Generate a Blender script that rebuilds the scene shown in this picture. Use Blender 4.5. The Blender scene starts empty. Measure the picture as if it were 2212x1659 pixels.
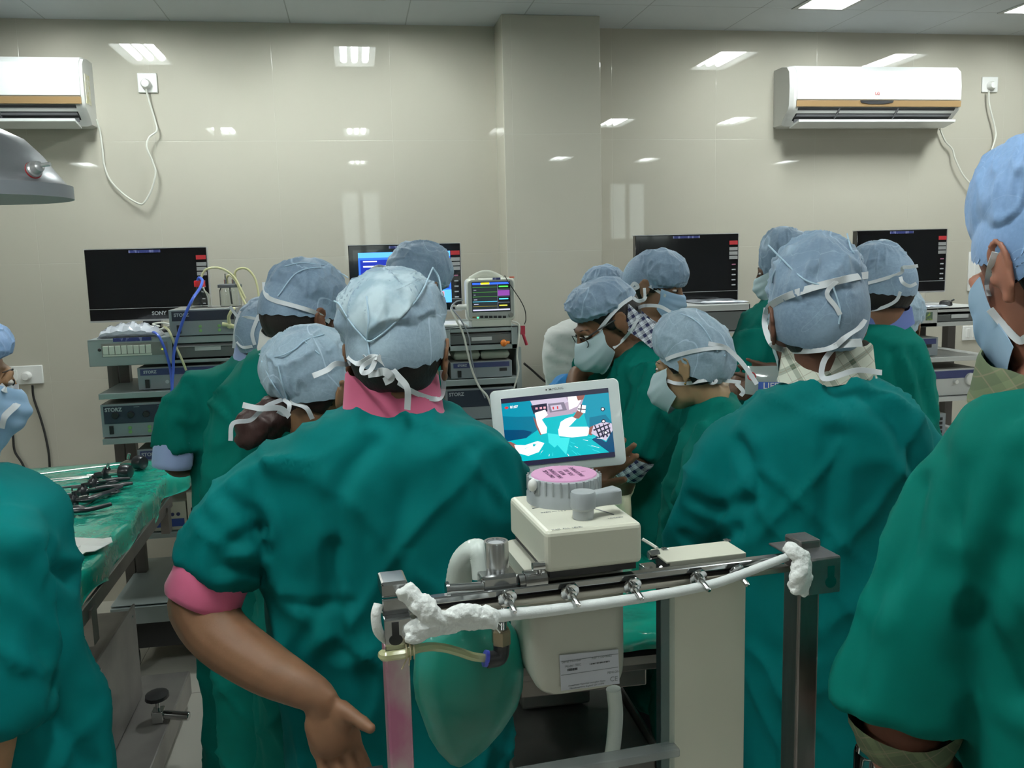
import bpy, bmesh, math, random
import numpy as np
from mathutils import Vector, Matrix
from mathutils.bvhtree import BVHTree
random.seed(7)
C = bpy.context.scene.collection
sc = bpy.context.scene
# ---------------------------------------------------------------- camera
CAMH, FPX, PCX, PCY = 1.79, 1950.0, 1106.0, 829.5
_y, _p, _r = [math.radians(a) for a in (9.61, 8.19, 1.44)]
FW = Vector((math.sin(_y)*math.cos(_p), math.cos(_y)*math.cos(_p), -math.sin(_p)))
_r0 = Vector((math.cos(_y), -math.sin(_y), 0)); _u0 = _r0.cross(FW)
RT = math.cos(_r)*_r0 - math.sin(_r)*_u0
UP = math.sin(_r)*_r0 + math.cos(_r)*_u0
CAM = Vector((0, 0, CAMH))
cam = bpy.data.cameras.new('camera'); camo = bpy.data.objects.new('camera', cam); C.objects.link(camo)
m = Matrix((RT, UP, -FW)).transposed().to_4x4(); m.translation = CAM
camo.matrix_world = m
cam.sensor_width = 36.0; cam.lens = FPX/2212*36.0; cam.clip_start = 0.05
sc.camera = camo
# ---------------------------------------------------------------- world, exposure
w = bpy.data.worlds.new('world'); sc.world = w; w.use_nodes = True
w.node_tree.nodes['Background'].inputs[0].default_value = (0.75, 0.85, 1.0, 1)
w.node_tree.nodes['Background'].inputs[1].default_value = 0.02
sc.view_settings.view_transform = 'Standard'; sc.view_settings.look = 'None'
sc.view_settings.gamma = 1.0; sc.view_settings.use_curve_mapping = False
sc.view_settings.exposure = 0.0
LAMP_POWER = 76.0        # emission strength of the fluorescent tubes
try:
    sc.cycles.max_bounces = 8; sc.cycles.diffuse_bounces = 4; sc.cycles.glossy_bounces = 4
    sc.cycles.transmission_bounces = 8; sc.cycles.transparent_max_bounces = 12
    sc.cycles.sample_clamp_indirect = 6.0; sc.cycles.caustics_refractive = False; sc.cycles.caustics_reflective = False
except Exception: pass

def ray(px, py): return RT*((px-PCX)/FPX) + UP*((PCY-py)/FPX) + FW
def at(px, py, Y):
    d = ray(px, py); return CAM + d*(Y/d.y)
def atz(px, py, Z):
    d = ray(px, py); return CAM + d*((Z-CAMH)/d.z)
def pxm(P):                       # metres per pixel at a point
    return (Vector(P)-CAM).dot(FW)/FPX
def fr(x0, y0, x1, y1, Y):        # world rectangle of a frontal face seen between these image corners
    a = at(x0, y0, Y); b = at(x1, y0, Y); c = at(x0, y1, Y); d = at(x1, y1, Y)
    return (a.x+c.x)/2, (b.x+d.x)/2, (c.z+d.z)/2, (a.z+b.z)/2     # X0,X1,Z0,Z1

# ---------------------------------------------------------------- materials
MATS = {}
def mat(name, col=(.8,.8,.8), rough=.5, metal=0.0, spec=.5, coat=0.0, emit=None, estr=0.0, trans=0.0, alpha=1.0, ior=1.5, sheen=0.0, bump=None, vary=None, coatr=.03):
    if name in MATS: return MATS[name]
    M = bpy.data.materials.new(name); M.use_nodes = True
    nt = M.node_tree; b = nt.nodes['Principled BSDF']
    b.inputs['Base Color'].default_value = (*col, 1); b.inputs['Roughness'].default_value = rough
    b.inputs['Metallic'].default_value = metal; b.inputs['Specular IOR Level'].default_value = spec
    b.inputs['IOR'].default_value = ior
    b.inputs['Coat Weight'].default_value = coat; b.inputs['Coat Roughness'].default_value = coatr
    b.inputs['Transmission Weight'].default_value = trans; b.inputs['Alpha'].default_value = alpha
    b.inputs['Sheen Weight'].default_value = sheen
    if emit: b.inputs['Emission Color'].default_value = (*emit, 1); b.inputs['Emission Strength'].default_value = estr
    tc = None
    if bump or vary:
        tc = nt.nodes.new('ShaderNodeTexCoord')
    if vary:      # (scale, second colour, low, high, stretch)
        sc_, c2, lo, hi = vary[:4]; st = vary[4] if len(vary) > 4 else (1,1,1)
        mp = nt.nodes.new('ShaderNodeMapping'); mp.inputs['Scale'].default_value = st
        nt.links.new(tc.outputs['Object'], mp.inputs[0])
        n = nt.nodes.new('ShaderNodeTexNoise'); n.inputs['Scale'].default_value = sc_; n.inputs['Detail'].default_value = 6
        nt.links.new(mp.outputs[0], n.inputs['Vector'])
        r = nt.nodes.new('ShaderNodeMapRange'); r.inputs[1].default_value = lo; r.inputs[2].default_value = hi
        nt.links.new(n.outputs['Fac'], r.inputs[0])
        mx = nt.nodes.new('ShaderNodeMix'); mx.data_type = 'RGBA'
        mx.inputs[6].default_value = (*col, 1); mx.inputs[7].default_value = (*c2, 1)
        nt.links.new(r.outputs[0], mx.inputs[0]); nt.links.new(mx.outputs[2], b.inputs['Base Color'])
    if bump:      # (scale, strength, distance, stretch)
        s_, st_, di = bump[:3]; stv = bump[3] if len(bump) > 3 else (1,1,1)
        mp = nt.nodes.new('ShaderNodeMapping'); mp.inputs['Scale'].default_value = stv
        nt.links.new(tc.outputs['Object'], mp.inputs[0])
        n = nt.nodes.new('ShaderNodeTexNoise'); n.inputs['Scale'].default_value = s_; n.inputs['Detail'].default_value = 5
        nt.links.new(mp.outputs[0], n.inputs['Vector'])
        bp = nt.nodes.new('ShaderNodeBump'); bp.inputs['Strength'].default_value = st_; bp.inputs['Distance'].default_value = di
        nt.links.new(n.outputs['Fac'], bp.inputs['Height']); nt.links.new(bp.outputs[0], b.inputs['Normal'])
    MATS[name] = M
    return M

def math_node(nt, op, a, b=None, c=None):
    n = nt.nodes.new('ShaderNodeMath'); n.operation = op
    for i, v in enumerate((a, b, c)):
        if v is None: continue
        if isinstance(v, (int, float)): n.inputs[i].default_value = v
        else: nt.links.new(v, n.inputs[i])
    return n.outputs[0]
def mix_col(nt, fac, a, b):
    mx = nt.nodes.new('ShaderNodeMix'); mx.data_type = 'RGBA'
    if isinstance(fac, (int, float)): mx.inputs[0].default_value = fac
    else: nt.links.new(fac, mx.inputs[0])
    for i, v in ((6, a), (7, b)):
        if isinstance(v, tuple): mx.inputs[i].default_value = (*v, 1)
        else: nt.links.new(v, mx.inputs[i])
    return mx.outputs[2]

def grid_mat(name, col, linecol, size, off, axes, lw, rough, spec, bumpd, mottle=None):
    """tiles: lines where world coordinate (axis) minus offset is a multiple of size"""
    M = bpy.data.materials.new(name); M.use_nodes = True; nt = M.node_tree; b = nt.nodes['Principled BSDF']
    g = nt.nodes.new('ShaderNodeNewGeometry'); sp = nt.nodes.new('ShaderNodeSeparateXYZ'); nt.links.new(g.outputs['Position'], sp.inputs[0])
    ds = []
    for ax, o in zip(axes, off):
        v = math_node(nt, 'SUBTRACT', sp.outputs[ax], o)
        v = math_node(nt, 'DIVIDE', v, size)
        v = math_node(nt, 'FRACT', math_node(nt, 'ADD', v, 100.5))
        v = math_node(nt, 'ABSOLUTE', math_node(nt, 'SUBTRACT', v, 0.5))
        ds.append(math_node(nt, 'MULTIPLY', v, size))
    d = math_node(nt, 'MINIMUM', ds[0], ds[1])
    line = nt.nodes.new('ShaderNodeMapRange'); line.interpolation_type = 'SMOOTHSTEP'
    line.inputs[1].default_value = lw*0.5; line.inputs[2].default_value = lw*1.3; line.inputs[3].default_value = 1; line.inputs[4].default_value = 0
    nt.links.new(d, line.inputs[0])
    base = col
    if mottle:
        n = nt.nodes.new('ShaderNodeTexNoise'); n.inputs['Scale'].default_value = mottle[0]; n.inputs['Detail'].default_value = 8
        nt.links.new(g.outputs['Position'], n.inputs['Vector'])
        base = mix_col(nt, n.outputs['Fac'], col, mottle[1])
    nt.links.new(mix_col(nt, line.outputs[0], base, linecol), b.inputs['Base Color'])
    b.inputs['Roughness'].default_value = rough; b.inputs['Specular IOR Level'].default_value = spec
    bp = nt.nodes.new('ShaderNodeBump'); bp.inputs['Strength'].default_value = 0.6; bp.inputs['Distance'].default_value = bumpd; bp.invert = True
    nt.links.new(line.outputs[0], bp.inputs['Height']); nt.links.new(bp.outputs[0], b.inputs['Normal'])
    MATS[name] = M
    return M

# ---------------------------------------------------------------- vectorised value noise
def _h(i, j, k, s):
    n = (i*374761393 + j*668265263 + k*2147483647*3 + s*1274126177) & 0xffffffff
    n = ((n ^ (n >> 13))*1274126177) & 0xffffffff
    return ((n ^ (n >> 16)) & 0xffff)/65535.0
def noise(P, s=0):
    P = np.asarray(P, float); I = np.floor(P).astype(np.int64); f = P-I; f = f*f*(3-2*f)
    out = 0
    for a in (0,1):
        wx = f[:,0] if a else 1-f[:,0]
        for b in (0,1):
            wy = f[:,1] if b else 1-f[:,1]
            for c in (0,1):
                wz = f[:,2] if c else 1-f[:,2]
                out = out + wx*wy*wz*_h(I[:,0]+a, I[:,1]+b, I[:,2]+c, s)
    return out
def fbm(P, s=0, o=3):
    t = 0; a = 1; A = 0
    for i in range(o):
        t = t + a*noise(P*(2**i)+i*17.3, s+i); A += a; a *= .5
    return t/A
def ridge(P, s=0): return 1-np.abs(2*noise(P, s)-1)

# ---------------------------------------------------------------- mesh builder
def frame(d):
    d = Vector(d).normalized(); a = Vector((0,0,1)) if abs(d.z) < .9 else Vector((1,0,0))
    x = d.cross(a).normalized(); y = d.cross(x).normalized()      # x,y perpendicular to d
    return x, y
class MB:
    def __init__(s): s.v = []; s.f = []; s.m = []; s.mi = 0
    def add(s, vs, fs):
        o = len(s.v); s.v += [tuple(v) for v in vs]; s.f += [tuple(i+o for i in f) for f in fs]; s.m += [s.mi]*len(fs); return s
    def box(s, c, d, rot=None):           # centre, full size
        c = Vector(c); h = Vector(d)/2; vs = []
        for x in (-1,1):
            for y in (-1,1):
                for z in (-1,1):
                    p = Vector((x*h.x, y*h.y, z*h.z))
                    if rot is not None: p = rot @ p
                    vs.append(c+p)
        return s.add(vs, [(0,1,3,2),(4,6,7,5),(0,4,5,1),(2,3,7,6),(0,2,6,4),(1,5,7,3)])
    def bx(s, x0, x1, y0, y1, z0, z1): return s.box(((x0+x1)/2,(y0+y1)/2,(z0+z1)/2), (x1-x0,y1-y0,z1-z0))
    def loft(s, rings, cap=True, close=True):
        n = len(rings[0]); vs = [p for r in rings for p in r]; fs = []
        for i in range(len(rings)-1):
            for j in range(n if close else n-1):
                k = (j+1) % n; fs.append((i*n+j, i*n+k, (i+1)*n+k, (i+1)*n+j))
        if cap and close: fs.append(tuple(range(n-1,-1,-1))); b = (len(rings)-1)*n; fs.append(tuple(range(b,b+n)))
        return s.add(vs, fs)
    def tube(s, pts, r, n=12, cap=True, flat=1.0, up=None):
        pts = [Vector(p) for p in pts]; rs = r if isinstance(r, (list,tuple)) else [r]*len(pts); rings = []; X = None
        for i, p in enumerate(pts):
            d = (pts[min(i+1,len(pts)-1)] - pts[max(i-1,0)]).normalized()
            if X is None: X = (Vector(up).cross(d).normalized() if up is not None else frame(d)[0])
            X = (X - d*X.dot(d)).normalized(); Yv = d.cross(X)
            rings.append([p + X*(rs[i]*math.cos(2*math.pi*k/n)) + Yv*(rs[i]*flat*math.sin(2*math.pi*k/n)) for k in range(n)])
        return s.loft(rings, cap)
    def cyl(s, a, b, r, r2=None, n=24): return s.tube([a,b], [r, r if r2 is None else r2], n)
    def ell(s, c, r, M=None, n=16, k=10):
        c = Vector(c); M = M or Matrix.Identity(3); vs = [c + M @ Vector((0,0,r[2]))]
        for i in range(1,k):
            t = math.pi*i/k
            for j in range(n):
                a = 2*math.pi*j/n; vs.append(c + M @ Vector((r[0]*math.sin(t)*math.cos(a), r[1]*math.sin(t)*math.sin(a), r[2]*math.cos(t))))
        vs.append(c - M @ Vector((0,0,r[2]))); fs = []
        for j in range(n):
            fs.append((0, 1+j, 1+(j+1)%n)); L = len(vs)-1; b = 1+(k-2)*n; fs.append((L, b+(j+1)%n, b+j))
        for i in range(k-2):
            for j in range(n): q = 1+i*n; fs.append((q+j, q+n+j, q+n+(j+1)%n, q+(j+1)%n))
        return s.add(vs, fs)
    def lathe(s, o, prof, axis=(0,0,1), n=32, cap=True):     # prof: (r, h)
        o = Vector(o); A = Vector(axis).normalized(); X, Yv = frame(A)
        return s.loft([[o + A*h + X*(max(r,1e-5)*math.cos(2*math.pi*k/n)) + Yv*(max(r,1e-5)*math.sin(2*math.pi*k/n)) for k in range(n)] for r, h in prof], cap)
    def prism(s, poly, a, b):             # poly as list of 3D points, extruded from offset a to offset b (vectors)
        a = Vector(a); b = Vector(b); return s.loft([[Vector(p)+a for p in poly], [Vector(p)+b for p in poly]])
    def build(s, name, mats, parent=None, smooth=40, bevel=0, seg=2, mods=None):
        me = bpy.data.meshes.new(name)
        w0 = WORLD.get(parent.name, Vector((0,0,0))) if parent else Vector((0,0,0))
        me.from_pydata([(v[0]-w0[0], v[1]-w0[1], v[2]-w0[2]) for v in s.v], [], s.f); me.update()
        bm = bmesh.new(); bm.from_mesh(me); bmesh.ops.recalc_face_normals(bm, faces=bm.faces); bm.to_mesh(me); bm.free()
        if not isinstance(mats, (list,tuple)): mats = [mats]
        for m_ in mats: me.materials.append(m_)
        if len(mats) > 1: me.polygons.foreach_set('material_index', s.m)
        if smooth:
            me.shade_smooth(); me.set_sharp_from_angle(angle=math.radians(smooth))
        o = bpy.data.objects.new(name, me); C.objects.link(o)
        if parent: o.parent = parent; WORLD[o.name] = w0
        if bevel:
            bv = o.modifiers.new('bevel', 'BEVEL'); bv.width = bevel; bv.segments = seg; bv.limit_method = 'ANGLE'; bv.angle_limit = math.radians(50)
        return o
WORLD = {}
def tag(o, label, cat, group=None, kind=None):
    if label: o['label'] = label
    if cat: o['category'] = cat
    if group: o['group'] = group
    if kind: o['kind'] = kind
    return o
def thing(name, label, cat, loc, group=None):
    o = bpy.data.objects.new(name, None); o.empty_display_size = .05; C.objects.link(o); o.location = loc; WORLD[o.name] = Vector(loc)
    return tag(o, label, cat, group)
def struct(o): o['kind'] = 'structure'; return o
def plab(o, label): o['label'] = label; return o

def text_mesh(body, size, origin, right, up, depth=.0006, align='CENTER', bold=0.0, wscale=1.0):
    cu = bpy.data.curves.new('text', 'FONT'); cu.body = body; cu.size = size; cu.align_x = align; cu.align_y = 'CENTER'; cu.extrude = depth; cu.offset = bold
    cu.resolution_u = 3
    o = bpy.data.objects.new('text', cu); C.objects.link(o); dg = bpy.context.evaluated_depsgraph_get(); dg.update()
    me = bpy.data.meshes.new_from_object(o.evaluated_get(dg)); bpy.data.objects.remove(o)
    R_ = Vector(right).normalized(); U = Vector(up).normalized(); N = R_.cross(U)
    vs = [Vector(origin) + R_*v.co.x*wscale + U*v.co.y + N*v.co.z for v in me.vertices]; fs = [tuple(p.vertices) for p in me.polygons]
    bpy.data.meshes.remove(me); return vs, fs
def text(body, size, origin, right, up, m_, name, parent, **k):
    b = MB(); b.add(*text_mesh(body, size, origin, right, up, **k)); return b.build(name, m_, parent, smooth=0)

def catmull(pts, n=8):
    P = [Vector(p) for p in pts]; P = [P[0]*2-P[1]] + P + [P[-1]*2-P[-2]]; out = []
    for i in range(1, len(P)-2):
        a,b,c,d = P[i-1],P[i],P[i+1],P[i+2]
        for k in range(n):
            t = k/n; out.append(.5*((2*b)+(c-a)*t+(2*a-5*b+4*c-d)*t*t+(3*b-a-3*c+d)*t**3))
    out.append(P[-2]); return out
def remeshed(b, voxel, smooth_it=4, fac=.5):
    """voxel union of the closed pieces in b, returned as (Nx3 array, faces)"""
    me = bpy.data.meshes.new('tmp'); me.from_pydata(b.v, [], b.f); me.update()
    bm = bmesh.new(); bm.from_mesh(me); bmesh.ops.recalc_face_normals(bm, faces=bm.faces); bm.to_mesh(me); bm.free()
    o = bpy.data.objects.new('tmp', me); C.objects.link(o)
    r = o.modifiers.new('r', 'REMESH'); r.mode = 'VOXEL'; r.voxel_size = voxel; r.adaptivity = 0
    if smooth_it: s_ = o.modifiers.new('s', 'SMOOTH'); s_.factor = fac; s_.iterations = smooth_it
    dg = bpy.context.evaluated_depsgraph_get(); dg.update()
    m2 = bpy.data.meshes.new_from_object(o.evaluated_get(dg)); bpy.data.objects.remove(o); bpy.data.meshes.remove(me)
    return m2
def mesh_np(me):
    n = len(me.vertices); a = np.empty(n*3); me.vertices.foreach_get('co', a); nn = np.empty(n*3); me.vertices.foreach_get('normal', nn)
    return a.reshape(-1,3), nn.reshape(-1,3)
def link_mesh(me, name, mats, parent, shift=True):
    if not isinstance(mats, (list,tuple)): mats = [mats]
    w0 = WORLD.get(parent.name, Vector((0,0,0))) if parent else Vector((0,0,0))
    a, _ = mesh_np(me); a = a - np.array(w0); me.vertices.foreach_set('co', a.ravel()); me.update()
    me.materials.clear()
    for m_ in mats: me.materials.append(m_)
    me.shade_smooth(); me.name = name
    o = bpy.data.objects.new(name, me); C.objects.link(o)
    if parent: o.parent = parent; WORLD[o.name] = w0
    return o
# ================================================================ ROOM
WY, XL, XR, YB, ZC = 4.94, -4.2, 7.2, -3.7, 2.985
wall_m = grid_mat('polished_wall_tile', (.50,.475,.405), (.55,.53,.46), .60, (.232, 0.0), (0,2), .0014, .018, .55, .0006, (3.0,(.53,.505,.43)))
wall_s = grid_mat('polished_side_tile', (.50,.475,.405), (.55,.53,.46), .60, (.1, 0.0), (1,2), .0014, .018, .55, .0006, (3.0,(.53,.505,.43)))
floor_m = grid_mat('floor_tile', (.66,.63,.56), (.30,.28,.24), .60, (-.44, .15), (0,1), .0022, .16, .5, .0006, (6.0,(.70,.67,.60)))
rear_m = mat('rear_wall_low_bounce', (.22,.21,.19), rough=.6)  # unseen walls given a dark colour to cut bounce light on the gowns
ceil_m = grid_mat('ceiling_tile', (.52,.55,.57), (.34,.36,.37), .585, (2.075, 4.476), (0,1), .0030, .75, .3, .0015, (14.0,(.50,.53,.555)))
b = MB(); b.bx(XL,XR,YB,WY+.1,-.1,0); struct(b.build('floor', floor_m, smooth=0))
b = MB(); b.bx(XL,XR,WY,WY+.1,0,ZC); struct(b.build('wall_back', wall_m, smooth=0))
b = MB(); b.bx(.786,1.298,4.69,WY,0,ZC); struct(b.build('trim_1', wall_m, smooth=0, bevel=.003))
b = MB(); b.bx(XL-.1,XL,YB,WY,0,ZC); struct(b.build('wall_left', wall_s, smooth=0))
b = MB(); b.bx(XR,XR+.1,YB,WY,0,ZC); struct(b.build('wall_right', rear_m, smooth=0))
b = MB(); b.bx(XL,XR,YB-.1,YB,0,ZC); struct(b.build('wall_front', rear_m, smooth=0))
# ceiling with openings for the recessed lamps
LAMPS = [(-1.15,4.18),(.06,4.18),(2.385,4.18),(3.545,4.18),(-1.15,.92),(.08,.86),(2.47,1.45),(3.62,1.55),(-3.2,1.0),(5.6,1.5),  # last two on this line are unseen lamps added for fill
         (-3.15,-2.0),(.1,-2.0),(2.66,-2.2),(3.9,-1.95),(6.1,-2.4)]
LW, LL = .25, .56
xs = sorted({XL, XR} | {x-LW/2 for x,_ in LAMPS} | {x+LW/2 for x,_ in LAMPS}); ys = sorted({YB, WY} | {y-LL/2 for _,y in LAMPS} | {y+LL/2 for _,y in LAMPS})
b = MB()
idx = {}
for i, x in enumerate(xs):
    for j, y in enumerate(ys): idx[i,j] = len(b.v); b.v.append((x,y,ZC))
for i in range(len(xs)-1):
    for j in range(len(ys)-1):
        mx, my = (xs[i]+xs[i+1])/2, (ys[j]+ys[j+1])/2
        if any(abs(mx-x) < LW/2 and abs(my-y) < LL/2 for x,y in LAMPS): continue
        b.f.append((idx[i,j], idx[i,j+1], idx[i+1,j+1], idx[i+1,j])); b.m.append(0)
b2 = MB(); b2.bx(XL,XR,YB,WY,ZC+.16,ZC+.2); b.add(b2.v, b2.f)
struct(b.build('ceiling', ceil_m, smooth=0))
tube_m = mat('lamp_tube', (1,1,1), emit=(.93,1.0,.97), estr=LAMP_POWER)
refl_m = mat('lamp_reflector', (.85,.86,.86), rough=.35, spec=.5)
frame_m = mat('lamp_frame', (.42,.43,.42), rough=.5)
LABS = ['recessed ceiling light above the left air conditioner, its lit tubes mirrored in the back wall',
 'recessed ceiling light above the middle television, outside the picture','recessed ceiling light at the top of the photo left of the right air conditioner',
 'recessed ceiling light in the far top right corner of the photo','recessed ceiling light over the left operating table','recessed ceiling light over the person with the pink collar',
 'recessed ceiling light over the person in the checked collar','recessed ceiling light over the person with the ear showing at the right edge','unseen recessed ceiling light added for fill near the left wall',
 'unseen recessed ceiling light added for fill near the right wall','recessed ceiling light in the rear left corner','recessed ceiling light behind the camera to the left','recessed ceiling light behind the camera',
 'recessed ceiling light behind the camera to the right','recessed ceiling light in the rear right corner']
tube_dim = mat('lamp_tube_dimmed', (1,1,1), emit=(.93,1.0,.97), estr=LAMP_POWER*.3)  # rear row turned down so the gown backs get less flat fill
def lamp(x, y, lab):
    t = thing('ceiling_light', lab, 'ceiling light', (x,y,ZC), 'recessed ceiling lights')
    b = MB(); h = .07; w2, l2 = LW/2, LL/2
    b.bx(x-w2,x+w2,y-l2,y+l2,ZC+h,ZC+h+.004); b.bx(x-w2,x-w2+.003,y-l2,y+l2,ZC,ZC+h); b.bx(x+w2-.003,x+w2,y-l2,y+l2,ZC,ZC+h)
    b.bx(x-w2,x+w2,y-l2,y-l2+.003,ZC,ZC+h); b.bx(x-w2,x+w2,y+l2-.003,y+l2,ZC,ZC+h); b.build('reflector', refl_m, t, smooth=0)
    b = MB(); f = .018
    b.bx(x-w2-f,x-w2+.006,y-l2-f,y+l2+f,ZC-.006,ZC); b.bx(x+w2-.006,x+w2+f,y-l2-f,y+l2+f,ZC-.006,ZC)
    b.bx(x-w2,x+w2,y-l2-f,y-l2+.006,ZC-.006,ZC); b.bx(x-w2,x+w2,y+l2-.006,y+l2+f,ZC-.006,ZC); b.build('frame', frame_m, t, smooth=0, bevel=.001)
    for k in (-1,0,1):
        b = MB(); b.tube([(x+k*.066,y-.235,ZC+.028),(x+k*.066,y+.235,ZC+.028)], .020, 12); b.build('tube', tube_m, t)
    return t
t0 = lamp(*LAMPS[0], LABS[0])
dim_meshes = {}
def dim_of(me):
    if me.name not in dim_meshes: m2 = me.copy(); m2.materials[0] = tube_dim; dim_meshes[me.name] = m2
    return dim_meshes[me.name]
for (x,y), lb in zip(LAMPS[1:], LABS[1:]):
    r = t0.copy(); C.objects.link(r); r.location = (x,y,ZC); r['label'] = lb
    for ch in list(t0.children):
        c = ch.copy(); C.objects.link(c); c.parent = r
        if y < -1 and c.name.startswith('tube'): c.data = dim_of(c.data)

# frosted double doors behind the camera, mirrored in the wall tiles
glow_m = mat('frosted_glass_lit', (.8,.85,.85), rough=.4, emit=(.85,1.0,.95), estr=2.2); dfr = mat('door_frame', (.35,.35,.33), rough=.5)
for n, (cx, z0, z1, s) in enumerate(((.13,1.75,2.72,1.0),(4.15,1.95,2.8,1.0))):
    b = MB(); b.bx(cx-.42,cx+.42,YB,YB+.04,0,2.85); d = struct(b.build('door_%d' % (n+1), dfr, smooth=0))
    for k in (-1,1):
        b = MB(); b.bx(cx+k*.15-.11,cx+k*.15+.11,YB+.04,YB+.05,z0,z1); b.build('glass_panel', glow_m, d, smooth=0)
# ---------------------------------------------------------------- air conditioners
ac_w = mat('air_conditioner_white', (.80,.82,.82), rough=.22, coat=.3); ac_g = mat('air_conditioner_gold', (.42,.27,.13), rough=.35, metal=.4)
dark = mat('dark_plastic', (.02,.02,.022), rough=.4); ac_v = mat('vent_grey', (.13,.13,.14), rough=.5)
ac_s = mat('air_conditioner_side', (.62,.62,.60), rough=.4); sil = mat('silver_plastic', (.55,.55,.56), rough=.3, metal=.5); red_m = mat('red_print', (.55,.03,.04), rough=.5)
def ac(x0, x1, z0, z1, lab):
    t = thing('air_conditioner', lab, 'air conditioner', ((x0+x1)/2, WY, z0), 'wall mounted air conditioners')
    H = z1-z0
    def ring(x, pr): return [Vector((x, WY-d, z0+h)) for d, h in pr]
    prof = [(0,.0),(.0,H),(.10,H),(.165,H-.012),(.195,H-.04),(.205,H*.62),(.200,H*.30),(.185,H*.22),(.13,.035),(.10,.0)]
    b = MB()
    rr = [ring(x0, [(d*.93, .008+h*.965) for d,h in prof]), ring(x0+.02, prof), ring(x1-.02, prof), ring(x1, [(d*.93, .008+h*.965) for d,h in prof])]
    b.loft(rr); b.build('casing', ac_s, t, smooth=30)
    b = MB(); pp = [(.10,H+.003),(.166,H-.009),(.199,H-.038),(.210,H*.62),(.208,H*.40),(.198,H*.40),(.19,H-.05),(.10,H-.01)]
    b.loft([ring(x0+.035, pp), ring(x1-.012, pp)]); b.build('front_panel', ac_w, t, smooth=30, bevel=.003)
    b = MB(); pp = [(.209,H*.385),(.206,H*.285),(.19,H*.285),(.19,H*.385)]
    b.loft([ring(x0+.035, pp), ring(x1-.012, pp)]); b.build('gold_strip', ac_g, t, smooth=0)
    b = MB(); pp = [(.2,H*.27),(.192,H*.24),(.10,.01),(.11,.06)]
    b.loft([ring(x0+.05, pp), ring(x1-.04, pp)]); plab(b.build('air_outlet', dark, t, smooth=0), 'dark open air outlet')
    for k in range(3):
        b = MB(); q = .03+.022*k; pp = [(.196-.026*k,H*.235-.02*k),(.189-.026*k,H*.235-.030*k),(.180-.026*k,H*.225-.026*k)]
        b.loft([ring(x0+.055, pp), ring(x1-.045, pp)]); b.build('vane', ac_v, t, smooth=0)
    for k in (.28,.62):
        xx = x0+(x1-x0)*k; b = MB(); b.loft([ring(xx-.003,[(.207,H*.26),(.195,H*.20),(.115,.01),(.15,.06)]), ring(xx+.003,[(.207,H*.26),(.195,H*.20),(.115,.01),(.15,.06)])]); b.build('divider', ac_v, t, smooth=0)
    b = MB(); pp = [(.215,.022),(.213,.008),(.11,-.012),(.10,-.006)]
    b.loft([ring(x0+.045, pp), ring(x1-.045, pp)]); b.build('louvre', ac_w, t, smooth=0, bevel=.002)
    b = MB(); xm = (x0+x1)/2
    b.prism([Vector((xm-.11+.0,WY-.209,z0+H*.385)),Vector((xm+.09,WY-.209,z0+H*.385)),Vector((xm+.085,WY-.208,z0+H*.35)),Vector((xm+.03,WY-.208,z0+H*.325)),Vector((xm-.05,WY-.208,z0+H*.325)),Vector((xm-.105,WY-.208,z0+H*.35))],(0,0,0),(0,-.004,0))
    b.build('display_window', dark, t, smooth=0)
    text('LG', .022, (xm-.01, WY-.2125, z0+H*.50), (1,0,0), (0,0,1), red_m, 'logo', t)
    return t
A1 = ac(2.375, 3.41, 2.455, 2.775, 'white wall air conditioner with gold strip on the right half of the back wall')
A2 = ac(-2.26, -1.235, 2.46, 2.78, 'white wall air conditioner with gold strip cut off by the left edge of the photo')
b = MB(); b.bx(-1.2355,-1.2335,4.78,4.86,2.56,2.70); plab(b.build('energy_label', mat('label_yellow', (.62,.58,.35), rough=.6, vary=(40,(.75,.74,.66),.4,.6)), A2, smooth=0), 'yellow and white sticker on its side')
# ---------------------------------------------------------------- sockets and flexes
plate_m = mat('socket_plate', (.80,.80,.78), rough=.3, coat=.2); flex_w = mat('white_flex', (.68,.68,.62), rough=.45); flex_b = mat('black_flex', (.02,.02,.02), rough=.5)
def socket(x0, x1, z0, z1, lab, plugs=(), rock=(), Y=WY, grp=None):
    t = thing('wall_socket', lab, 'socket', ((x0+x1)/2, Y, z0), grp)
    b = MB(); b.bx(x0,x1,Y-.012,Y,z0,z1); b.build('plate', plate_m, t, bevel=.004)
    for u in rock:
        xx = x0+(x1-x0)*u; b = MB(); b.bx(xx-.011,xx+.011,Y-.017,Y-.011,z0+(z1-z0)*.2,z0+(z1-z0)*.8); b.build('switch', plate_m, t, bevel=.002)
    for u, v in plugs:
        xx = x0+(x1-x0)*u; zz = z0+(z1-z0)*v; b = MB()
        b.lathe((xx, Y-.012, zz), [(.024,0),(.024,.02),(.018,.034),(.004,.036)], (0,-1,0), 20); b.build('plug', plate_m, t)
    return t
socket(-1.026,-.932,2.636,2.732,'square white socket with plug beside the left air conditioner',[(.45,.42)], grp=None)
socket(3.672,3.775,2.66,2.748,'square white socket with plug right of the right air conditioner',[(.5,.42)])
socket(-1.80,-1.600,1.192,1.288,'long white switch plate low on the wall behind the masked person at the left edge',[(.62,.45)],(.14,.34))
socket(3.64,3.80,1.50,1.735,'tall white switch plate beside the face at the right edge',[],(.3,.7))
socket(-1.06,-.95,1.19,1.29,'white switch plate seen through the gap of the left cart',[],(.3,.7))
socket(-.92,-.81,1.20,1.30,'white socket with black leads behind the left cart',[(.35,.45)],(.8,))
def flex(pts, r, m_, name, lab, cat='cable'):
    b = MB(); b.tube(catmull(pts, 8), r, 8); return tag(b.build(name, m_, None), lab, cat)
W = WY-.006
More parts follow.
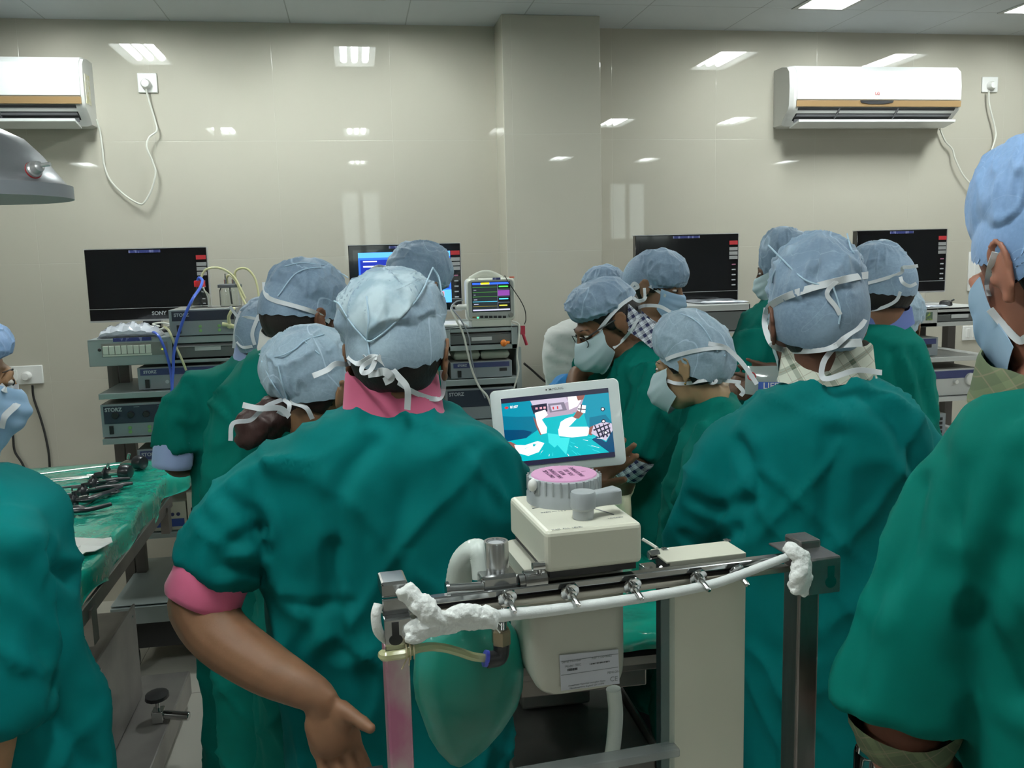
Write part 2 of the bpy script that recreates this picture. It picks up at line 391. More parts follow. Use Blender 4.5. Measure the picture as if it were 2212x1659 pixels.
flex([at(315,192,W-.03),at(322,218,W-.02),at(335,262,W-.02),at(338,283,W-.03),at(322,297,W-.04),at(317,318,W-.05),at(330,350,W-.04),at(336,375,W-.04),at(327,410,W-.04),at(312,437,W-.04),at(300,440,W-.03),at(270,422,W-.02),at(240,392,W-.02),at(226,360,W-.02),at(221,320,W-.02),at(216,285,W-.02),at(209,258,W-.04)], .0048, flex_w, 'power_cord', 'long looping white cord hanging from the left air conditioner to its socket')
flex([at(2136,195,W-.03),at(2137,225,W-.03),at(2150,280,W-.03),at(2150,300,W-.04),at(2140,330,W-.04),at(2120,385,W-.04),at(2105,400,W-.04),at(2082,380,W-.03),at(2064,345,W-.03),at(2057,322,W-.02),at(2042,305,W-.02),at(2030,278,W-.02)], .0048, flex_w, 'power_cord', 'white cord from the right air conditioner disappearing behind the tall person')
flex([at(70,832,W-.02),at(73,860,W-.01),at(88,905,W-.01),at(100,950,W-.01),at(107,1000,W-.01),at(108,1100,W-.01)], .006, flex_b, 'power_cord', 'black cord hanging straight down from the long switch plate at left')
flex([at(28,940,W-.01),at(32,975,W-.01),at(50,1005,W-.01),at(70,1060,W-.01)], .006, flex_b, 'power_cord', 'short black cord on the wall beside the left masked face')
flex([at(1132,785,4.6),at(1150,800,4.62),at(1175,822,4.66),at(1215,850,4.66),at(1230,880,4.66)], .006, flex_b, 'power_cord', 'black cord running from the middle cart towards the white sleeve')
# ---------------------------------------------------------------- theatre lamp dome at the left edge
dome_m = mat('brushed_lamp_dome', (.36,.37,.40), rough=.38, metal=.55, bump=(60,.15,.001,(1,1,4)), vary=(7,(.30,.31,.33),.4,.65))
rim_m = mat('lamp_rim', (.27,.29,.32), rough=.45, metal=.3)
DY = 2.6; pc = at(-60,405,DY); k = pxm(pc)
t = thing('surgical_light', 'grey domed surgical light hanging into the left edge of the photo', 'surgical light', pc)
b = MB(); b.lathe(pc, [(187*k,0),(187*k,6*k),(170*k,28*k),(143*k,68*k),(110*k,103*k),(60*k,128*k),(20*k,140*k),(0,141*k)], (0,0,1), 48); b.build('dome', dome_m, t)
b = MB(); b.lathe(pc, [(180*k,-26*k),(198*k,-26*k),(198*k,2*k),(187*k,2*k)], (0,0,1), 48); b.build('rim', rim_m, t, smooth=30)
kp = at(70,368,DY-.13)
b = MB(); b.lathe(kp+Vector((0,0,0)), [(.020,0),(.020,.012),(.016,.014),(.013,.032),(.006,.036)], (.75,-.6,.25), 20); b.tube([kp+Vector((.03,-.025,.01)),kp+Vector((.052,-.03,.012))], .005); b.build('knob', sil, t)
b = MB(); b.lathe(kp+Vector((.002,-.0,0)), [(.0215,-.001),(.0215,.003)], (.75,-.6,.25), 20); b.build('knob_ring', red_m, t)
b = MB(); b.tube([pc+Vector((0,0,141*k)), Vector((pc.x,pc.y,ZC))], .025, 16); b.build('stem', sil, t)
b = MB(); b.lathe(Vector((pc.x,pc.y,ZC)), [(.14,0),(.14,-.02),(.10,-.05)], (0,0,1)); b.build('ceiling_mount', sil, t)
b = MB(); b.lathe(pc, [(178*k,-20*k),(178*k,-18*k)], (0,0,1), 48); b.build('lens', mat('lamp_lens', (.6,.62,.65), rough=.2), t)
# ================================================================ EQUIPMENT CARTS
cart_m = mat('cart_grey', (.33,.38,.38), rough=.45); cart_l = mat('cart_light_grey', (.50,.51,.50), rough=.45); post_m = mat('cart_post', (.10,.09,.085), rough=.35, metal=.3)
dev_m = mat('device_grey', (.27,.30,.32), rough=.45); dev_side = mat('device_side', (.23,.23,.21), rough=.5); panel_m = mat('device_dark_panel', (.035,.04,.065), rough=.3)
panel_b = mat('device_blue_panel', (.05,.06,.16), rough=.35); white_m = mat('white_plastic', (.75,.75,.72), rough=.4); txt_m = mat('silver_print', (.50,.52,.55), rough=.4)
green_p = mat('green_print', (.22,.42,.16), rough=.5); steel_m = mat('drawer_steel', (.17,.18,.18), rough=.35, metal=.4); blk = mat('black_gloss', (.006,.006,.008), rough=.12, coat=.4)
scr_m = mat('screen_off', (.006,.007,.009), rough=.08, coat=.5); blue_lab = mat('blue_label', (.03,.04,.20), rough=.5, vary=(90,(.25,.27,.5),.55,.62,(1,1,.3)))
chrome = mat('chrome', (.62,.62,.62), rough=.12, metal=1.0); cream_m = mat('cream_enamel', (.68,.67,.56), rough=.35, coat=.15)
YF = 4.05
def slab(b, x0,x1,z1,th,y0,y1): b.bx(x0,x1,y0,y1,z1-th,z1); return b
def tv(x0, x1, z0, z1, Y, lab, lit=False, zs=None, sony=.72):
    t = thing('television', lab, 'television', ((x0+x1)/2, Y, zs if zs is not None else z0-.03), 'flat screens on the carts')
    W_, H_ = x1-x0, z1-z0; bz = .022
    b = MB(); b.bx(x0,x1,Y,Y+.045,z0,z1); b.build('bezel', blk, t, bevel=.003)
    b = MB(); b.bx(x0+.1,x1-.1,Y+.045,Y+.08,z0+.05,z1-.05); b.build('back_cover', dark, t, bevel=.01)
    b = MB(); b.bx(x0+bz,x1-.05,Y-.001,Y+.002,z0+.062,z1-bz)
    s_ = b.build('screen', scr_m, t, smooth=0)
    b = MB(); b.bx(x0-.002,x1+.002,Y-.001,Y+.046,z1-.0005,z1+.003); b.bx(x1-.0005,x1+.0025,Y-.001,Y+.04,z0,z1); plab(b.build('edge_trim', sil, t, smooth=0),'bright silver rim along the top and side')
    b = MB(); b.bx(x0,x1,Y-.003,Y+.002,z0-.004,z0+.004); b.bx(x0,x1,Y-.002,Y+.002,z0+.055,z0+.0575); b.build('chin_trim', sil, t, smooth=0)
    text('SONY', .024, (x0+W_*sony, Y-.003, z0+.030), (1,0,0), (0,0,1), txt_m, 'logo', t, bold=.0006)
    b = MB(); b.bx(x0+W_*.36,x0+W_*.62,Y-.003,Y-.001,z1-.018,z1-.006); plab(b.build('asset_label', blue_lab, t, smooth=0), 'thin blue label along the top')
    st = [(.045,red_m),(.076,sil),(.098,sil),(.120,sil)]
    for i, (dz, mm) in enumerate(st):
        b = MB(); h = .020 if i == 0 else .017
        b.bx(x1-.048,x1-.004,Y-.0035,Y-.001,z1-dz-h/2,z1-dz+h/2); b.build('sticker', mm, t, smooth=0)
    for i in range(5):
        b = MB(); zz = z1-.155-.026*i; b.bx(x1-.034,x1-.014,Y-.0035,Y-.001,zz-.003,zz+.003); b.build('sticker_mark', MATS['silver_print'] if i else mat('pink_print',(.4,.15,.25),rough=.5), t, smooth=0)
    if zs is not None:
        b = MB(); xm = (x0+x1)/2; b.bx(xm-.04,xm+.04,Y+.01,Y+.05,zs+.01,z0+.06); b.lathe((xm,Y+.03,zs),[(.13,0),(.13,.006),(.11,.012),(0,.013)]); b.build('stand', blk, t)
    return t, s_
def device(x0,x1,z0,z1,Y,D,name,lab,style='a',cat='medical device'):
    t = thing(name, lab, cat, ((x0+x1)/2, Y+D/2, z0))
    W_, H_ = x1-x0, z1-z0
    b = MB(); b.bx(x0,x1,Y+.004,Y+D,z0+.004,z1); b.build('casing', dev_side if style != 'blue' else cream_m, t, bevel=.003)
    b = MB(); b.bx(x0,x1,Y,Y+.005,z0+.004,z1); b.build('front_plate', dev_m if style not in ('blue','wheel') else (cart_l if style=='wheel' else cream_m), t, bevel=.002)
    b = MB()
    for sx in (x0+.03,x1-.03):
        for sy in (Y+.03,Y+D-.03): b.cyl((sx,sy,z0),(sx,sy,z0+.006),.01,n=12)
    b.build('feet', dark, t)
    if style in ('a','small','big','wheel'):
        top = .42 if style == 'a' else (.34 if style in('small','wheel') else .58)
        zt0 = z1-H_*top
        b = MB(); b.bx(x0+.012,x1-.012,Y-.002,Y+.001,zt0,z1-H_*.06); plab(b.build('dark_panel', panel_m if style in ('a','big') else panel_b, t, smooth=0), 'dark band across the top of its face')
        text('STORZ', min(.022,H_*.17), (x0+.052, Y-.0025, z1-H_*.06-min(.016,H_*.14)), (1,0,0),(0,0,1), txt_m, 'logo', t, bold=.0006)
        b = MB(); b.bx(x0+.03,x0+.047,Y-.006,Y,z0+H_*.12,z0+H_*.12+min(.036,H_*.4)); b.build('power_switch', dark, t, smooth=0, bevel=.001)
    return t, W_, H_
def knob(t, x, z, Y, r, m_, d=.012, name='knob'):
    b = MB(); b.lathe((x,Y,z),[(r,0),(r,d*.8),(r*.85,d),(0,d)],(0,-1,0),24); return b.build(name, m_, t)

# ---- left cart
x0,x1,z0,z1 = fr(190,728,560,785,YF); ZA = z1                       # top box
ta = thing('equipment_cart', 'grey shelf cart on the left carrying the television and the glass bottles', 'cart', (x0+.3, 4.3, 0))
XA0, XA1 = x0, x0+.80
b = MB(); b.bx(XA0,XA1,YF,4.62,z1-.008,z1); b.bx(XA0,XA1,YF,4.62,z0,z0+.008); b.bx(XA0,XA0+.006,YF,4.62,z0,z1); b.bx(XA1-.006,XA1,YF,4.62,z0,z1); b.bx(XA0,XA1,4.61,4.62,z0,z1)
xs_ = at(372,750,YF).x; b.bx(XA0,xs_,YF,YF+.01,z0,z1); b.bx(xs_,XA1,YF,YF+.01,z1-.028,z1); b.bx(xs_,XA1,YF,YF+.01,z0,z0+.014); b.build('top_box', cart_m, ta, smooth=0, bevel=.002)
dr0,dr1,dz0,dz1 = fr(378,737,560,771,YF)
b = MB(); b.bx(dr0,XA1-.02,YF+.012,YF+.45,dz0,dz1-.012); plab(b.build('drawer', steel_m, ta, smooth=0, bevel=.003),'dark grey drawer under the top')
b = MB(); b.prism([Vector((dr0,YF+.002,dz1-.020)),Vector((XA1-.02,YF+.002,dz1-.020)),Vector((XA1-.02,YF+.05,dz1+.0)),Vector((dr0,YF+.05,dz1+.0))],(0,0,0),(0,0,.003)); b.build('drawer_lip', sil, ta, smooth=0)
q = fr(420,748,476,757,YF); b = MB(); b.bx(q[0],q[1],YF+.008,YF+.013,q[2],q[3]); b.build('drawer_label', mat('paper_label',(.55,.57,.57),rough=.6), ta, smooth=0)
q = fr(222,745,328,765,YF); b = MB(); b.bx(q[0]-.004,at(362,750,YF).x,YF-.003,YF+.002,q[2]-.008,q[3]+.008); b.build('switch_panel', dev_side, ta, smooth=0)
n8 = 8
for i in range(n8):
    w_ = (q[1]-q[0])/n8; b = MB(); b.bx(q[0]+w_*i+.0015,q[0]+w_*(i+1)-.0015,YF-.008,YF-.002,q[2]+.002,q[3]-.002); b.build('push_button', mat('button_white',(.72,.74,.66),rough=.3), ta, smooth=0, bevel=.0015)
b = MB(); b.bx(q[0],q[1],YF-.0045,YF-.002,q[2]-.007,q[2]); b.build('button_rail', MATS['button_white'], ta, smooth=0)
knob(ta, at(215,756,YF).x, at(215,756,YF).z, YF, .007, dark, .003, 'jack'); knob(ta, at(351,754,YF).x, at(351,754,YF).z, YF-.003, .004, mat('yellow_led',(.4,.4,.02),emit=(.6,.7,.05),estr=.6), .002, 'indicator_lamp')
q = fr(244,729,327,737,YF); b = MB(); b.bx(q[0],q[1],YF-.002,YF,q[2],q[3]); b.build('asset_label', blue_lab, ta, smooth=0)
for px in (243,268):
    a = at(px,800,YF+.33); b = MB(); b.bx(a.x-.022,a.x+.022,a.y,a.y+.05,.1,z0); b.build('post', post_m, ta, smooth=0)
b = MB(); b.bx(XA1-.12,XA1-.08,YF+.33,YF+.38,.1,z0); b.build('post', post_m, ta, smooth=0)
shA = []
for (px,py,xe) in ((205,852,XA1),(212,950,XA1),(330,1040,XA1),(300,1155,XA1)):
    a = at(px,py,YF-.02); b = MB(); b.bx(XA0+.03,xe-.02,YF-.02,YF+.5,a.z-.024,a.z); b.build('shelf', cart_m, ta, smooth=0, bevel=.002); shA.append(a.z)
a = at(300,1305,YF-.06); b = MB(); b.bx(XA0+.02,XA0+.52,YF-.10,YF+.55,a.z-.075,a.z); b.bx(XA0+.02,XA0+.52,YF-.09,YF+.55,a.z+.006,a.z+.010); b.build('base', cart_m, ta, smooth=0, bevel=.004)
zb_ = a.z-.075
b = MB(); b.bx(XA0+.05,XA0+.49,YF-.02,YF+.5,.10,zb_); b.build('base_shade_box', dark, ta, smooth=0)  # dark box stands in for the shadow beneath the cart base
for sx in (XA0+.08,XA0+.46):
    for sy in (YF-.02,YF+.5):
        b = MB(); b.cyl((sx-.015,sy,.05),(sx+.015,sy,.05),.05); b.bx(sx-.012,sx+.012,sy-.02,sy+.02,.06,zb_+.004); b.build('castor', dark, ta)
x0,x1,z0_,z1_ = fr(188,537,451,697,4.42)
tv(x0,x1,z0_+.012,z1_,4.42,'black flat television on the left cart beside the red capped bottle', zs=ZA, sony=.57)
x0,x1,z0,z1 = fr(365,665,512,717,YF)
t,W_,H_ = device(x0,x1,ZA,ZA+(z1-z0)+.012,YF,.30,'video_processor','grey control unit with dark top band under the glass bottles',style='a')
ztopA = ZA+(z1-z0)+.012
for u in (.45,.73):
    for v in (.2,.36): knob(t, x0+W_*u, ZA+H_*v, YF, .007, green_p, .002, 'touch_key')
x0,x1,z0,z1 = fr(298,800,500,845,YF+.02)
t,W_,H_ = device(x0,x0+.34,shA[0],shA[0]+.10,YF+.02,.28,'camera_control_unit','small grey box with blue band on the upper shelf of the left cart',style='small')
knob(t, x0+.12, shA[0]+.035, YF+.02, .008, txt_m, .002, 'touch_key')
x0,x1,z0,z1 = fr(219,870,400,947,YF+.0)
t,W_,H_ = device(x0,x0+.42,shA[1],z1,YF,.32,'endoscopic_pump','large dark fronted console on the lower shelf of the left cart',style='big')
for u in (.14,.29,.44,.62,.8): knob(t, x0+W_*u, shA[1]+H_*.67, YF-.001, .014, dark, .010)
for u in (.27,.46):
    for v in (.16,.28): knob(t, x0+W_*u, shA[1]+H_*v, YF, .008, green_p, .002, 'touch_key')
for u in (.35,.58): text('------', .012, (x0+W_*u, YF-.0025, shA[1]+H_*.90), (1,0,0),(0,0,1), txt_m, 'lettering', t)
x0,x1,z0,z1 = fr(297,968,420,1005,YF+.03)
t,W_,H_ = device(x0,x0+.32,shA[2],z1,YF+.03,.26,'light_source','grey box partly hidden behind the green draped table',style='small')
x0,x1,z0,z1 = fr(325,1112,404,1148,YF+.0)
t,W_,H_ = device(x0,x1,shA[3],shA[3]+.13,YF,.3,'foot_pump_unit','cream box with a blue stripe low on the left cart',style='blue')
b = MB(); b.bx(x0+.01,x1-.01,YF-.002,YF+.001,shA[3]+.02,shA[3]+.055); b.build('blue_stripe', mat('blue_stripe',(.05,.10,.38),rough=.4), t, smooth=0)
for u in (.62,.78): knob(t, x0+W_*u, shA[3]+.075, YF, .008, panel_b, .003, 'button')
x0,x1,z0,z1 = fr(404,1090,440,1148,YF)
t,W_,H_ = device(x0+.004,x0+.12,shA[3],shA[3]+.17,YF-.0,.25,'suction_box','cream upright box beside the blue striped box',style='blue')
b = MB(); b.bx(x0+.02,x0+.05,YF-.002,YF+.001,shA[3]+.06,shA[3]+.10); b.build('switch', dark, t, smooth=0)
b = MB(); a = at(402,1030,YF+.1); b.lathe((a.x,a.y,shA[2]),[(.10,0),(.11,.005),(.12,.03),(.10,.05),(.0,.055)]); tag(b.build('coiled_bundle', mat('blue_cloth',(.03,.10,.35),rough=.7), None), 'blue folded bundle on the cart shelf behind the lavender cuff', 'bundle')
# bottles
glass_m = mat('clear_glass', (.92,.95,.94), rough=.03, trans=1.0, ior=1.45)
def jar(px0,px1,py0,Y,lab,cap):
    a = at((px0+px1)/2,664,Y); r = (px1-px0)/2*pxm(a); H_ = (664-py0)*pxm(a)
    t = thing('glass_bottle', lab, 'bottle', (a.x,Y,ztopA))
    b = MB()
    if cap == 'red':
        pr = [(r,.0),(r,H_*.42),(r*.85,H_*.62),(r*.5,H_*.80),(r*.42,H_),(r*.36,H_),(r*.44,H_*.80),(r*.8,H_*.60),(r*.95,H_*.42),(r*.95,.004),(0,.004)]
    else: pr = [(r,.0),(r,H_*.82),(r*.9,H_*.95),(r*.9,H_),(r*.82,H_),(r*.82,H_*.94),(r*.95,H_*.80),(r*.95,.004),(0,.004)]
    b.lathe((a.x,Y,ztopA), [(0,0)]+pr, cap=False); b.build('glass_body', glass_m, t, smooth=60)
    b = MB()
    if cap == 'red': b.lathe((a.x,Y,ztopA+H_*.98),[(0,0),(r*.55,0),(r*.55,.024),(r*.5,.027),(0,.027)]); b.build('cap', mat('red_cap',(.55,.02,.03),rough=.35), t)
    else:
        b.lathe((a.x,Y,ztopA+H_*.97),[(0,0),(r*1.12,0),(r*1.12,.012),(r*1.0,.016),(0,.016)]); b.build('lid', mat('grey_lid',(.11,.12,.13),rough=.4), t)
        for k in (-.35,.35):
            b = MB(); b.lathe((a.x+k*r,Y,ztopA+H_*.97+.016),[(.007,0),(.007,.02),(.004,.022),(.004,.045)],cap=True); b.build('spigot', chrome, t)
    b = MB(); b.tube([(a.x+.004,Y,ztopA+.01),(a.x,Y,ztopA+H_)], .004, 8); b.build('dip_tube', mat('clear_tube',(.7,.72,.68),rough=.3), t)
    return Vector((a.x,Y,ztopA+H_))
j1 = jar(414,456,618,YF+.13,'glass bottle with red cap and blue tube on top of the left cart','red')
j2 = jar(477,522,622,YF+.16,'glass jar with dark lid on top of the left cart','dark')
tube_y = mat('yellow_tube', (.62,.60,.34), rough=.35, coat=.3); tube_b = mat('blue_tube', (.06,.13,.60), rough=.35, coat=.2)
Y1 = YF+.13
flex([j1+Vector((.004,-.004,.028)),at(440,588,Y1),at(448,581,Y1),at(465,578,Y1),at(485,583,Y1),at(505,598,Y1),at(518,620,Y1-.02),at(530,645,Y1-.03)], .0052, tube_y, 'suction_tube', 'pale yellow tube arching from the red capped bottle', 'tube')
flex([at(492,618,YF+.16),at(490,600,YF+.16),at(498,595,YF+.15),at(512,612,YF+.12),at(522,640,YF+.10),at(535,665,YF+.08)], .005, tube_y, 'suction_tube', 'pale yellow tube leaving the left spigot of the dark lidded jar', 'tube')
flex([at(509,604,YF+.16),at(508,588,YF+.16),at(518,580,YF+.16),at(535,582,YF+.16),at(550,600,YF+.15),at(557,625,YF+.14),at(560,650,YF+.13)], .005, tube_y, 'suction_tube', 'thin pale tube looping right from the dark lidded jar', 'tube')
flex([at(506,666,YF-.02),at(500,672,YF-.04),at(494,685,YF-.04),at(496,700,YF-.035)], .007, tube_y, 'suction_tube', 'short pale yellow tube end hanging before the left cart', 'tube')
b = MB(); a = at(496,702,YF-.035); b.tube([a+Vector((-.03,0,.004)),a,a+Vector((.022,0,-.01))],[.009,.008,.010],10); b.ell(a+Vector((.0,0,-.004)),(.013,.009,.012)); tag(b.build('tube_connector', tube_y, None), 'pale yellow connector hanging in front of the left control unit', 'connector')
flex([j1+Vector((-.006,-.01,.024)),at(430,600,Y1-.01),at(437,606,Y1-.05),at(432,622,Y1-.10),at(415,648,YF-.03),at(400,680,YF-.04),at(386,720,YF-.03),at(376,760,YF-.03),at(374,800,YF-.03),at(371,850,YF-.04),at(372,880,YF-.03)], .0062, tube_b, 'suction_tube', 'blue tube running down from the red capped bottle', 'tube')
flex([at(328,718,YF+.05),at(335,719,YF+.0),at(345,730,YF-.03),at(358,760,YF-.03),at(368,800,YF-.02),at(373,850,YF-.05),at(378,890,YF-.03)], .0058, tube_b, 'suction_tube', 'blue tube curling from the packet over the switch box', 'tube')
flex([at(355,706,YF+.06),at(365,715,YF-.01),at(378,745,YF-.015),at(392,775,YF-.015),at(402,800,YF-.01)], .0055, tube_y, 'suction_tube', 'pale yellow tube crossing the drawer of the left cart', 'tube')
# plastic packet
pkt = mat('clear_packet', (.72,.76,.84), rough=.12, coat=.6, alpha=.80)
b = MB(); a = at(280,718,YF+.10); n = 24; mm = 12; rings = []
for i in range(n+1):
    u = i/n; X = at(218+130*u,718,YF+.10).x; hh = .060*(math.sin(math.pi*min(1,max(0,u)))**.35)
    rings.append([Vector((X + .004*math.sin(9*i), YF+.10 + math.cos(2*math.pi*j/mm)*.075, ZA+.002+hh*(.5+.5*math.sin(2*math.pi*j/mm))*(1+.12*math.sin(5*i+2*j)))) for j in range(mm)])
b.loft(rings); t = b.build('plastic_packet', pkt, None, smooth=25); tag(t, 'shiny clear plastic packet lying on the left cart before the television', 'packet')
b = MB(); b.tube([at(235,714,YF+.11),at(290,708,YF+.11),at(332,712,YF+.11)],[.014,.020,.016],12); plab(b.build('white_contents', white_m, t), 'white item inside the packet')
flex([at(345,705,YF+.2),at(330,700,YF+.22),at(350,697,YF+.25),at(368,702,YF+.2),at(350,710,YF+.12),at(340,713,YF+.10)], .004, flex_w, 'cable', 'tangle of pale thin cable beside the plastic packet')

# ---- middle cart
x0,x1,z0,z1 = fr(957,706,1120,756,YF); ZB = z1; XB1 = x1; XB0 = x1-.80
tb = thing('equipment_cart', 'grey shelf cart in the middle carrying the lit patient monitor', 'cart', ((XB0+XB1)/2, 4.3, 0))
b = MB(); b.bx(XB0,XB1,YF,4.60,z1-.008,z1); b.bx(XB0,XB1,YF,4.6,z0,z0+.022); b.bx(XB0,XB0+.006,YF,4.60,z0,z1); b.bx(XB1-.006,XB1,YF,4.60,z0,z1)
e1 = at(1105,730,YF).x; e0 = at(973,730,YF).x
b.bx(XB0,e0,YF,YF+.01,z0,z1); b.bx(e1,XB1,YF,YF+.01,z0,z1); b.bx(e0,e1,YF,YF+.01,z1-.022,z1); b.build('top_box', cart_m, tb, smooth=0, bevel=.002)
b = MB(); b.bx(e0,e1,YF+.012,YF+.42,z0+.028,z1-.036); b.bx(e0,e1,YF+.008,YF+.012,z0+.07,z0+.075); plab(b.build('drawer', steel_m, tb, smooth=0, bevel=.003), 'dark grey drawer under the top')
q = fr(1019,728,1063,736,YF); b = MB(); b.bx(q[0],q[1],YF+.006,YF+.013,q[2],q[3]); b.build('drawer_label', MATS['paper_label'], tb, smooth=0)
for X in (XB0+.04,XB1-.035):
    b = MB(); b.bx(X-.02,X+.02,YF+.36,YF+.41,.12,z0); b.build('post', post_m, tb, smooth=0)
b = MB(); b.bx(XB1-.004,XB1+.02,YF+.05,YF+.38,.15,z0); b.build('side_rail', cart_m, tb, smooth=0)
shB = []
for py in (818,907,1000,1100):
    a = at(1060,py,YF-.02); b = MB(); b.bx(XB0+.02,XB1-.005,YF-.02,YF+.48,a.z-.026,a.z); b.build('shelf', cart_m, tb, smooth=0, bevel=.002); shB.append(a.z)
b = MB(); b.bx(XB0,XB1,YF-.05,YF+.5,.12,.18); b.build('base', cart_m, tb, smooth=0)
for sx in (XB0+.08,XB1-.08):
    for sy in (YF+.0,YF+.45):
        b = MB(); b.cyl((sx-.015,sy,.05),(sx+.015,sy,.05),.05); b.bx(sx-.012,sx+.012,sy-.02,sy+.02,.06,.121); b.build('castor', dark, tb)
x0,x1,z0,z1 = fr(755,528,996,674,4.42)
t, s_ = tv(x0,x1,z0,z1,4.42,'flat television showing a lit blue menu behind the head in the middle', zs=ZB-.0)
bl = [mat('screen_blue',(.0,.0,.0),emit=(.03,.16,.85),estr=1.5), mat('screen_navy',(.0,.0,.0),emit=(.01,.03,.42),estr=1.3), mat('screen_cyan',(.0,.0,.0),emit=(.10,.42,1.0),estr=1.7), mat('screen_white',(.0,.0,.0),emit=(.75,.85,1.0),estr=1.6), mat('screen_pink',(0,0,0),emit=(.9,.35,.4),estr=1.2)]
b = MB(); YY = 4.418
def rect(b, Y, u0,u1,v0,v1, mi, X0,X1,Z0,Z1):
    b.mi = mi; b.add([(X0+(X1-X0)*u0,Y,Z0+(Z1-Z0)*v0),(X0+(X1-X0)*u1,Y,Z0+(Z1-Z0)*v0),(X0+(X1-X0)*u1,Y,Z0+(Z1-Z0)*v1),(X0+(X1-X0)*u0,Y,Z0+(Z1-Z0)*v1)],[(0,1,2,3)])
sx0,sx1,sz0,sz1 = x0+.045,x1-.05,z0+.04,z1-.035
for i,(a_) in enumerate([(0,1,0,1,0),(0,1,.90,1,2),(.02,.60,.05,.86,1),(.05,.55,.72,.75,3),(.05,.2,.82,.84,3),(.62,.98,.28,.86,1),(.6,1,0,.25,2),(.7,.86,.08,.18,3),(.78,.92,.12,.22,4),(.08,.4,.45,.6,0),(.1,.3,.25,.35,2),(.28,.38,.5,.66,3)]): rect(b, YY-.0008*i, *a_[:4], a_[4], sx0,sx1,sz0,sz1)
b.build('screen_picture', bl, t, smooth=0)
# patient monitor
x0,x1,z0,z1 = fr(1008,601,1113,693,YF+.0)
t = thing('patient_monitor', 'white patient monitor with coloured traces on the middle cart', 'monitor', ((x0+x1)/2,YF+.1,ZB))
def rrect(x0,x1,z0,z1,r,Y,n=5):
    out = []
    for cx,cz,a0 in ((x1-r,z1-r,0),(x0+r,z1-r,90),(x0+r,z0+r,180),(x1-r,z0+r,270)):
        for i in range(n+1): a = math.radians(a0+90*i/n); out.append(Vector((cx+r*math.cos(a),Y,cz+r*math.sin(a))))
    return out
mon_w = mat('monitor_white',(.62,.63,.56),rough=.35); mon_g = mat('monitor_face',(.40,.42,.40),rough=.4)
b = MB(); b.loft([rrect(x0+.006,x1-.006,z0+.006,z1-.006,.02,YF-.004),rrect(x0,x1,z0,z1,.02,YF+.006),rrect(x0,x1,z0,z1,.02,YF+.07),rrect(x0+.02,x1-.02,z0,z1-.02,.02,YF+.14)]); b.build('housing', mon_w, t, smooth=50)
b = MB(); b.loft([rrect(x0+.008,x1-.008,z0+.012,z1-.010,.016,YF-.0055),rrect(x0+.008,x1-.008,z0+.012,z1-.010,.016,YF-.003)]); b.build('face_plate', mon_g, t, smooth=30)
b = MB(); b.bx(x0+.02,x1-.02,YF+.0,YF+.12,ZB,z0+.006); b.build('foot', mon_w, t, smooth=0, bevel=.003)
b = MB(); xm = (x0+x1)/2-.012; b.tube([Vector((xm-.075+.15*i/14,YF+.06,z1-.004+.03*math.sin(math.pi*i/14))) for i in range(15)], .007, 10, flat=1.6); b.build('handle', mon_w, t)
b = MB(); rr = [Vector((xm-.062+.124*i/12,YF+.058,z1-.004+.026*math.sin(math.pi*i/12))) for i in range(13)]; b.prism(rr,(0,0,0),(0,.006,0)); b.build('handle_web', mon_w, t, smooth=0)
sx0,sx1,sz0,sz1 = fr(1021,610,1101,672,YF-.006)
b = MB(); b.bx(sx0-.003,sx1+.003,YF-.0065,YF-.0045,sz0-.003,sz1+.003); b.build('screen', scr_m, t, smooth=0)
em = lambda n,c,s=1.6: mat(n,(0,0,0),emit=c,estr=s)
pal = [em('trace_dark',(.02,.03,.035),1),em('trace_blue',(.03,.12,.8)),em('trace_yellow',(1,.85,.02),1.3),em('trace_green',(.10,.45,.06),.8),em('trace_lgreen',(.1,1,.1)),em('trace_purple',(.35,.08,.5),.9),em('trace_cyan',(.1,.7,1)),em('trace_amber',(.45,.38,.05),.7),em('trace_white',(.75,.75,1),1.0),em('trace_black',(.003,.003,.004),1),em('trace_line',(.3,.3,.5),.8),em('trace_num',(.9,.85,.1),1.1)]
L = [(0,1,0,1,0),(0,1,.93,1,1),(.22,.46,.935,1,2),(0,.66,.83,.845,3),(0,.66,.66,.675,3),(0,.66,.50,.515,3),(0,.66,.33,.345,6),(0,.66,.165,.18,7),(0,1,.02,.07,8),
     (.68,1,.78,.92,9),(.68,1,.53,.72,5),(.68,1,.33,.49,9),(.68,1,.10,.26,9),(.67,.68,.08,.93,10),(.71,.96,.83,.87,4),(.71,.90,.62,.66,5),(.71,.96,.40,.44,6),(.71,.93,.17,.21,11),(.68,1,.745,.755,10),(.68,1,.505,.512,10),(.68,1,.29,.30,10),(.03,.10,.74,.75,8),(.03,.08,.57,.58,8),(.03,.12,.40,.42,8),(.03,.15,.24,.26,8)]
b = MB()
for i, a_ in enumerate(L): rect(b, YF-.0068-.00004*i, *a_[:4], a_[4], sx0,sx1,sz0,sz1)
b.build('screen_picture', pal, t, smooth=0)
for i in range(6):
    q = fr(1037+9.8*i,682,1044+9.8*i,687,YF-.006); b = MB(); b.bx(q[0],q[1],YF-.009,YF-.005,q[2],q[3]); b.build('key', dark, t, smooth=0)
a = at(1103,680,YF); knob(t,a.x,a.z,YF-.005,.011,dev_side,.012,'dial')
a = at(1024,685,YF); b = MB(); b.bx(a.x-.008,a.x+.008,YF-.008,YF-.005,a.z-.003,a.z+.003); b.build('power_key', mat('brown_key',(.25,.13,.04),rough=.4), t, smooth=0)
a = at(1032,686,YF); knob(t,a.x,a.z,YF-.005,.004,em('led_green',(.1,1,.4),2),.002,'indicator_lamp')
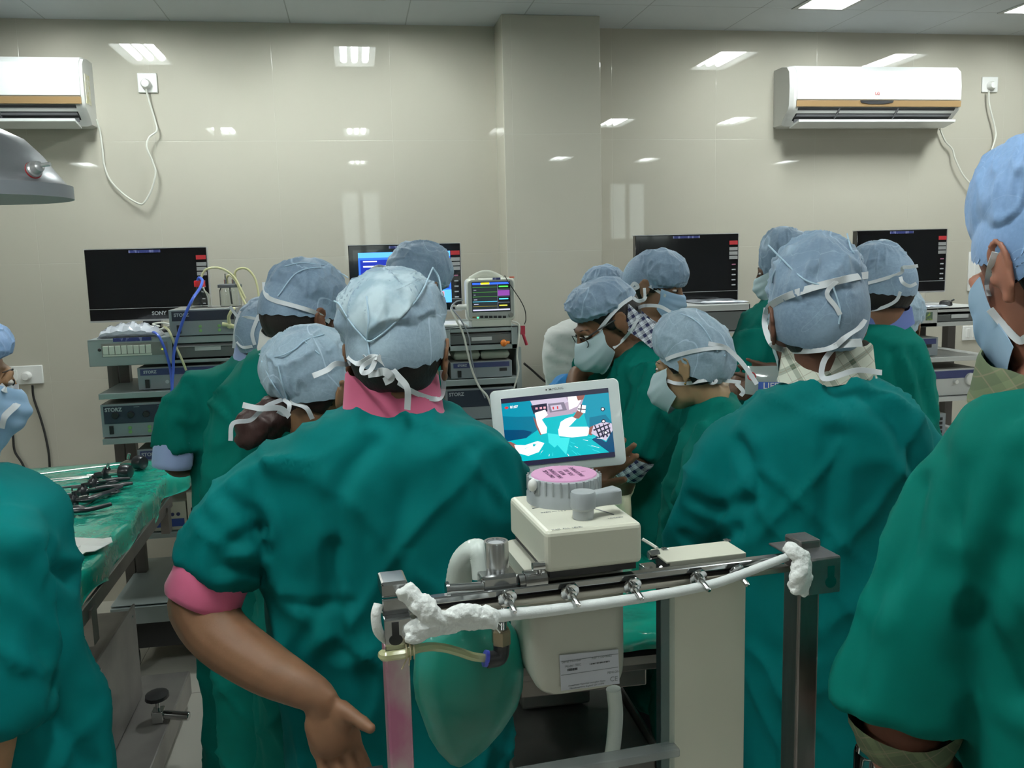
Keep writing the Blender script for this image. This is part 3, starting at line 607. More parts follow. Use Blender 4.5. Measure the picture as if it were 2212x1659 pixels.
a = at(1105,599,YF); b = MB(); b.bx(a.x-.011,a.x+.011,YF-.008,YF-.003,a.z-.004,a.z+.004); b.build('alarm_lamp', mat('alarm_lamp',(.75,.22,.15),rough=.4), t, smooth=0)
a = at(1072,602,YF); b = MB(); b.bx(a.x-.018,a.x+.018,YF-.008,YF-.005,a.z-.005,a.z+.005); b.build('asset_label', blue_lab, t, smooth=0)
a = at(1029,603,YF); text('BPL', .011, (a.x,YF-.006,a.z), (1,0,0),(0,0,1), dark, 'lettering', t)
b = MB(); a = at(1000,663,YF+.02); b.tube([a+Vector((-.035,0,-.002)),a+Vector((-.02,0,0)),a+Vector((.02,0,0))],[.006,.012,.013],12); b.build('side_plug', white_m, t)
flex([a+Vector((-.03,-.0,0)),at(980,660,YF),at(975,668,YF-.01),at(985,690,YF-.03),at(1000,720,YF-.03),at(1010,760,YF-.03),at(1020,800,YF-.03),at(1035,835,YF-.04),at(1052,855,YF-.05),at(1062,880,YF-.05)], .0048, flex_w, 'cable', 'white monitor cable hanging down in front of the middle cart')
flex([at(1000,648,YF+.02),at(985,652,YF+.01),at(976,665,YF-.02),at(995,690,YF-.035),at(1012,725,YF-.03),at(1018,770,YF-.03),at(1030,820,YF-.03),at(1048,860,YF-.04)], .0035, mat('grey_cable',(.25,.27,.30),rough=.5), 'cable', 'thin grey monitor cable hanging beside the white one')
flex([at(1090,595,YF-.02),at(1100,612,YF-.03),at(1112,630,YF-.02),at(1125,650,YF),at(1134,670,YF+.02),at(1136,690,YF+.05),at(1133,700,YF+.1)], .0022, flex_b, 'cable', 'thin dark cable looping over the right side of the patient monitor')
flex([at(1106,694,YF-.01),at(1116,697,YF-.02),at(1122,705,YF-.02),at(1120,735,YF-.02),at(1117,770,YF-.02),at(1120,800,YF-.02),at(1110,840,YF-.02)], .004, flex_w, 'cable', 'white cable down the right edge of the middle cart')
b = MB(); a = at(1128,713,YF+.05); b.bx(a.x-.008,a.x+.012,a.y-.01,a.y+.01,a.z-.02,a.z+.02); b.tube([a+Vector((.004,0,-.02)),a+Vector((.02,0,-.07))],.007); tag(b.build('cable_clip', mat('red_clip',(.45,.03,.06),rough=.4), None), 'red clip hanging off the right side of the middle cart', 'clip')
b = MB(); a = at(1088,741,YF-.03); b.ell(a,(.015,.014,.016)); b.tube([a,a+Vector((.027,0,.002))],[.009,.006]); b.lathe(a+Vector((0,-.012,0)),[(.004,0),(.004,.004)],(0,-1,0)); tag(b.build('orange_bulb', mat('orange_plastic',(.75,.20,.02),rough=.4), None), 'round orange bulb hanging before the drawer of the middle cart', 'bulb')
x0,x1,z0,z1 = fr(974,781,1106,818,YF)
t,W_,H_ = device(x0,x1,shB[0],shB[0]+(z1-z0),YF,.30,'insufflator','grey unit with blue band under folded cloth on the middle cart',style='small')
q = fr(1079,794,1095,801,YF); b = MB(); b.bx(q[0],q[1],YF-.002,YF,q[2],q[3]); b.build('socket', dark, t, smooth=0)
zt = shB[0]+(z1-z0)
def cushion(x0,x1,y0,y1,z0,z1,name,m_,lab,cat,amp=.006,sd=0):
    b = MB(); n = 22; rings = []
    for i in range(n+1):
        u = i/n; e = min(1,math.sin(math.pi*min(max(u,0.0),1))*4+.25)
        rings.append([Vector((x0+(x1-x0)*u,(y0+y1)/2+(y1-y0)/2*(1 if math.cos(a)>0 else -1)*abs(math.cos(a))**.45,(z0+z1)/2+(z1-z0)/2*e*(1 if math.sin(a)>0 else -1)*abs(math.sin(a))**.45)) for a in [2*math.pi*j/20 for j in range(20)]])
    b.loft(rings); P = np.array(b.v); nn = fbm(P*18, sd)-.5; P[:,2] += nn*amp; P[:,2] = np.maximum(P[:,2], z0); b.v = [tuple(p) for p in P]
    return tag(b.build(name, m_, None, smooth=60), lab, cat)
cl_m = mat('folded_cloth', (.30,.33,.27), rough=.8)
xm = (x0+x1)/2
cushion(x0+.02,xm-.002,YF+.03,YF+.26,zt,zt+.055,'folded_cloth',cl_m,'left stack of folded grey green cloth on the middle cart unit','cloth',sd=1)
cushion(xm+.002,x1-.005,YF+.03,YF+.26,zt,zt+.05,'folded_cloth',cl_m,'right stack of folded grey green cloth on the middle cart unit','cloth',sd=2)
x0,x1,z0,z1 = fr(962,838,1110,905,YF)
t,W_,H_ = device(x0,x1,shB[1],z1,YF,.36,'light_source','large dark fronted console with two small lamps behind the tablet',style='big')
for px,c in ((992,em('led_orange',(1,.25,.02),2)),(999,em('led_lime',(.4,1,.05),2))): a = at(px,893,YF); knob(t,a.x,a.z,YF,.004,c,.002,'indicator_lamp')
b = MB(); a = at(955,790,YF); b.bx(a.x-.09,a.x,YF,YF+.3,shB[0],shB[0]+.10)
t = thing('control_box','grey box left of the middle cart unit, mostly hidden by the big cap','medical device',(a.x-.05,YF+.15,shB[0])); b.build('casing', dev_side, t, smooth=0, bevel=.003)
for i in range(3):
    flex([at(1010+14*i,925,YF+.2),at(1004+12*i,950,YF+.2),at(1014+9*i,985,YF+.2)], .004, flex_b, 'cable', ['black cable under the middle cart shelf, left one','black cable under the middle cart shelf, centre one','black cable under the middle cart shelf, nearest the tablet'][i])
cushion(at(930,695,YF+.1).x,at(1005,695,YF+.1).x,YF+.02,YF+.25,ZB,ZB+.018,'paper_sheets',white_m,'white papers lying on the middle cart left of the monitor','paper',.004,5)

# ---- centre right cart (mostly hidden)
x0,x1,z0,z1 = fr(1370,660,1600,700,YF+.02); ZC1 = z1
tc_ = thing('equipment_cart', 'pale shelf cart mostly hidden under the television right of the pillar', 'cart', ((x0+x1)/2, 4.3, 0))
b = MB(); b.bx(x0-.1,x1+.04,YF,4.6,z1-.03,z1); b.bx(x0-.1,x1+.04,YF+.02,4.6,z1-.14,z1-.13); b.bx(x0-.1,x0-.09,YF,4.6,z1-.14,z1); b.bx(x1+.03,x1+.04,YF,4.6,z1-.14,z1); b.build('top_box', cart_l, tc_, smooth=0, bevel=.003)
b = MB(); b.bx(x0-.08,x1+.02,YF+.012,YF+.4,z1-.125,z1-.035); b.build('drawer', steel_m, tc_, smooth=0)
for X in (x0-.05,x1): b = MB(); b.bx(X-.02,X+.02,YF+.3,YF+.35,.0,z1-.14); b.build('post', cart_l, tc_, smooth=0)
for z_ in (.25,.65,1.0): b = MB(); b.bx(x0-.1,x1+.04,YF,4.6,z_,z_+.025); b.build('shelf', cart_l, tc_, smooth=0)
x0,x1,z0,z1 = fr(1373,507,1594,655,4.40)
tv(x0,x1,z0,z1,4.40,'black flat television right of the pillar above the masked heads', zs=ZC1, sony=.38)
cushion(at(1490,655,YF+.2).x,at(1590,655,YF+.2).x,YF+.05,YF+.3,ZC1,ZC1+.014,'plastic_wrap',pkt,'crumpled clear wrap on the cart below the television right of the pillar','wrap',.012,9)
# ---- right cart
x0,x1,z0,z1 = fr(1890,672,2126,706,YF-.05); ZD = z1+.0; YD = YF-.05; XD0,XD1 = x0,x1+.03
td = thing('equipment_cart', 'pale grey shelf cart at the far right with a wheel fronted unit', 'cart', ((x0+x1)/2, 4.3, 0))
ztD = at(2060,664,YD).z
b = MB(); b.bx(XD0,XD1,YD,4.6,ztD-.01,ztD); b.bx(XD0,XD1,YD,4.6,z0,z0+.02); b.bx(XD0,XD0+.006,YD,4.6,z0,ztD); b.bx(XD1-.006,XD1,YD,4.6,z0,ztD)
e0 = at(2025,685,YD).x; e1 = at(2124,680,YD).x
b.bx(XD0,e0,YD,YD+.01,z0,ztD); b.bx(e1,XD1,YD,YD+.01,z0,ztD); b.bx(e0,e1,YD,YD+.01,ztD-.022,ztD); b.build('top_box', cart_l, td, smooth=0, bevel=.002)
b = MB(); b.bx(e0,e1,YD+.012,YD+.4,z0+.022,ztD-.034); plab(b.build('drawer', steel_m, td, smooth=0, bevel=.003),'dark grey drawer under the top')
q = fr(2057,679,2094,687,YD); b = MB(); b.bx(q[0],q[1],YD+.006,YD+.013,q[2],q[3]); b.build('drawer_label', MATS['paper_label'], td, smooth=0)
a = at(2008,683,YD); b = MB(); b.bx(a.x-.02,a.x+.015,YD-.002,YD,a.z-.02,a.z+.02); b.build('badge', mat('blue_green_badge',(.10,.16,.12),rough=.4,vary=(60,(.35,.45,.1),.5,.6)), td, smooth=0)
for px in (1992,2056):
    a = at(px,720,YD+.35); b = MB(); b.bx(a.x-.022,a.x+.022,a.y,a.y+.05,.1,z0); b.build('post', post_m, td, smooth=0)
a = at(2127,800,YD+.28); b = MB(); b.bx(a.x-.0,a.x+.07,a.y,a.y+.03,.1,ztD-.1); 
o = b.build('post', cart_l, td, smooth=0)
b = MB()
for i in range(14): zz = .75+i*.045; b.bx(a.x+.018,a.x+.028,a.y-.0015,a.y,zz,zz+.02)
b.build('post_slots', dark, td, smooth=0)
shD = []
for py in (772,858,950):
    s_ = at(2040,py,YD-.02); b = MB(); b.bx(XD0,XD1+.02,YD-.02,YD+.45,s_.z-.022,s_.z); b.build('shelf', cart_l, td, smooth=0, bevel=.002); shD.append(s_.z)
b = MB(); b.bx(XD0,XD1+.02,YD-.02,YD+.5,.06,.14); b.build('base', cart_l, td, smooth=0)
for sx in (XD0+.08,XD1-.08): b = MB(); b.cyl((sx-.015,YD+.1,.05),(sx+.015,YD+.1,.05),.05); b.cyl((sx-.015,YD+.4,.05),(sx+.015,YD+.4,.05),.05); b.build('castor', dark, td)
x0,x1,z0,z1 = fr(1850,497,2043,632,4.38)
tv(x0,x1,z0,z1,4.38,'black flat television on the far right cart', zs=ztD, sony=.5)
x0,x1,z0,z1 = fr(1920,735,2026,765,YD+.03)
t,W_,H_ = device(x1-.30,x1,shD[0],z1+.01,YD+.03,.26,'camera_control_unit','grey unit with blue band behind the blue collar on the far right cart',style='small')
q = fr(1999,744,2012,751,YD+.03); b = MB(); b.bx(q[0],q[1],YD+.028,YD+.03,q[2],q[3]); b.build('socket', dark, t, smooth=0)
x0,x1,z0,z1 = fr(1960,798,2113,848,YD)
t,W_,H_ = device(x1-.36,x1,shD[1],z1,YD,.30,'roller_pump','grey unit with a big white wheel on the far right cart',style='wheel')
a = at(2095,818,YD); knob(t,a.x,a.z,YD,.030,white_m,.02,'wheel'); a = at(2062,824,YD); knob(t,a.x,a.z,YD,.011,white_m,.02,'knob')
a = at(2035,870,YD); t,W_,H_ = device(a.x-.05,a.x+.06,shD[2],shD[2]+.12,YD+.05,.1,'handset_charger','small dark handset under the wheel fronted unit',style='none')
b = MB()
for i in range(4): b.bx(a.x-.03,a.x+.04,YD+.046,YD+.05,shD[2]+.02+.022*i,shD[2]+.034+.022*i)
b.build('key', dark, t, smooth=0)
b = MB(); a = at(2043,652,YD+.12); b.lathe((a.x,a.y,ztD),[(.028,0),(.032,.006),(.028,.022),(.015,.028),(0,.029)]); b.tube([(a.x+.02,a.y,ztD+.02),(a.x+.045,a.y,ztD+.03)],.005); tag(b.build('probe_holder', dark, None), 'small black object on top of the far right cart', 'device')
cushion(at(1985,652,YD+.1).x,at(2030,652,YD+.1).x,YD+.03,YD+.25,ztD,ztD+.012,'plastic_wrap',pkt,'flat clear wrap on the far right cart beside the black object','wrap',.01,12)
socket(3.62,3.78,1.20,1.29,'white switch plate behind the far right cart',[],(.2,.5,.8))
# ================================================================ PEOPLE: builder
def gown_mat(name, col, dk):
    M = mat(name, col, rough=.8, spec=.10, vary=(5, dk, .35, .75), bump=(900,.12,.0006))
    nt = M.node_tree; b_ = nt.nodes['Principled BSDF']; old = b_.inputs['Normal'].links[0].from_node; tc = nt.nodes.new('ShaderNodeTexCoord')
    for sc_, st, di, stv in ((6.0,.7,.028,(1,1,.40)),(12.0,.35,.010,(1,1,.8))):
        mp = nt.nodes.new('ShaderNodeMapping'); mp.inputs['Scale'].default_value = stv; mp.inputs['Rotation'].default_value = (.2,.35,0)
        n = nt.nodes.new('ShaderNodeTexNoise'); n.noise_type = 'RIDGED_MULTIFRACTAL'; n.inputs['Scale'].default_value = sc_; n.inputs['Detail'].default_value = 1.5; n.inputs['Distortion'].default_value = .6
        nt.links.new(tc.outputs['Object'], mp.inputs[0]); nt.links.new(mp.outputs[0], n.inputs['Vector'])
        bp = nt.nodes.new('ShaderNodeBump'); bp.inputs['Strength'].default_value = st; bp.inputs['Distance'].default_value = di
        nt.links.new(n.outputs['Fac'], bp.inputs['Height']); nt.links.new(old.outputs[0], bp.inputs['Normal']); old = bp
    nt.links.new(old.outputs[0], b_.inputs['Normal']); return M
GT = gown_mat('gown_teal', (.000,.145,.143), (.000,.108,.103))
GG = gown_mat('gown_green', (.000,.132,.104), (.000,.100,.077))
GD = gown_mat('gown_green_deep', (.000,.110,.090), (.000,.085,.066))
skin_tone = {}
def skin(name, c):
    if name not in skin_tone:
        m_ = mat('skin_'+name, c, rough=.5, spec=.35, vary=(14, tuple(x*.72 for x in c), .35, .8), bump=(240,.15,.0008))
        b_ = m_.node_tree.nodes['Principled BSDF']; b_.inputs['Subsurface Weight'].default_value = .08; b_.inputs['Subsurface Radius'].default_value = (.02,.008,.004); b_.inputs['Subsurface Scale'].default_value = .3
        skin_tone[name] = m_
    return skin_tone[name]
hair_m = mat('black_hair', (.012,.009,.008), rough=.55, spec=.4, bump=(160,.5,.003,(1,1,.15)))
hair_b = mat('dark_brown_hair', (.035,.014,.012), rough=.5, spec=.4, bump=(160,.5,.003,(1,1,.15)))
trouser_m = mat('dark_trousers', (.02,.022,.03), rough=.8); shoe_m = mat('dark_clog', (.02,.03,.03), rough=.4)
eye_m = mat('eye_white', (.5,.45,.42), rough=.2); iris_m = mat('eye_dark', (.01,.006,.005), rough=.15)
def cap_mat(name, c1, c2, c3):
    """thin non-woven cloth: grey-blue with slight mottling, crisp paler creases where the cloth doubles"""
    M = mat(name, c1, rough=.6, spec=.35, sheen=.15, bump=(26,.45,.007,(1,1,1)))
    nt = M.node_tree; b_ = nt.nodes['Principled BSDF']; tc = nt.nodes.new('ShaderNodeTexCoord')
    def nz(scale, det, typ=None, dist=0.0):
        n = nt.nodes.new('ShaderNodeTexNoise'); n.inputs['Scale'].default_value = scale; n.inputs['Detail'].default_value = det; n.inputs['Distortion'].default_value = dist
        nt.links.new(tc.outputs['Object'], n.inputs['Vector']); return n.outputs['Fac']
    def rng(v, a, b, c=0, d=1):
        r = nt.nodes.new('ShaderNodeMapRange'); 
        for i, q in enumerate((a,b,c,d)): r.inputs[i+1].default_value = q
        nt.links.new(v, r.inputs[0]); return r.outputs[0]
    m1 = rng(math_node(nt,'ADD',math_node(nt,'MULTIPLY',nz(9,2),.75),math_node(nt,'MULTIPLY',nz(170,2),.25)), .36, .64)
    col = mix_col(nt, m1, c1, c2)
    l1 = rng(math_node(nt,'ABSOLUTE',math_node(nt,'SUBTRACT',nz(5.5,0,dist=.3),.5)), 0, .008, .65, 0)
    l2 = rng(math_node(nt,'ABSOLUTE',math_node(nt,'SUBTRACT',nz(15,0,dist=.4),.52)), 0, .007, .28, 0)
    col = mix_col(nt, math_node(nt,'MAXIMUM',l1,l2), col, c3)
    nt.links.new(col, b_.inputs['Base Color']); return M
cap_b = cap_mat('cap_blue', (.28,.39,.51), (.18,.26,.36), (.48,.62,.75)); cap_p = cap_mat('cap_pale_blue', (.37,.49,.58), (.23,.32,.41), (.56,.70,.80)); cap_d = cap_mat('cap_strong_blue', (.25,.40,.66), (.17,.29,.50), (.45,.60,.80))
seam_m = mat('cap_seam', (.42,.58,.70), rough=.6)
mask_m = mat('mask_pale', (.50,.62,.66), rough=.7, bump=(120,.2,.002)); mask_b = mat('mask_blue', (.30,.47,.68), rough=.65, vary=(9,(.42,.58,.74),.4,.7)); strap_m = mat('mask_tie', (.68,.71,.74), rough=.7)
def plaid(name, base, c1, c2, s, wid=.25, u='Object'):
    M = bpy.data.materials.new(name); M.use_nodes = True; nt = M.node_tree; b_ = nt.nodes['Principled BSDF']; b_.inputs['Roughness'].default_value = .8
    tc = nt.nodes.new('ShaderNodeTexCoord'); sp = nt.nodes.new('ShaderNodeSeparateXYZ')
    mp = nt.nodes.new('ShaderNodeMapping'); mp.inputs['Rotation'].default_value = (.3,.5,.6); nt.links.new(tc.outputs[u], mp.inputs[0]); nt.links.new(mp.outputs[0], sp.inputs[0])
    def stripe(ch, sc_, w_):
        v = math_node(nt, 'FRACT', math_node(nt, 'ADD', math_node(nt, 'MULTIPLY', sp.outputs[ch], sc_), 50)); return math_node(nt, 'LESS_THAN', v, w_)
    a = stripe(0, s, wid); c = stripe(2, s, wid); e = stripe(0, s*2.03, wid*.3); f = stripe(2, s*2.03, wid*.3)
    k = math_node(nt, 'MULTIPLY', math_node(nt, 'ADD', a, c), .5)
    col = mix_col(nt, k, base, c1); col = mix_col(nt, math_node(nt, 'MULTIPLY', math_node(nt, 'MAXIMUM', e, f), .5), col, c2)
    nt.links.new(col, b_.inputs['Base Color']); MATS[name] = M; return M
plaid_w = plaid('white_green_check', (.66,.68,.58), (.12,.16,.11), (.30,.22,.16), 21, .20)
plaid_n = plaid('navy_white_check', (.62,.66,.70), (.008,.012,.06), (.012,.02,.09), 46, .45)
plaid_g = plaid('olive_check', (.075,.10,.05), (.13,.16,.08), (.22,.16,.11), 24, .22)
pink_m = mat('pink_cotton', (.62,.115,.23), rough=.75, sheen=.2, bump=(700,.15,.0006)); lav_m = mat('lavender_cotton', (.30,.38,.62), rough=.75, sheen=.2); white_c = mat('white_cotton', (.62,.63,.60), rough=.8, sheen=.2)
blue_c = mat('blue_cotton', (.09,.13,.33), rough=.8, bump=(500,.2,.0008))

class Fig:
    """one person: v = horizontal direction away from the camera, r = its right"""
    def __init__(s, label, px, py, Y, head=None, skin_='brown', sc_=1.0, skc=(.17,.085,.045)):
        s.C = CAM + ray(px,py)*Y; d = s.C-CAM; s.v = Vector((d.x,d.y,0)).normalized(); s.r = Vector((s.v.y,-s.v.x,0))
        s.s = sc_; s.skin = skin(skin_, skc); s.root = thing('person', label, 'person', (s.C.x, s.C.y, 0), 'people in surgical gowns'); s.surf = []
        s.body = MB(); s.hd = None
    def Q(s, px, py, o=0.0):
        d = ray(px, py); k = ((s.C-CAM).dot(s.v)+o)/d.dot(s.v); return CAM + d*k
    def dpx(s, P): return pxm(P)
    # ---- head
    def head(s, px, py, o=0, yaw=0, pitch=0, roll=0):
        """centre of the head (between the ears); yaw 0 looks away from the camera, 90 to the right"""
        s.hc = s.Q(px, py, o); y, p, q = [math.radians(a) for a in (yaw, pitch, roll)]
        f = s.v*math.cos(y) + s.r*math.sin(y); rt = s.r*math.cos(y) - s.v*math.sin(y); up = Vector((0,0,1))
        f2 = f*math.cos(p) - up*math.sin(p); u2 = up*math.cos(p) + f*math.sin(p)
        r3 = rt*math.cos(q) - u2*math.sin(q); u3 = u2*math.cos(q) + rt*math.sin(q)
        s.HM = Matrix((r3, f2, u3)).transposed()
        b = s.body; E = lambda c, r, rot=None: b.ell(s.H(*c), [x*s.s for x in r], s.HM @ rot if rot is not None else s.HM, 20, 14)
        E((0,-.014,.032),(.075,.094,.086)); E((0,.034,-.035),(.058,.058,.082)); E((0,.052,-.092),(.036,.034,.028)); E((0,.018,-.075),(.050,.045,.040))
        E((0,.083,.020),(.046,.014,.012)); b.tube([s.H(0,.090,.014),s.H(0,.104,-.012),s.H(0,.112,-.032),s.H(0,.098,-.042)],[.009*s.s,.010*s.s,.013*s.s,.010*s.s],10)
        for k in (-1,1):
            E((k*.012,.099,-.038),(.009,.010,.008)); E((k*.034,.066,-.028),(.022,.022,.020)); E((k*.031,.080,.007),(.016,.010,.010))
            # ear: plate, rim, lobe
            R_ = Matrix.Rotation(k*.35,3,'Z') @ Matrix.Rotation(-.2,3,'X')
            E((k*.079,-.008,-.008),(.006,.019,.029),R_)
            rim = [(.077,.006,.004),(.081,.003,.018),(.084,-.009,.026),(.087,-.022,.022),(.087,-.027,.005),(.083,-.021,-.014),(.078,-.010,-.030)]
            b.tube(catmull([s.H(k*x,y_,z) for x,y_,z in rim],4), .0042*s.s, 8); E((k*.079,-.006,-.034),(.006,.008,.010)); E((k*.080,.006,-.010),(.005,.005,.008))
        E((0,.092,-.066),(.022,.012,.006)); E((0,.091,-.074),(.019,.012,.006))
        return s
    def H(s, x, y, z): return s.hc + s.HM @ (Vector((x,y,z))*s.s)
    def eyes(s):
        for k in (-1,1):
            b = MB(); b.ell(s.H(k*.031,.0835,.006), (.0135*s.s,.0105*s.s,.006*s.s), s.HM, 14, 8); e = b.build('eye', eye_m, s.root)
            b = MB(); b.ell(s.H(k*.031,.0930,.006), (.0055*s.s,.0025*s.s,.0055*s.s), s.HM, 12, 8); b.build('iris', iris_m, e)
            b = MB(); b.tube([s.H(k*.014,.0930,.023),s.H(k*.030,.0895,.027),s.H(k*.046,.073,.021)],[.0016,.0020,.0010],8,flat=.8); b.build('eyebrow', hair_m, s.root)
    def hair(s, m_=None, lo=-.062, front=.035, bun=None):
        """shell that lies over the skull behind the hairline and dips under the skin elsewhere"""
        b = MB(); n, k = 48, 30; c = (0,-.016,.018); R0 = (.0775,.0955,.097); rows = []
        for i in range(1,k):
            t = math.pi*i/k; row = []
            for j in range(n):
                a = 2*math.pi*j/n; x,y_,z = R0[0]*math.sin(t)*math.cos(a), R0[1]*math.sin(t)*math.sin(a), R0[2]*math.cos(t)
                X,Y_,Z_ = c[0]+x, c[1]+y_, c[2]+z
                edge = min((front + .55*(Z_-.0) - Y_), (Z_-lo)*1.0)           # >0 inside the hair
                if Z_ < -.02: edge = min(edge, -.012-Y_+ .0*(Z_))
                f = .84 + .19*max(0,min(1,(edge+.006)/.012)); f += .012*math.sin(13*a+5*t)*0.5
                zz = Z_ if Z_ > 0 else Z_*1.0
                row.append(s.H(c[0]+x*f, c[1]+y_*f, c[2]+z*f))
            rows.append(row)
        b.loft(rows)
        o = b.build('hair', m_ or hair_m, s.root, smooth=180); s.surf.append(b)
        if bun:
            b = MB()
            for (px,py,o_,r) in bun: b.ell(s.Q(px,py,o_), (r,r*.9,r*1.05))
            me = remeshed(b, .006, 5); a, nn = mesh_np(me); a = a + nn*((fbm(a*45,3)-.5)*.02)[:,None]; me.vertices.foreach_set('co', a.ravel()); link_mesh(me, 'hair_bun', m_ or hair_b, s.root)
    # ---- cap
    def cap(s, dx=0, dy=-.02, dz=.045, r=(.100,.115,.090), tilt=18, roll=0, hem=112, m_=None, wr=.006, sd=0, pleat=26, puff=None, name='surgical_cap', expo=1.0, yawc=0, box=None):
        R_ = s.HM @ Matrix.Rotation(math.radians(yawc),3,'Z') @ Matrix.Rotation(math.radians(tilt),3,'X') @ Matrix.Rotation(math.radians(roll),3,'Y'); c = s.H(dx,dy,dz)
        n, k = 144, 56; tm = math.radians(hem); P = []
        for i in range(k+7):
            if i <= k: t = tm*i/k; q = 1.0
            else: t = tm + .03*(i-k)*.6; q = 1-.055*(i-k)*.55
            for j in range(n):
                a = 2*math.pi*j/n; st = math.sin(t)**expo if t < math.pi/2 else math.sin(t); 
                x = r[0]*st*math.cos(a)*q; y_ = r[1]*st*math.sin(a)*q; z = r[2]*math.cos(t) if t < math.pi/2 else r[2]*math.cos(t)*1.05
                f = 1.0
                if puff:
                    for (pa, pt, pw, ph) in puff:
                        da = math.atan2(math.sin(a-math.radians(pa)), math.cos(a-math.radians(pa))); f += ph*math.exp(-(da*da+(t-math.radians(pt))**2)/(pw*pw))
                P.append((x*f,y_*f,z*f, a, t))
        P = np.array(P); co = P[:,:3]; nrm = co/np.linalg.norm(co,axis=1)[:,None]
        dirs = np.stack([np.cos(P[:,3])*3, np.sin(P[:,3])*3, P[:,4]*1.1],1)
        crum = ridge(co*22+fbm(co*14,sd+3,2)[:,None]*2.2+sd*7.1, sd)**4*1.0 + ridge(dirs*1.6+sd*3.3, sd+9)**5*.9*np.clip((P[:,4]-.35)/.6,0,1) + (fbm(co*34+sd, sd+5)-.5)*.35
        edge = np.clip((P[:,4]-tm*.55)/(tm*.45),0,1)
        gath = np.sin(P[:,3]*pleat+4*noise(np.stack([P[:,3]*2,P[:,4]*0,P[:,4]*0],1)+sd,sd)*2)*edge**3*.30
        d = wr*((crum-.55)*(1-.75*edge**4)+gath)
        co = co + nrm*d[:,None]*s.s
        M_ = np.array(R_); co = co@M_.T*1.0; co = co*s.s + np.array(c)
        if box:
            rr, fw_, uu, cc = np.array(RT), np.array(FW), np.array(UP), np.array(CAM); r_ = np.array(s.r)
            for it in range(8):
                q = co-cc; dd = q@fw_; X = PCX+FPX*(q@rr)/dd; Yp = PCY-FPX*(q@uu)/dd; m0 = co.mean(0); k_ = ((m0-cc)@fw_)/FPX
                sx = (box[2]-box[0])/(X.max()-X.min()); sz = (box[3]-box[1])/(Yp.max()-Yp.min())
                q = co-m0; xr = q@r_; q = q + np.outer(xr*(sx-1), r_); q[:,2] = q[:,2]*sz
                co = m0 + q
                q = co-cc; dd = q@fw_; X = PCX+FPX*(q@rr)/dd; Yp = PCY-FPX*(q@uu)/dd
                co = co + r_*((box[0]+box[2])/2-(X.max()+X.min())/2)*k_; co[:,2] -= ((box[1]+box[3])/2-(Yp.max()+Yp.min())/2)*k_
        q = (co-np.array(s.hc))@np.array(s.HM)/s.s - np.array((0,-.016,.018)); rr_ = np.linalg.norm(q/np.array((.0835,.1015,.103)),axis=1); f_ = np.where(rr_ < 1, 1/np.maximum(rr_,.3), 1.0)
        co = ((q*f_[:,None]+np.array((0,-.016,.018)))*s.s)@np.array(s.HM).T + np.array(s.hc)
        b = MB(); rings = [[Vector(p) for p in co[i*n:(i+1)*n]] for i in range(1,k+7)]
        b.loft([[Vector(co[0])]*n]+rings, cap=False); 
        o = b.build(name, m_ or cap_b, s.root, smooth=180); s.surf.append(b); s.capo = o; s._bvh = None
        return o
    def bvh(s):
        if getattr(s,'_bvh',None) is None:
            v = []; f = []
            for b in s.surf: o = len(v); v += list(b.v); f += [tuple(i+o for i in q) for q in b.f]
            s._bvh = BVHTree.FromPolygons([Vector(x) for x in v], f)
        return s._bvh
    def snap(s, px, py, o=.004, default=0):
        d = ray(px,py).normalized(); h = s.bvh().ray_cast(CAM, d)
        if h[0] is None or abs((h[0]-s.C).dot(s.v)) > .5: return s.Q(px,py,default)
        return h[0] - d*o
    def seam(s, paths, r=.0018, m_=None, name='seam', parent=None):
        b = MB()
        for p in paths: b.tube(catmull([s.snap(x,y,.0036) for x,y in p],8), r, 6)
        return b.build(name, m_ or seam_m, parent or s.capo)
    def ribbon(s, path, w=.009, name='mask_tie', m_=None, parent=None, th=.0012, off=.004, n=6):
        """path: (px,py) lies on the figure, (px,py,o) hangs free at that depth offset"""
        P = [s.snap(*p,o=off) if len(p)==2 else s.Q(p[0],p[1],p[2]) for p in path]; P = catmull(P, n); b = MB(); rings = []
        for i, p in enumerate(P):
            d = (P[min(i+1,len(P)-1)]-P[max(i-1,0)]).normalized(); nrm = (CAM-p).normalized(); nrm = (nrm-d*nrm.dot(d)).normalized(); side = d.cross(nrm)
            ca, sa = math.cos(.35*math.sin(i*.45)), math.sin(.35*math.sin(i*.45)); S = side*ca+nrm*sa; N = nrm*ca-side*sa
            rings.append([p+S*w/2+N*th/2, p-S*w/2+N*th/2, p-S*w/2-N*th/2, p+S*w/2-N*th/2])
        b.loft(rings); return b.build(name, m_ or strap_m, parent or s.root, smooth=30)
    def mask(s, m_=None, bot=-.118, top=-.006, wdt=72, loose=0.0, pleats=4, ry=.106, sd=1, bagz=0):
        """curved pleated panel over nose and chin"""
        b = MB(); nu, nv = 40, 28; F_ = []; 
        for v_ in range(nv+1):
            V = v_/nv; z = top+(bot-top)*V; row = []
            for u_ in range(nu+1):
                U = u_/nu*2-1; a = math.radians(wdt)*U
                mid = math.sin(math.pi*min(1,V*1.02)); rx = .069-.016*V; yy = ry + .012*math.sin(math.pi*min(1,V*1.25)) - .012*V + loose*mid
                nose = .015*math.exp(-(U*3.2)**2)*math.exp(-((V-.28)*3.0)**2)
                ple = .0018*math.sin(V*math.pi*2*pleats)*(1-abs(U)**3)
                zz = z + (.050*abs(U)**2.0)*V + (.012*abs(U)**2 if V < .1 else 0) - bagz*mid*(1-U*U)
                row.append(s.H((rx+.004+loose*.4*mid)*math.sin(a), (yy-.010)*math.cos(a)**.85+.010+nose+ple, zz))
            F_.append(row)
        P = [p for r_ in F_ for p in r_]; n1 = nu+1
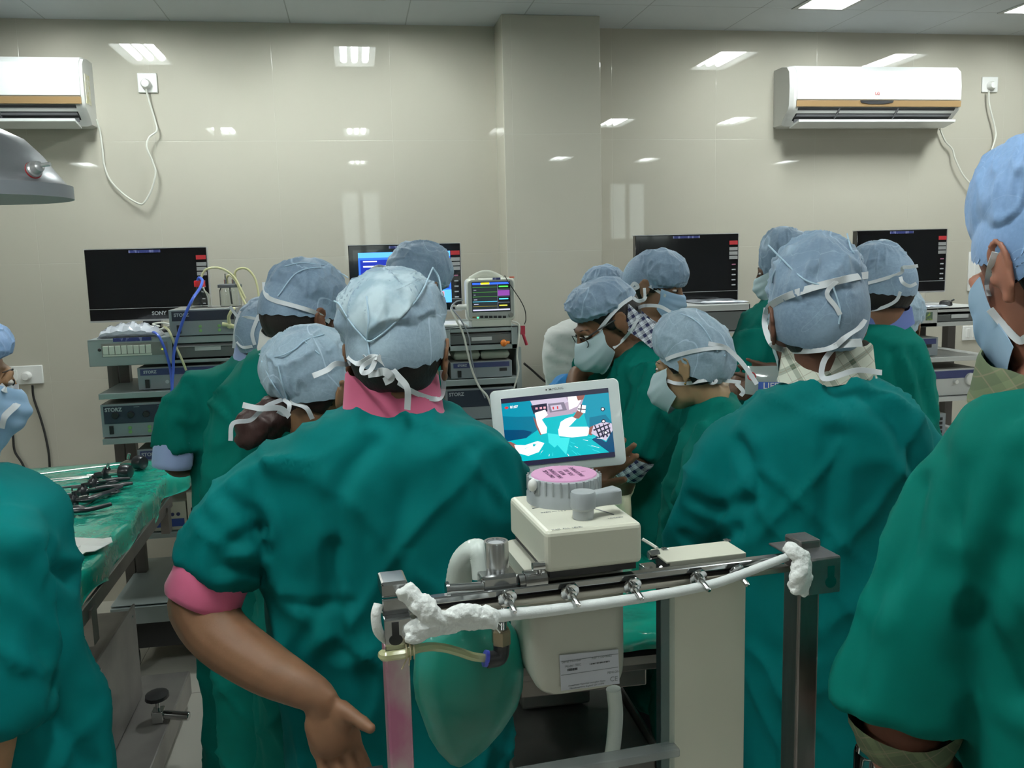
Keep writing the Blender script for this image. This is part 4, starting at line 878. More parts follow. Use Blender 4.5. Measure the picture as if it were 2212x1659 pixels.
        inner = [s.hc+(p-s.hc)*.985 for p in P]; fs = []; N = len(P)
        for i in range(nv):
            for j in range(nu):
                a,b_,c,d = i*n1+j,i*n1+j+1,(i+1)*n1+j+1,(i+1)*n1+j; fs.append((a,b_,c,d)); fs.append((N+d,N+c,N+b_,N+a))
        bd = [j for j in range(n1)]+[i*n1+nu for i in range(1,nv+1)]+[nv*n1+j for j in range(nu-1,-1,-1)]+[i*n1 for i in range(nv-1,0,-1)]
        for q in range(len(bd)): a,c = bd[q],bd[(q+1)%len(bd)]; fs.append((a,c,N+c,N+a))
        b.add(P+inner, fs); s.surf.append(b); s._bvh = None
        s.mko = b.build('face_mask', m_ or mask_m, s.root, smooth=50); return s.mko
    def flap(s, poly, m_, name='folded_flap', o=.0022, n=16, k=6):
        B = catmull([Vector((x,y,0)) for x,y in poly+[poly[0]]], k)[:-1]; cx_ = sum(p.x for p in B)/len(B); cy_ = sum(p.y for p in B)/len(B); b = MB(); rings = []
        for i in range(1,n+1):
            row = []
            for j, p in enumerate(B):
                x = cx_+(p.x-cx_)*i/n; y = cy_+(p.y-cy_)*i/n; d = ray(x,y).normalized(); h = s.bvh().ray_cast(CAM, d)
                row.append(h[0]-d*o if h[0] is not None else rings[-1][j])
            rings.append(row)
        b.loft(rings, cap=False); c0 = s.snap(cx_,cy_,o); m_n = len(B); b.v.append(tuple(c0)); L = len(b.v)-1
        for j in range(m_n): b.f.append((L,j,(j+1)%m_n)); b.m.append(0)
        ob = b.build(name, m_, s.capo, smooth=180); ob.modifiers.new('solid','SOLIDIFY').thickness = .0008; return ob
    # ---- torso
    def ring(s, cen, hw, hd, n=40, ex=2.4, tilt=0, upv=0):
        out = []
        for j in range(n):
            a = 2*math.pi*j/n; c, q = math.cos(a), math.sin(a)
            x = hw*math.copysign(abs(c)**(2/ex), c); y = hd*math.copysign(abs(q)**(2/ex), q)
            out.append(cen + s.r*x + s.v*y + Vector((0,0,upv*x + tilt*y)))
        return out
    def torso(s, rows, hem=.38, shrink=.82):
        """rows: (py, x_left, x_right, depth offset, half depth in m)"""
        R_ = []
        for (py,xl,xr,o,hd) in rows:
            a, b_ = s.Q(xl,py,o), s.Q(xr,py,o); c = (a+b_)/2; hw = (b_-a).length/2; R_.append((c, hw, hd))
        c, hw, hd = R_[-1]
        if c.z > hem+.15:
            for f in (.5,1.0):
                z = c.z+(hem-c.z)*f; R_.append((Vector((c.x,c.y,z)), hw*(1-.0*f), hd*(1+.06*f)))
        s.rows = R_
        b = MB(); rings = [s.ring(c,hw,hd) for c,hw,hd in R_]; b.loft(rings); s.gown_b = b
        # body core under the gown
        k = [(c,hw*shrink,hd*shrink) for c,hw,hd in R_ if c.z > .75 and hw > .05]
        if len(k) >= 2: s.body.loft([s.ring(c,hw,hd) for c,hw,hd in k])
        lc, lw, ld = k[-1]; s.hip = lc
        s.neck = R_[0][0]
        nb = s.neck + Vector((0,0,-.02))
        s.body.tube([s.H(0,-.012,-.02), s.H(0,-.018,-.062), nb*.5+s.H(0,-.03,-.09)*.5, nb], [.050*s.s,.050*s.s,.051*s.s,.058*s.s], 16)
        fw = s.v if s.HM.col[1].dot(s.v) > 0 else -s.v
        for kx in (-1,1):
            lg = min(.085, max(.03,lw-.10)); h = lc + s.r*(kx*lg); foot = Vector((h.x,h.y,.05))
            s.body.tube([h+Vector((0,0,.02)), Vector((h.x,h.y,.48))+fw*.0, Vector((h.x,h.y,.42)), foot],[min(.085,lw*.5),.052,.052,.040],14)
            b = MB(); b.tube([Vector((h.x,h.y,.62)), Vector((h.x,h.y,.46)), Vector((h.x,h.y,.10))],[.092,.085,.080],16); b.build('trouser_leg', trouser_m, s.root)
            ff = Vector((s.HM.col[1].x, s.HM.col[1].y, 0)).normalized()
            b = MB(); b.loft([[p for p in [foot+ff*u+Vector((-ff.y*w_*math.cos(t_)+0, ff.x*w_*math.cos(t_), -.05+.0+hh*max(0,math.sin(t_))))for t_ in [2*math.pi*q/14 for q in range(14)]]] for u,w_,hh in ((-.07,.02,.05),(-.06,.038,.09),(0,.042,.10),(.08,.046,.07),(.15,.046,.05),(.18,.03,.03))]); b.build('shoe', shoe_m, s.root)
    def P3(s, path):
        P = []; R_ = []
        for (px,py,o,rp) in path: p = s.Q(px,py,o); P.append(p); R_.append(rp*pxm(p))
        return P, R_
    def sm(s, P, R_, n=4):
        Q_ = catmull(P, n); m = len(P)-1; out = []
        for i in range(len(Q_)):
            u = min(i/n, m-1e-6); k = int(u); t = u-k; out.append(R_[k]*(1-t)+R_[k+1]*t)
        return Q_, out
    def sleeve(s, path): P, R_ = s.sm(*s.P3(path)); s.gown_b.tube(P, R_, 20); return s
    def arm(s, path): P, R_ = s.sm(*s.P3(path)); s.body.tube(P, R_, 16); return s
    def gown(s, m_, voxel=.014, amp=.010, creases=(), sd=0, name='surgical_gown', smooth_it=6, freq=(7.5,7.5,1.7), diag=.5, lab=None):
        me = remeshed(s.gown_b, voxel, smooth_it); a, nn = mesh_np(me)
        X = a@np.array(s.r); Yv = a@np.array(s.v); Z = a[:,2]; loc = np.stack([X,Yv,Z],1)
        w_ = fbm(loc*3.1+sd,sd+2,2)[:,None]*1.7
        f1 = ridge(loc*np.array(freq)+w_+sd*5.7, sd)**5*1.3
        sh = loc.copy(); sh[:,0] = loc[:,0]+loc[:,2]*.9; f2 = ridge(sh*np.array([9,6,3.0])+w_*.8+sd*2.1, sd+21)**7*1.7
        sh2 = loc.copy(); sh2[:,0] = loc[:,0]-loc[:,2]*.8; f3 = ridge(sh2*np.array([8,6,3.4])+w_*.7+sd*1.3, sd+31)**7*1.7
        d = amp*(f1*.9 + diag*(f2+f3) - .45) + amp*.5*(fbm(loc*11,sd+7)-.5)
        for (path, dep, wid) in creases:
            tree = BVHTree.FromPolygons([Vector(x) for x in a[:0]] or [Vector(x) for x in a], [tuple(p.vertices) for p in me.polygons]) if not hasattr(s,'_gt') else s._gt
            s._gt = tree; pts = []
            for (px,py) in path:
                dr = ray(px,py).normalized(); h = tree.ray_cast(CAM, dr); 
                if h[0] is not None: pts.append(np.array(h[0]))
            if len(pts) < 2: continue
            pts = [np.array(q) for q in catmull([Vector(q) for q in pts],6)]
            dist = np.full(len(a), 9.0)
            for p,q in zip(pts[:-1],pts[1:]):
                e = q-p; L = e@e+1e-12; t = np.clip(((a-p)@e)/L,0,1); dist = np.minimum(dist, np.linalg.norm(a-(p+t[:,None]*e),axis=1))
            d = d - dep*np.exp(-(dist/wid)**2) + dep*.45*np.exp(-((dist-wid*1.9)/wid)**2)
        if hasattr(s,'_gt'): del s._gt
        a2 = a + nn*d[:,None]; me.vertices.foreach_set('co', a2.ravel()); me.update()
        b = MB(); b.v = [tuple(p) for p in a2]; b.f = [tuple(p.vertices) for p in me.polygons]; s.surf.append(b); s._bvh = None
        o = link_mesh(me, name, m_, s.root); s.go = o; return o
    def finish(s, voxel=.006, smooth_it=3):
        me = remeshed(s.body, voxel, smooth_it); a, nn = mesh_np(me)
        b = MB(); b.v = [tuple(p) for p in a]; b.f = [tuple(p.vertices) for p in me.polygons]; s.surf.append(b); s._bvh = None
        return link_mesh(me, 'body', s.skin, s.root)
    def collar(s, cpx, cpy, o, hw, hd, h, m_, fold=True, roll=0, pitch=.12, open_=0, name='shirt_collar', flare=.0):
        """band round the neck, folded over"""
        c = s.Q(cpx,cpy,o); b = MB(); n = 56
        prof = [(1.0+flare,0),(.94,h),(.97,h+.004),(1.03,h*.98),(1.12+flare,-.004),(1.15+flare,-.010),(1.10+flare,-.010)] if fold else [(1.05+flare,0),(1.0,h),(1.03,h+.002),(1.09+flare,0)]
        P = []
        for k, hh in prof:
            row = []
            for j in range(n):
                a = 2*math.pi*j/n; x = hw*k*math.cos(a); y = hd*k*math.sin(a); row.append(c+s.r*x+s.v*y+Vector((0,0,hh+roll*x+pitch*y+.0015*math.sin(9*a+hh*60))))
            P.append(row)
        P.append(P[0]); b.loft(P, cap=False); s.surf.append(b); s._bvh = None
        return b.build(name, m_, s.root, smooth=60)
    def cuff(s, a, b_, ra, rb, m_, name='cuff', squash=1, n=28, ruff=.003):
        """sleeve end ring between two (px,py,o) points, radii in px"""
        A = s.Q(*a); B = s.Q(*b_); k = pxm(A); d = (B-A).normalized(); X, Yv = frame(d); b = MB(); rings = []
        for t, f in ((0,.99),(.15,1.03),(.5,1.06),(.85,1.05),(1.0,1.0),(1.02,.92),(.9,.86),(.4,.86)):
            R_ = (ra+(rb-ra)*t)*k*f; rings.append([A+(B-A)*t+X*((R_+ruff*math.sin(5*q+3*t)*.6)*math.cos(q))+Yv*((R_*squash+ruff*math.sin(4*q+9*t)*.6)*math.sin(q)) for q in [2*math.pi*j/n for j in range(n)]])
        b.loft(rings, cap=False); s.surf.append(b); s._bvh = None
        return b.build(name, m_, s.root, smooth=60)
def hand(b, wrist, tip_dir, palm_n, side, curls=(.2,.25,.3,.35), thumb=(.5,.3), k=1.0, spread=.10, splay=0, r0=1.0, tn=.25, tk=1.0):
    """adds a hand to b. tip_dir: towards the fingers, palm_n: out of the palm, side=+1 when the thumb lies along palm_n x tip_dir"""
    d = Vector(tip_dir).normalized(); n = Vector(palm_n); n = (n-d*n.dot(d)).normalized(); t = n.cross(d)*side; W_ = Vector(wrist); K = k
    pts = []
    rings = []
    for u, hw, hd in ((-.012,.026,.019),(.012,.030,.018),(.045,.040,.016),(.075,.043,.0135),(.092,.040,.011)):
        rings.append([W_+d*u*K+t*(hw*K*math.copysign(abs(math.cos(a))**.8,math.cos(a)))+n*(hd*K*math.copysign(abs(math.sin(a))**.8,math.sin(a))) for a in [2*math.pi*j/20 for j in range(20)]])
    b.loft(rings)
    M = Matrix((t,d,n)).transposed()
    b.ell(W_+(t*.022+d*.034+n*.010)*K, (.019*K,.032*K,.015*K), M); b.ell(W_+(-t*.024+d*.045+n*.006)*K, (.015*K,.034*K,.013*K), M)
    b.ell(W_+d*.090*K, (.036*K,.016*K,.0095*K), M)
    L = ((.042,.026,.022),(.047,.030,.023),(.044,.028,.023),(.034,.021,.020)); rad = (.0092,.0096,.0090,.0080)
    for i in range(4):
        x = .031-.0205*i; p = W_+(t*x+d*(.088-.004*abs(i-1.2)))*K; a = math.radians(0); dirn = (d + t*(spread*(1.5-i)*.7+splay)).normalized(); P = [p-dirn*.02*K]; R_ = [rad[i]*K*r0]; ang = 0
        P.append(p); R_.append(rad[i]*K*1.05*r0)
        for j in range(3):
            ang += curls[i]*(1.0,1.15,.8)[j]; q = dirn*math.cos(ang)+n*math.sin(ang); 
            mid = P[-1]+q*L[i][j]*K*.5; P.append(mid); R_.append(rad[i]*K*(.93-.06*j)*r0); P.append(mid+q*L[i][j]*K*.5); R_.append(rad[i]*K*(1.0-.08*j)*r0)
        b.tube(P, R_, 12); b.ell(P[-1], (R_[-1]*.98,)*3)
    a1, a2 = thumb; p0 = W_+(t*.024+d*.018+n*.006)*K; q = (d*math.cos(a1)+t*math.sin(a1)+n*tn).normalized(); p1 = p0+q*.042*K*tk; q2 = (q+n*a2-t*.25*a2).normalized(); p2 = p1+q2*.032*K*tk; q3 = (q2+n*a2*.6).normalized(); p3 = p2+q3*.024*K*tk
    b.tube([p0,p1,(p1+p2)/2,p2,p3],[.0165*K*r0,.0125*K*r0,.0112*K*r0,.0118*K*r0,.0090*K*r0],12); b.ell(p3,(.0092*K*r0,)*3)
    return dict(thumb_tip=p3, thumb_dir=q3, n=n, t=t, d=d)
def nail(p, d, n, m_, parent, k=1.0):
    d = Vector(d).normalized(); n = Vector(n); n = (n-d*n.dot(d)).normalized(); t = n.cross(d); M = Matrix((t,d,n)).transposed(); b = MB(); b.ell(Vector(p)+n*.0065*k, (.0055*k,.0075*k,.0022*k), M, 14, 8); return b.build('fingernail', m_, parent)
# ================================================================ PEOPLE
# ---- man with the pink collar
F5 = F = Fig('person seen from behind in teal gown with pink collar, left hand behind the back', 845, 800, 1.65, skc=(0.256,0.128,0.070), skin_='pink_man', sc_=1.08)
F.head(862,770,.0,yaw=14,pitch=10)
F.torso([(872,775,935,0,.07),(888,742,955,0,.085),(912,662,1030,0,.10),(940,600,1082,0,.115),(985,556,1115,0,.125),(1060,548,1128,0,.13),(1150,562,1128,0,.13),(1250,580,1120,0,.13),(1450,612,1110,0,.13),(1659,628,1105,0,.13)])
F.sleeve([(640,1000,0,62),(585,1045,-.01,76),(515,1130,-.02,86),(458,1238,-.03,88)])
F.sleeve([(1060,1000,.0,60),(1085,1060,.06,62),(1080,1160,.12,58),(1070,1230,.16,52)])
F.arm([(500,1160,-.02,55),(450,1270,-.03,72),(440,1310,-.04,74),(478,1375,-.07,66),(570,1440,-.12,58),(640,1478,-.155,47),(692,1508,-.17,36),(704,1540,-.175,27)])
F.arm([(1075,1200,.16,42),(1080,1260,.22,40),(1150,1180,.34,34),(1215,1090,.42,30),(1235,1055,.44,27)])
wr = F.Q(694,1516,-.175)
h5 = hand(F.body, wr, F.r*.26+Vector((0,0,-1))+F.v*.02, -F.v+F.r*.05, 1, (.16,.2,.28,.35), thumb=(.95,.1), k=1.06, spread=.08, tn=.7, tk=.66)
F.body.ell(wr+F.r*.012-F.v*.008+Vector((0,0,-.055)),(.036,.016,.045))
wr2 = F.Q(1238,1050,.445)
hand(F.body, wr2, F.r*.75+Vector((0,0,.45))+F.v*.1, Vector((0,0,1))*.4-F.v*.9+F.r*-.2, -1, (.25,.3,.35,.4), thumb=(.45,.1), k=1.0, spread=.05)
nail(h5['thumb_tip']-h5['thumb_dir']*.004, h5['thumb_dir'], Vector((0,0,1))-F.v*.7, mat('nail_pink',(.45,.25,.20),rough=.3), F.root)
F.hair(lo=-.066)
F.cap(dy=-.01,dz=.072,r=(.096,.112,.084),tilt=16,hem=128,m_=cap_p,sd=1,box=(720, 574, 966, 772),wr=.007)
F.gown(GT, .010, .012, sd=3, freq=(5.5,5.5,1.3), creases=[
 ([(800,960),(735,1060),(725,1200),(735,1400)],.010,.016),([(905,930),(860,1150),(850,1400)],.006,.02),([(640,1420),(700,1300),(720,1180)],.008,.014),
 ([(575,1235),(530,1215),(470,1225)],.012,.012),([(570,1180),(540,1120),(500,1080)],.012,.014),([(560,1150),(520,1160),(470,1200)],.009,.012),([(530,1050),(545,1100),(572,1140)],.010,.012),
 ([(1040,960),(1090,1040),(1110,1120)],.010,.016),([(1010,960),(1060,1060),(1100,1180)],.009,.016),([(625,1300),(690,1310),(760,1300)],.006,.010)])
F.finish(.0042)
F.collar(850,878,-.005,.082,.072,.060,pink_m,roll=-.05,pitch=.08)
F.cuff((468,1222,-.03),(434,1300,-.038),80,79,pink_m,name='shirt_cuff')
F.flap([(792,735),(760,705),(728,662),(724,635),(730,612),(742,598),(772,588),(820,584),(880,584),(928,590),(925,602),(905,640),(880,672),(850,702),(815,728)],mat('cap_double_layer',(.48,.60,.66),rough=.65,vary=(22,(.30,.42,.50),.40,.62)))
F.seam([[(935,578),(905,640),(850,700),(806,735),(790,735)],[(790,735),(760,700),(735,660),(722,650)],[(793,735),(798,765)],[(935,578),(948,600),(955,640)],[(792,640),(796,690),(792,735)]],.0016)
F.ribbon([(752,770),(775,785),(800,772),(815,772)],.010); F.ribbon([(815,772),(785,790,-.115),(783,805,-.13),(800,800,-.125),(812,776)],.008)
F.ribbon([(815,770),(838,790,-.115),(862,815,-.12),(880,840,-.12),(880,885,-.11)],.011); F.ribbon([(676,812,-.20),(705,800,-.18),(725,786,-.15),(752,786),(790,770)],.009)
F.ribbon([(795,808),(815,805,-.11),(830,803,-.125),(845,815,-.12),(830,825,-.115)],.014)
F.ribbon([(955,800),(958,840),(945,862),(900,850),(860,826)],.009)
# ---- far left masked person
F1 = F = Fig('masked person in teal gown at the left edge, face turned right', -40, 1000, 1.42, skc=(0.340,0.192,0.102), skin_='left_person', sc_=.97)
F.head(-124,818,.0,yaw=80,pitch=12)
F.torso([(1010,-140,0,.0,.07),(1035,-180,45,0,.085),(1058,-220,85,0,.11),(1095,-250,118,0,.13),(1150,-265,140,0,.14),(1300,-265,158,0,.14),(1450,-265,182,0,.14),(1659,-265,238,0,.14)])
F.sleeve([(20,1110,-.08,70),(10,1200,-.12,82),(0,1350,-.14,90),(-8,1540,-.14,98)])
F.arm([(0,1400,-.14,50),(-10,1560,-.14,48),(-30,1720,-.12,44),(10,1820,.0,36),(70,1850,.14,29)])
hand(F.body, F.Q(74,1850,.15), F.r*.6+F.v, Vector((0,0,-1)), 1, k=.95)
F.hair(); F.cap(dy=-.012,dz=.066,r=(.092,.112,.085),tilt=20,hem=118,m_=cap_d,sd=2,box=(-185, 688, 33, 798))
F.mask(mask_b,loose=.006); F.eyes()
F.gown(GT,.012,.014,sd=7, freq=(5,5,1.6), creases=[([(150,1250),(80,1200),(60,1300),(90,1500)],.012,.016),([(100,1180),(90,1300),(100,1480)],.010,.014),([(100,1540),(150,1600),(200,1659)],.012,.016)]); F.finish(.0055)
F.ribbon([(0,832),(12,842),(25,838),(40,835)],.009); F.ribbon([(2,925),(10,900),(30,880),(38,872)],.010)
# ---- back left, lavender collar
F2 = F = Fig('person in green gown with lavender collar and cuff, furthest left of the standing group', 560, 780, 2.85, skc=(0.128,0.058,0.032), skin_='dark_a')
F.head(572,733,0,yaw=25,pitch=20)
F.torso([(762,530,620,0,.06),(776,500,650,0,.08),(795,455,680,0,.10),(825,425,700,0,.11),(900,414,706,0,.115),(1130,420,706,0,.115),(1400,432,700,0,.12),(1659,446,700,0,.12)])
F.sleeve([(470,830,0,38),(425,850,-.01,44),(390,905,-.03,50),(374,972,-.05,46)])
F.arm([(392,900,-.03,28),(374,980,-.05,27),(380,1004,-.04,25),(400,1008,.05,22),(440,995,.2,19)])
hand(F.body, F.Q(445,993,.22), F.v+F.r*.2, Vector((0,0,-1)), 1, k=.9)
F.hair(); F.cap(dy=-.01,dz=.055,r=(.102,.112,.092),tilt=18,hem=118,sd=3,box=(506, 640, 640, 748)); F.gown(GG,.014,.012,sd=11, creases=[([(385,920),(405,940),(412,960)],.012,.012),([(380,935),(395,965)],.008,.01),([(412,830),(413,900),(413,1000)],.012,.010)])
F.mask(); F.finish(.0065); F.collar(562,760,0,.072,.060,.030,lav_m,roll=0,pitch=.3)
F.cuff((378,950,-.045),(371,1010,-.05),42,39,lav_m,name='shirt_cuff')
F.ribbon([(497,662,-.06),(515,685),(538,686),(575,693)],.009); F.ribbon([(570,655),(555,690),(545,720),(550,745)],.011); F.ribbon([(505,752,-.02),(510,700),(520,672)],.010); F.ribbon([(512,738),(525,750),(545,748)],.009)
# ---- left, tall one behind the bun
F3 = F = Fig('tall person in green gown behind the person with the hair bun, ear showing at right', 650, 760, 2.32, skc=(0.166,0.070,0.038), skin_='dark_b', sc_=1.05)
F.head(654,690,0,yaw=54,pitch=14)
F.torso([(738,592,700,0,.07),(750,560,740,0,.085),(775,515,790,0,.10),(812,478,822,0,.115),(860,456,842,0,.12),(950,450,850,0,.12),(1100,440,850,0,.12),(1300,452,850,0,.125),(1659,482,850,0,.13)])
F.hair(); F.cap(dy=.018,dz=.072,r=(.097,.118,.084),tilt=4,hem=122,sd=4,box=(572, 553, 756, 692),m_=cap_b); F.mask()
F.gown(GG,.012,.012,sd=15, freq=(7,7,1.2)); F.finish(.006); F.collar(625,740,0,.070,.062,.03,white_c,pitch=.3)
F.seam([[(600,640),(640,590),(690,578),(735,590),(752,600)],[(615,575),(650,568),(700,572)]],.0016)
F.ribbon([(571,610),(574,635),(590,648),(640,662),(680,675),(712,695)],.011)
# ---- woman with bun
F4 = F = Fig('shorter person with a dark hair bun and small earring, cap pulled to the back', 670, 900, 2.0, skc=(0.243,0.128,0.064), skin_='brown_b', sc_=.95)
F.head(694,845,0,yaw=52,pitch=24)
F.torso([(935,650,745,0,.06),(948,610,790,0,.08),(975,585,820,0,.095),(1020,565,850,0,.10),(1100,560,850,0,.10),(1240,552,800,0,.105),(1450,552,800,0,.11),(1659,562,800,0,.11)])
F.hair(hair_b, bun=[(600,893,-.02,.040),(572,915,-.02,.045),(548,925,-.02,.040),(535,945,-.02,.026),(625,880,-.02,.04),(650,885,-.0,.05)])
F.cap(dy=-.024,dz=.058,r=(.098,.112,.086),tilt=30,hem=118,m_=cap_p,sd=5,box=(556, 698, 772, 862)); F.mask()
F.gown(GG,.012,.016,sd=19,freq=(7,7,2)); F.finish(.006)
b = MB(); b.ell(F.H(.086,-.006,-.044),(.003,.003,.003)); b.build('earring', mat('gold',(.6,.4,.12),rough=.2,metal=1), F.root)
F.seam([[(560,765),(600,770),(635,755),(660,735),(700,722)],[(622,868),(610,830),(600,790)],[(655,735),(690,765)],[(565,780),(590,830),(612,860)]],.0016)
F.ribbon([(498,952,-.12),(503,915,-.12),(540,908,-.12),(560,890,-.12),(580,875,-.11),(612,862)],.009); F.ribbon([(524,875,-.13),(560,882,-.13),(605,882,-.12),(625,900,-.11)],.012); F.ribbon([(612,862),(625,875,-.1),(618,895,-.1),(600,888,-.11)],.009); F.ribbon([(625,868),(660,880),(675,905)],.010)
# ---- middle, looking at the lit television
F6 = F = Fig('person in front of the lit television, only the capped head showing', 905, 640, 2.9, skc=(0.179,0.090,0.051), skin_='brown_c')
F.head(900,628,0,yaw=35,pitch=15)
F.torso([(690,850,930,0,.06),(702,810,945,0,.08),(735,775,952,0,.10),(800,768,955,0,.11),(1000,768,955,0,.11),(1200,775,950,0,.12)])
F.hair(); F.cap(dy=.005,dz=.078,r=(.098,.108,.080),tilt=14,hem=120,sd=6,box=(832, 517, 981, 629)); F.mask(); F.gown(GG,.016,.010,sd=23); F.finish(.007)
F.ribbon([(800,585,-.02),(815,576,-.01),(832,578),(850,585)],.012)
# ---- person in white shirt
F7 = F = Fig('person in a white shirt leaning in behind the man with navy check collar', 1290, 700, 3.55, skc=(0.205,0.102,0.058), skin_='brown_d')
F.head(1305,645,0,yaw=190,pitch=25)
F.torso([(685,1250,1330,0,.06),(694,1220,1350,0,.08),(712,1192,1362,0,.10),(745,1178,1370,0,.11),(800,1176,1370,0,.11),(860,1182,1365,0,.11),(1000,1190,1360,0,.11)])
F.sleeve([(1215,725,-.05,30),(1205,775,-.08,32),(1215,830,-.10,30)])
F.arm([(1212,820,-.1,18),(1230,870,-.12,17),(1260,900,-.2,14)]); hand(F.body, F.Q(1263,903,-.21), -F.v+F.r*.3, Vector((0,0,-1)), -1, k=.9)
F.hair(); F.cap(dy=-.01,dz=.055,r=(.082,.095,.078),tilt=18,hem=115,sd=7,box=(1256, 569, 1352, 642)); F.mask(); F.eyes()
F.gown(white_c,.014,.010,sd=27,name='white_shirt',creases=[([(1190,720),(1215,735),(1240,740)],.008,.009),([(1185,745),(1210,765),(1230,770)],.008,.009),([(1185,780),(1205,790),(1225,790)],.008,.009)]); F.finish(.0075)
# ---- man with navy check collar
F8 = F = Fig('man in green gown with navy and white check collar bending over to the left', 1360, 800, 2.7, skc=(0.192,0.096,0.051), skin_='brown_e', sc_=1.02)
F.head(1311,694,0,yaw=-114,pitch=30)
F.torso([(738,1372,1430,0,.07),(752,1345,1455,0,.09),(782,1318,1478,0,.11),(830,1302,1495,0,.12),(900,1302,1505,0,.125),(1000,1330,1505,0,.125),(1150,1350,1500,0,.125),(1300,1350,1500,0,.13),(1500,1350,1500,0,.13)])
F.sleeve([(1405,790,-.10,46),(1412,870,-.14,56),(1395,930,-.16,56),(1372,985,-.18,46)]); F.sleeve([(1345,770,.10,36),(1290,785,.14,36),(1250,808,.12,28)])
F.arm([(1400,880,-.14,34),(1370,990,-.18,33),(1352,1030,-.17,26),(1346,1062,-.14,20)])
F.arm([(1290,790,.13,24),(1248,812,.10,22),(1240,870,.0,19)]); hand(F.body, F.Q(1240,872,.0), Vector((0,0,-1))+F.r*.3, F.r, 1, k=.95)
F.hair(); F.cap(dy=.012,dz=.076,r=(.092,.108,.074),tilt=2,hem=118,sd=8,box=(1217, 596, 1366, 698)); F.mask(loose=.022,bot=-.125,bagz=.012); F.eyes()
F.gown(GG,.012,.012,sd=31,creases=[([(1385,800),(1370,860),(1355,900)],.012,.012),([(1440,870),(1420,920),(1400,980)],.010,.012),([(1330,800),(1325,850),(1330,900)],.010,.012)]); F.finish(.0055)
F.collar(1402,735,0,.082,.078,.062,plaid_n,roll=-.75,pitch=0)
F.cuff((1378,975,-.18),(1348,1022,-.17),54,44,plaid_n,name='shirt_cuff',squash=.8)
g = MB(); hand(g, F.Q(1346,1058,-.14), Vector((0,0,-1))+F.r*.05, -F.v*.3-F.r, -1, (.3,.35,.4,.4), k=1.05, r0=1.12); P_,R_ = F.P3([(1350,1040,-.15,24),(1346,1062,-.14,22)]); g.tube(P_,R_,16)
link_mesh(remeshed(g,.004,4),'surgical_glove',mat('cream_latex',(.62,.60,.42),rough=.45),F.root)
F.ribbon([(1366,642),(1340,660),(1312,690),(1293,715)],.011); F.ribbon([(1325,752),(1345,735),(1362,715),(1378,690)],.009); F.ribbon([(1366,642),(1378,650,-.06),(1390,648,-.08),(1395,640,-.08)],.010); F.ribbon([(1378,665,-.02),(1395,660,-.05),(1425,662,-.05),(1450,675,-.04)],.010)
b = MB(); b.tube([F.H(-.080,.0,.012),F.H(-.076,.06,.014),F.H(-.060,.088,.010)],.0022,8); plab(b.build('spectacles', dark, F.root),'dark thin spectacle frame'); 
for k in (-1,1): b = MB(); b.tube([F.H(k*.033+.024*math.cos(a),.104-.006*abs(math.cos(a)),-.004+.017*math.sin(a)) for a in [2*math.pi*j/16 for j in range(17)]],.0015,6); b.build('spectacle_rim', dark, F.root)
# ---- man behind facing right
F9 = F = Fig('masked person facing right in front of the television right of the pillar', 1410, 690, 3.2, skc=(0.256,0.141,0.083), skin_='brown_f')
F.head(1412,620,0,yaw=106,pitch=12)
F.torso([(692,1370,1440,0,.07),(704,1350,1470,0,.09),(730,1330,1490,0,.11),(780,1325,1500,0,.115),(1000,1325,1500,0,.12),(1150,1330,1500,0,.12)])
F.hair(); F.cap(dy=.004,dz=.072,r=(.092,.108,.076),tilt=6,hem=118,sd=9,box=(1363, 534, 1490, 624)); F.mask(mask_b); F.eyes(); F.gown(GD,.016,.010,sd=35); F.finish(.0065)
F.ribbon([(1404,618),(1420,628),(1438,640)],.010); F.ribbon([(1362,622,-.09),(1370,612,-.09),(1378,620,-.09),(1365,626,-.09)],.012); F.ribbon([(1392,622,-.09),(1392,645,-.10),(1378,650,-.10)],.010)
# ---- woman in the centre
F10 = F = Fig('masked woman in profile facing left, cap with ties hanging down behind', 1500, 860, 2.3, skc=(0.340,0.224,0.122), skin_='light_brown', sc_=.90)
F.head(1493,788,0,yaw=-70,pitch=12)
F.torso([(845,1528,1570,0,.06),(860,1508,1595,0,.08),(885,1494,1615,0,.095),(925,1482,1635,0,.105),(990,1455,1645,0,.11),(1080,1432,1650,0,.115),(1170,1420,1650,0,.12),(1400,1410,1650,0,.13)])
F.sleeve([(1540,920,-.09,40),(1530,1000,-.12,48),(1500,1100,-.12,46)])
F.arm([(1520,1050,-.10,28),(1500,1100,-.08,24),(1490,1110,.05,22),(1485,1100,.14,18)]); hand(F.body, F.Q(1484,1100,.15), F.v, Vector((0,0,-1)), 1, k=.9)
F.hair(front=.045); F.cap(dy=-.012,dz=.058,r=(.092,.112,.082),tilt=26,hem=120,m_=cap_p,sd=10,box=(1408, 665, 1592, 822),puff=[(-90,122,.55,.22)])
F.mask(loose=.020,bot=-.128,bagz=.018); F.eyes(); F.gown(GG,.012,.012,sd=39,creases=[([(1560,880),(1520,960),(1490,1060)],.010,.012),([(1530,1010),(1480,1090),(1440,1140)],.012,.014),([(1600,940),(1580,1040),(1560,1140)],.010,.014)]); F.finish(.0048)
F.seam([[(1450,672),(1490,685),(1520,710),(1550,760)],[(1575,720),(1565,770)]],.0016)
F.ribbon([(1530,742),(1545,745),(1560,748),(1575,755)],.011); F.ribbon([(1438,777),(1460,768),(1500,758),(1540,752),(1572,752)],.010); F.ribbon([(1570,752),(1595,775,-.06),(1615,800,-.08),(1635,830,-.09)],.011)
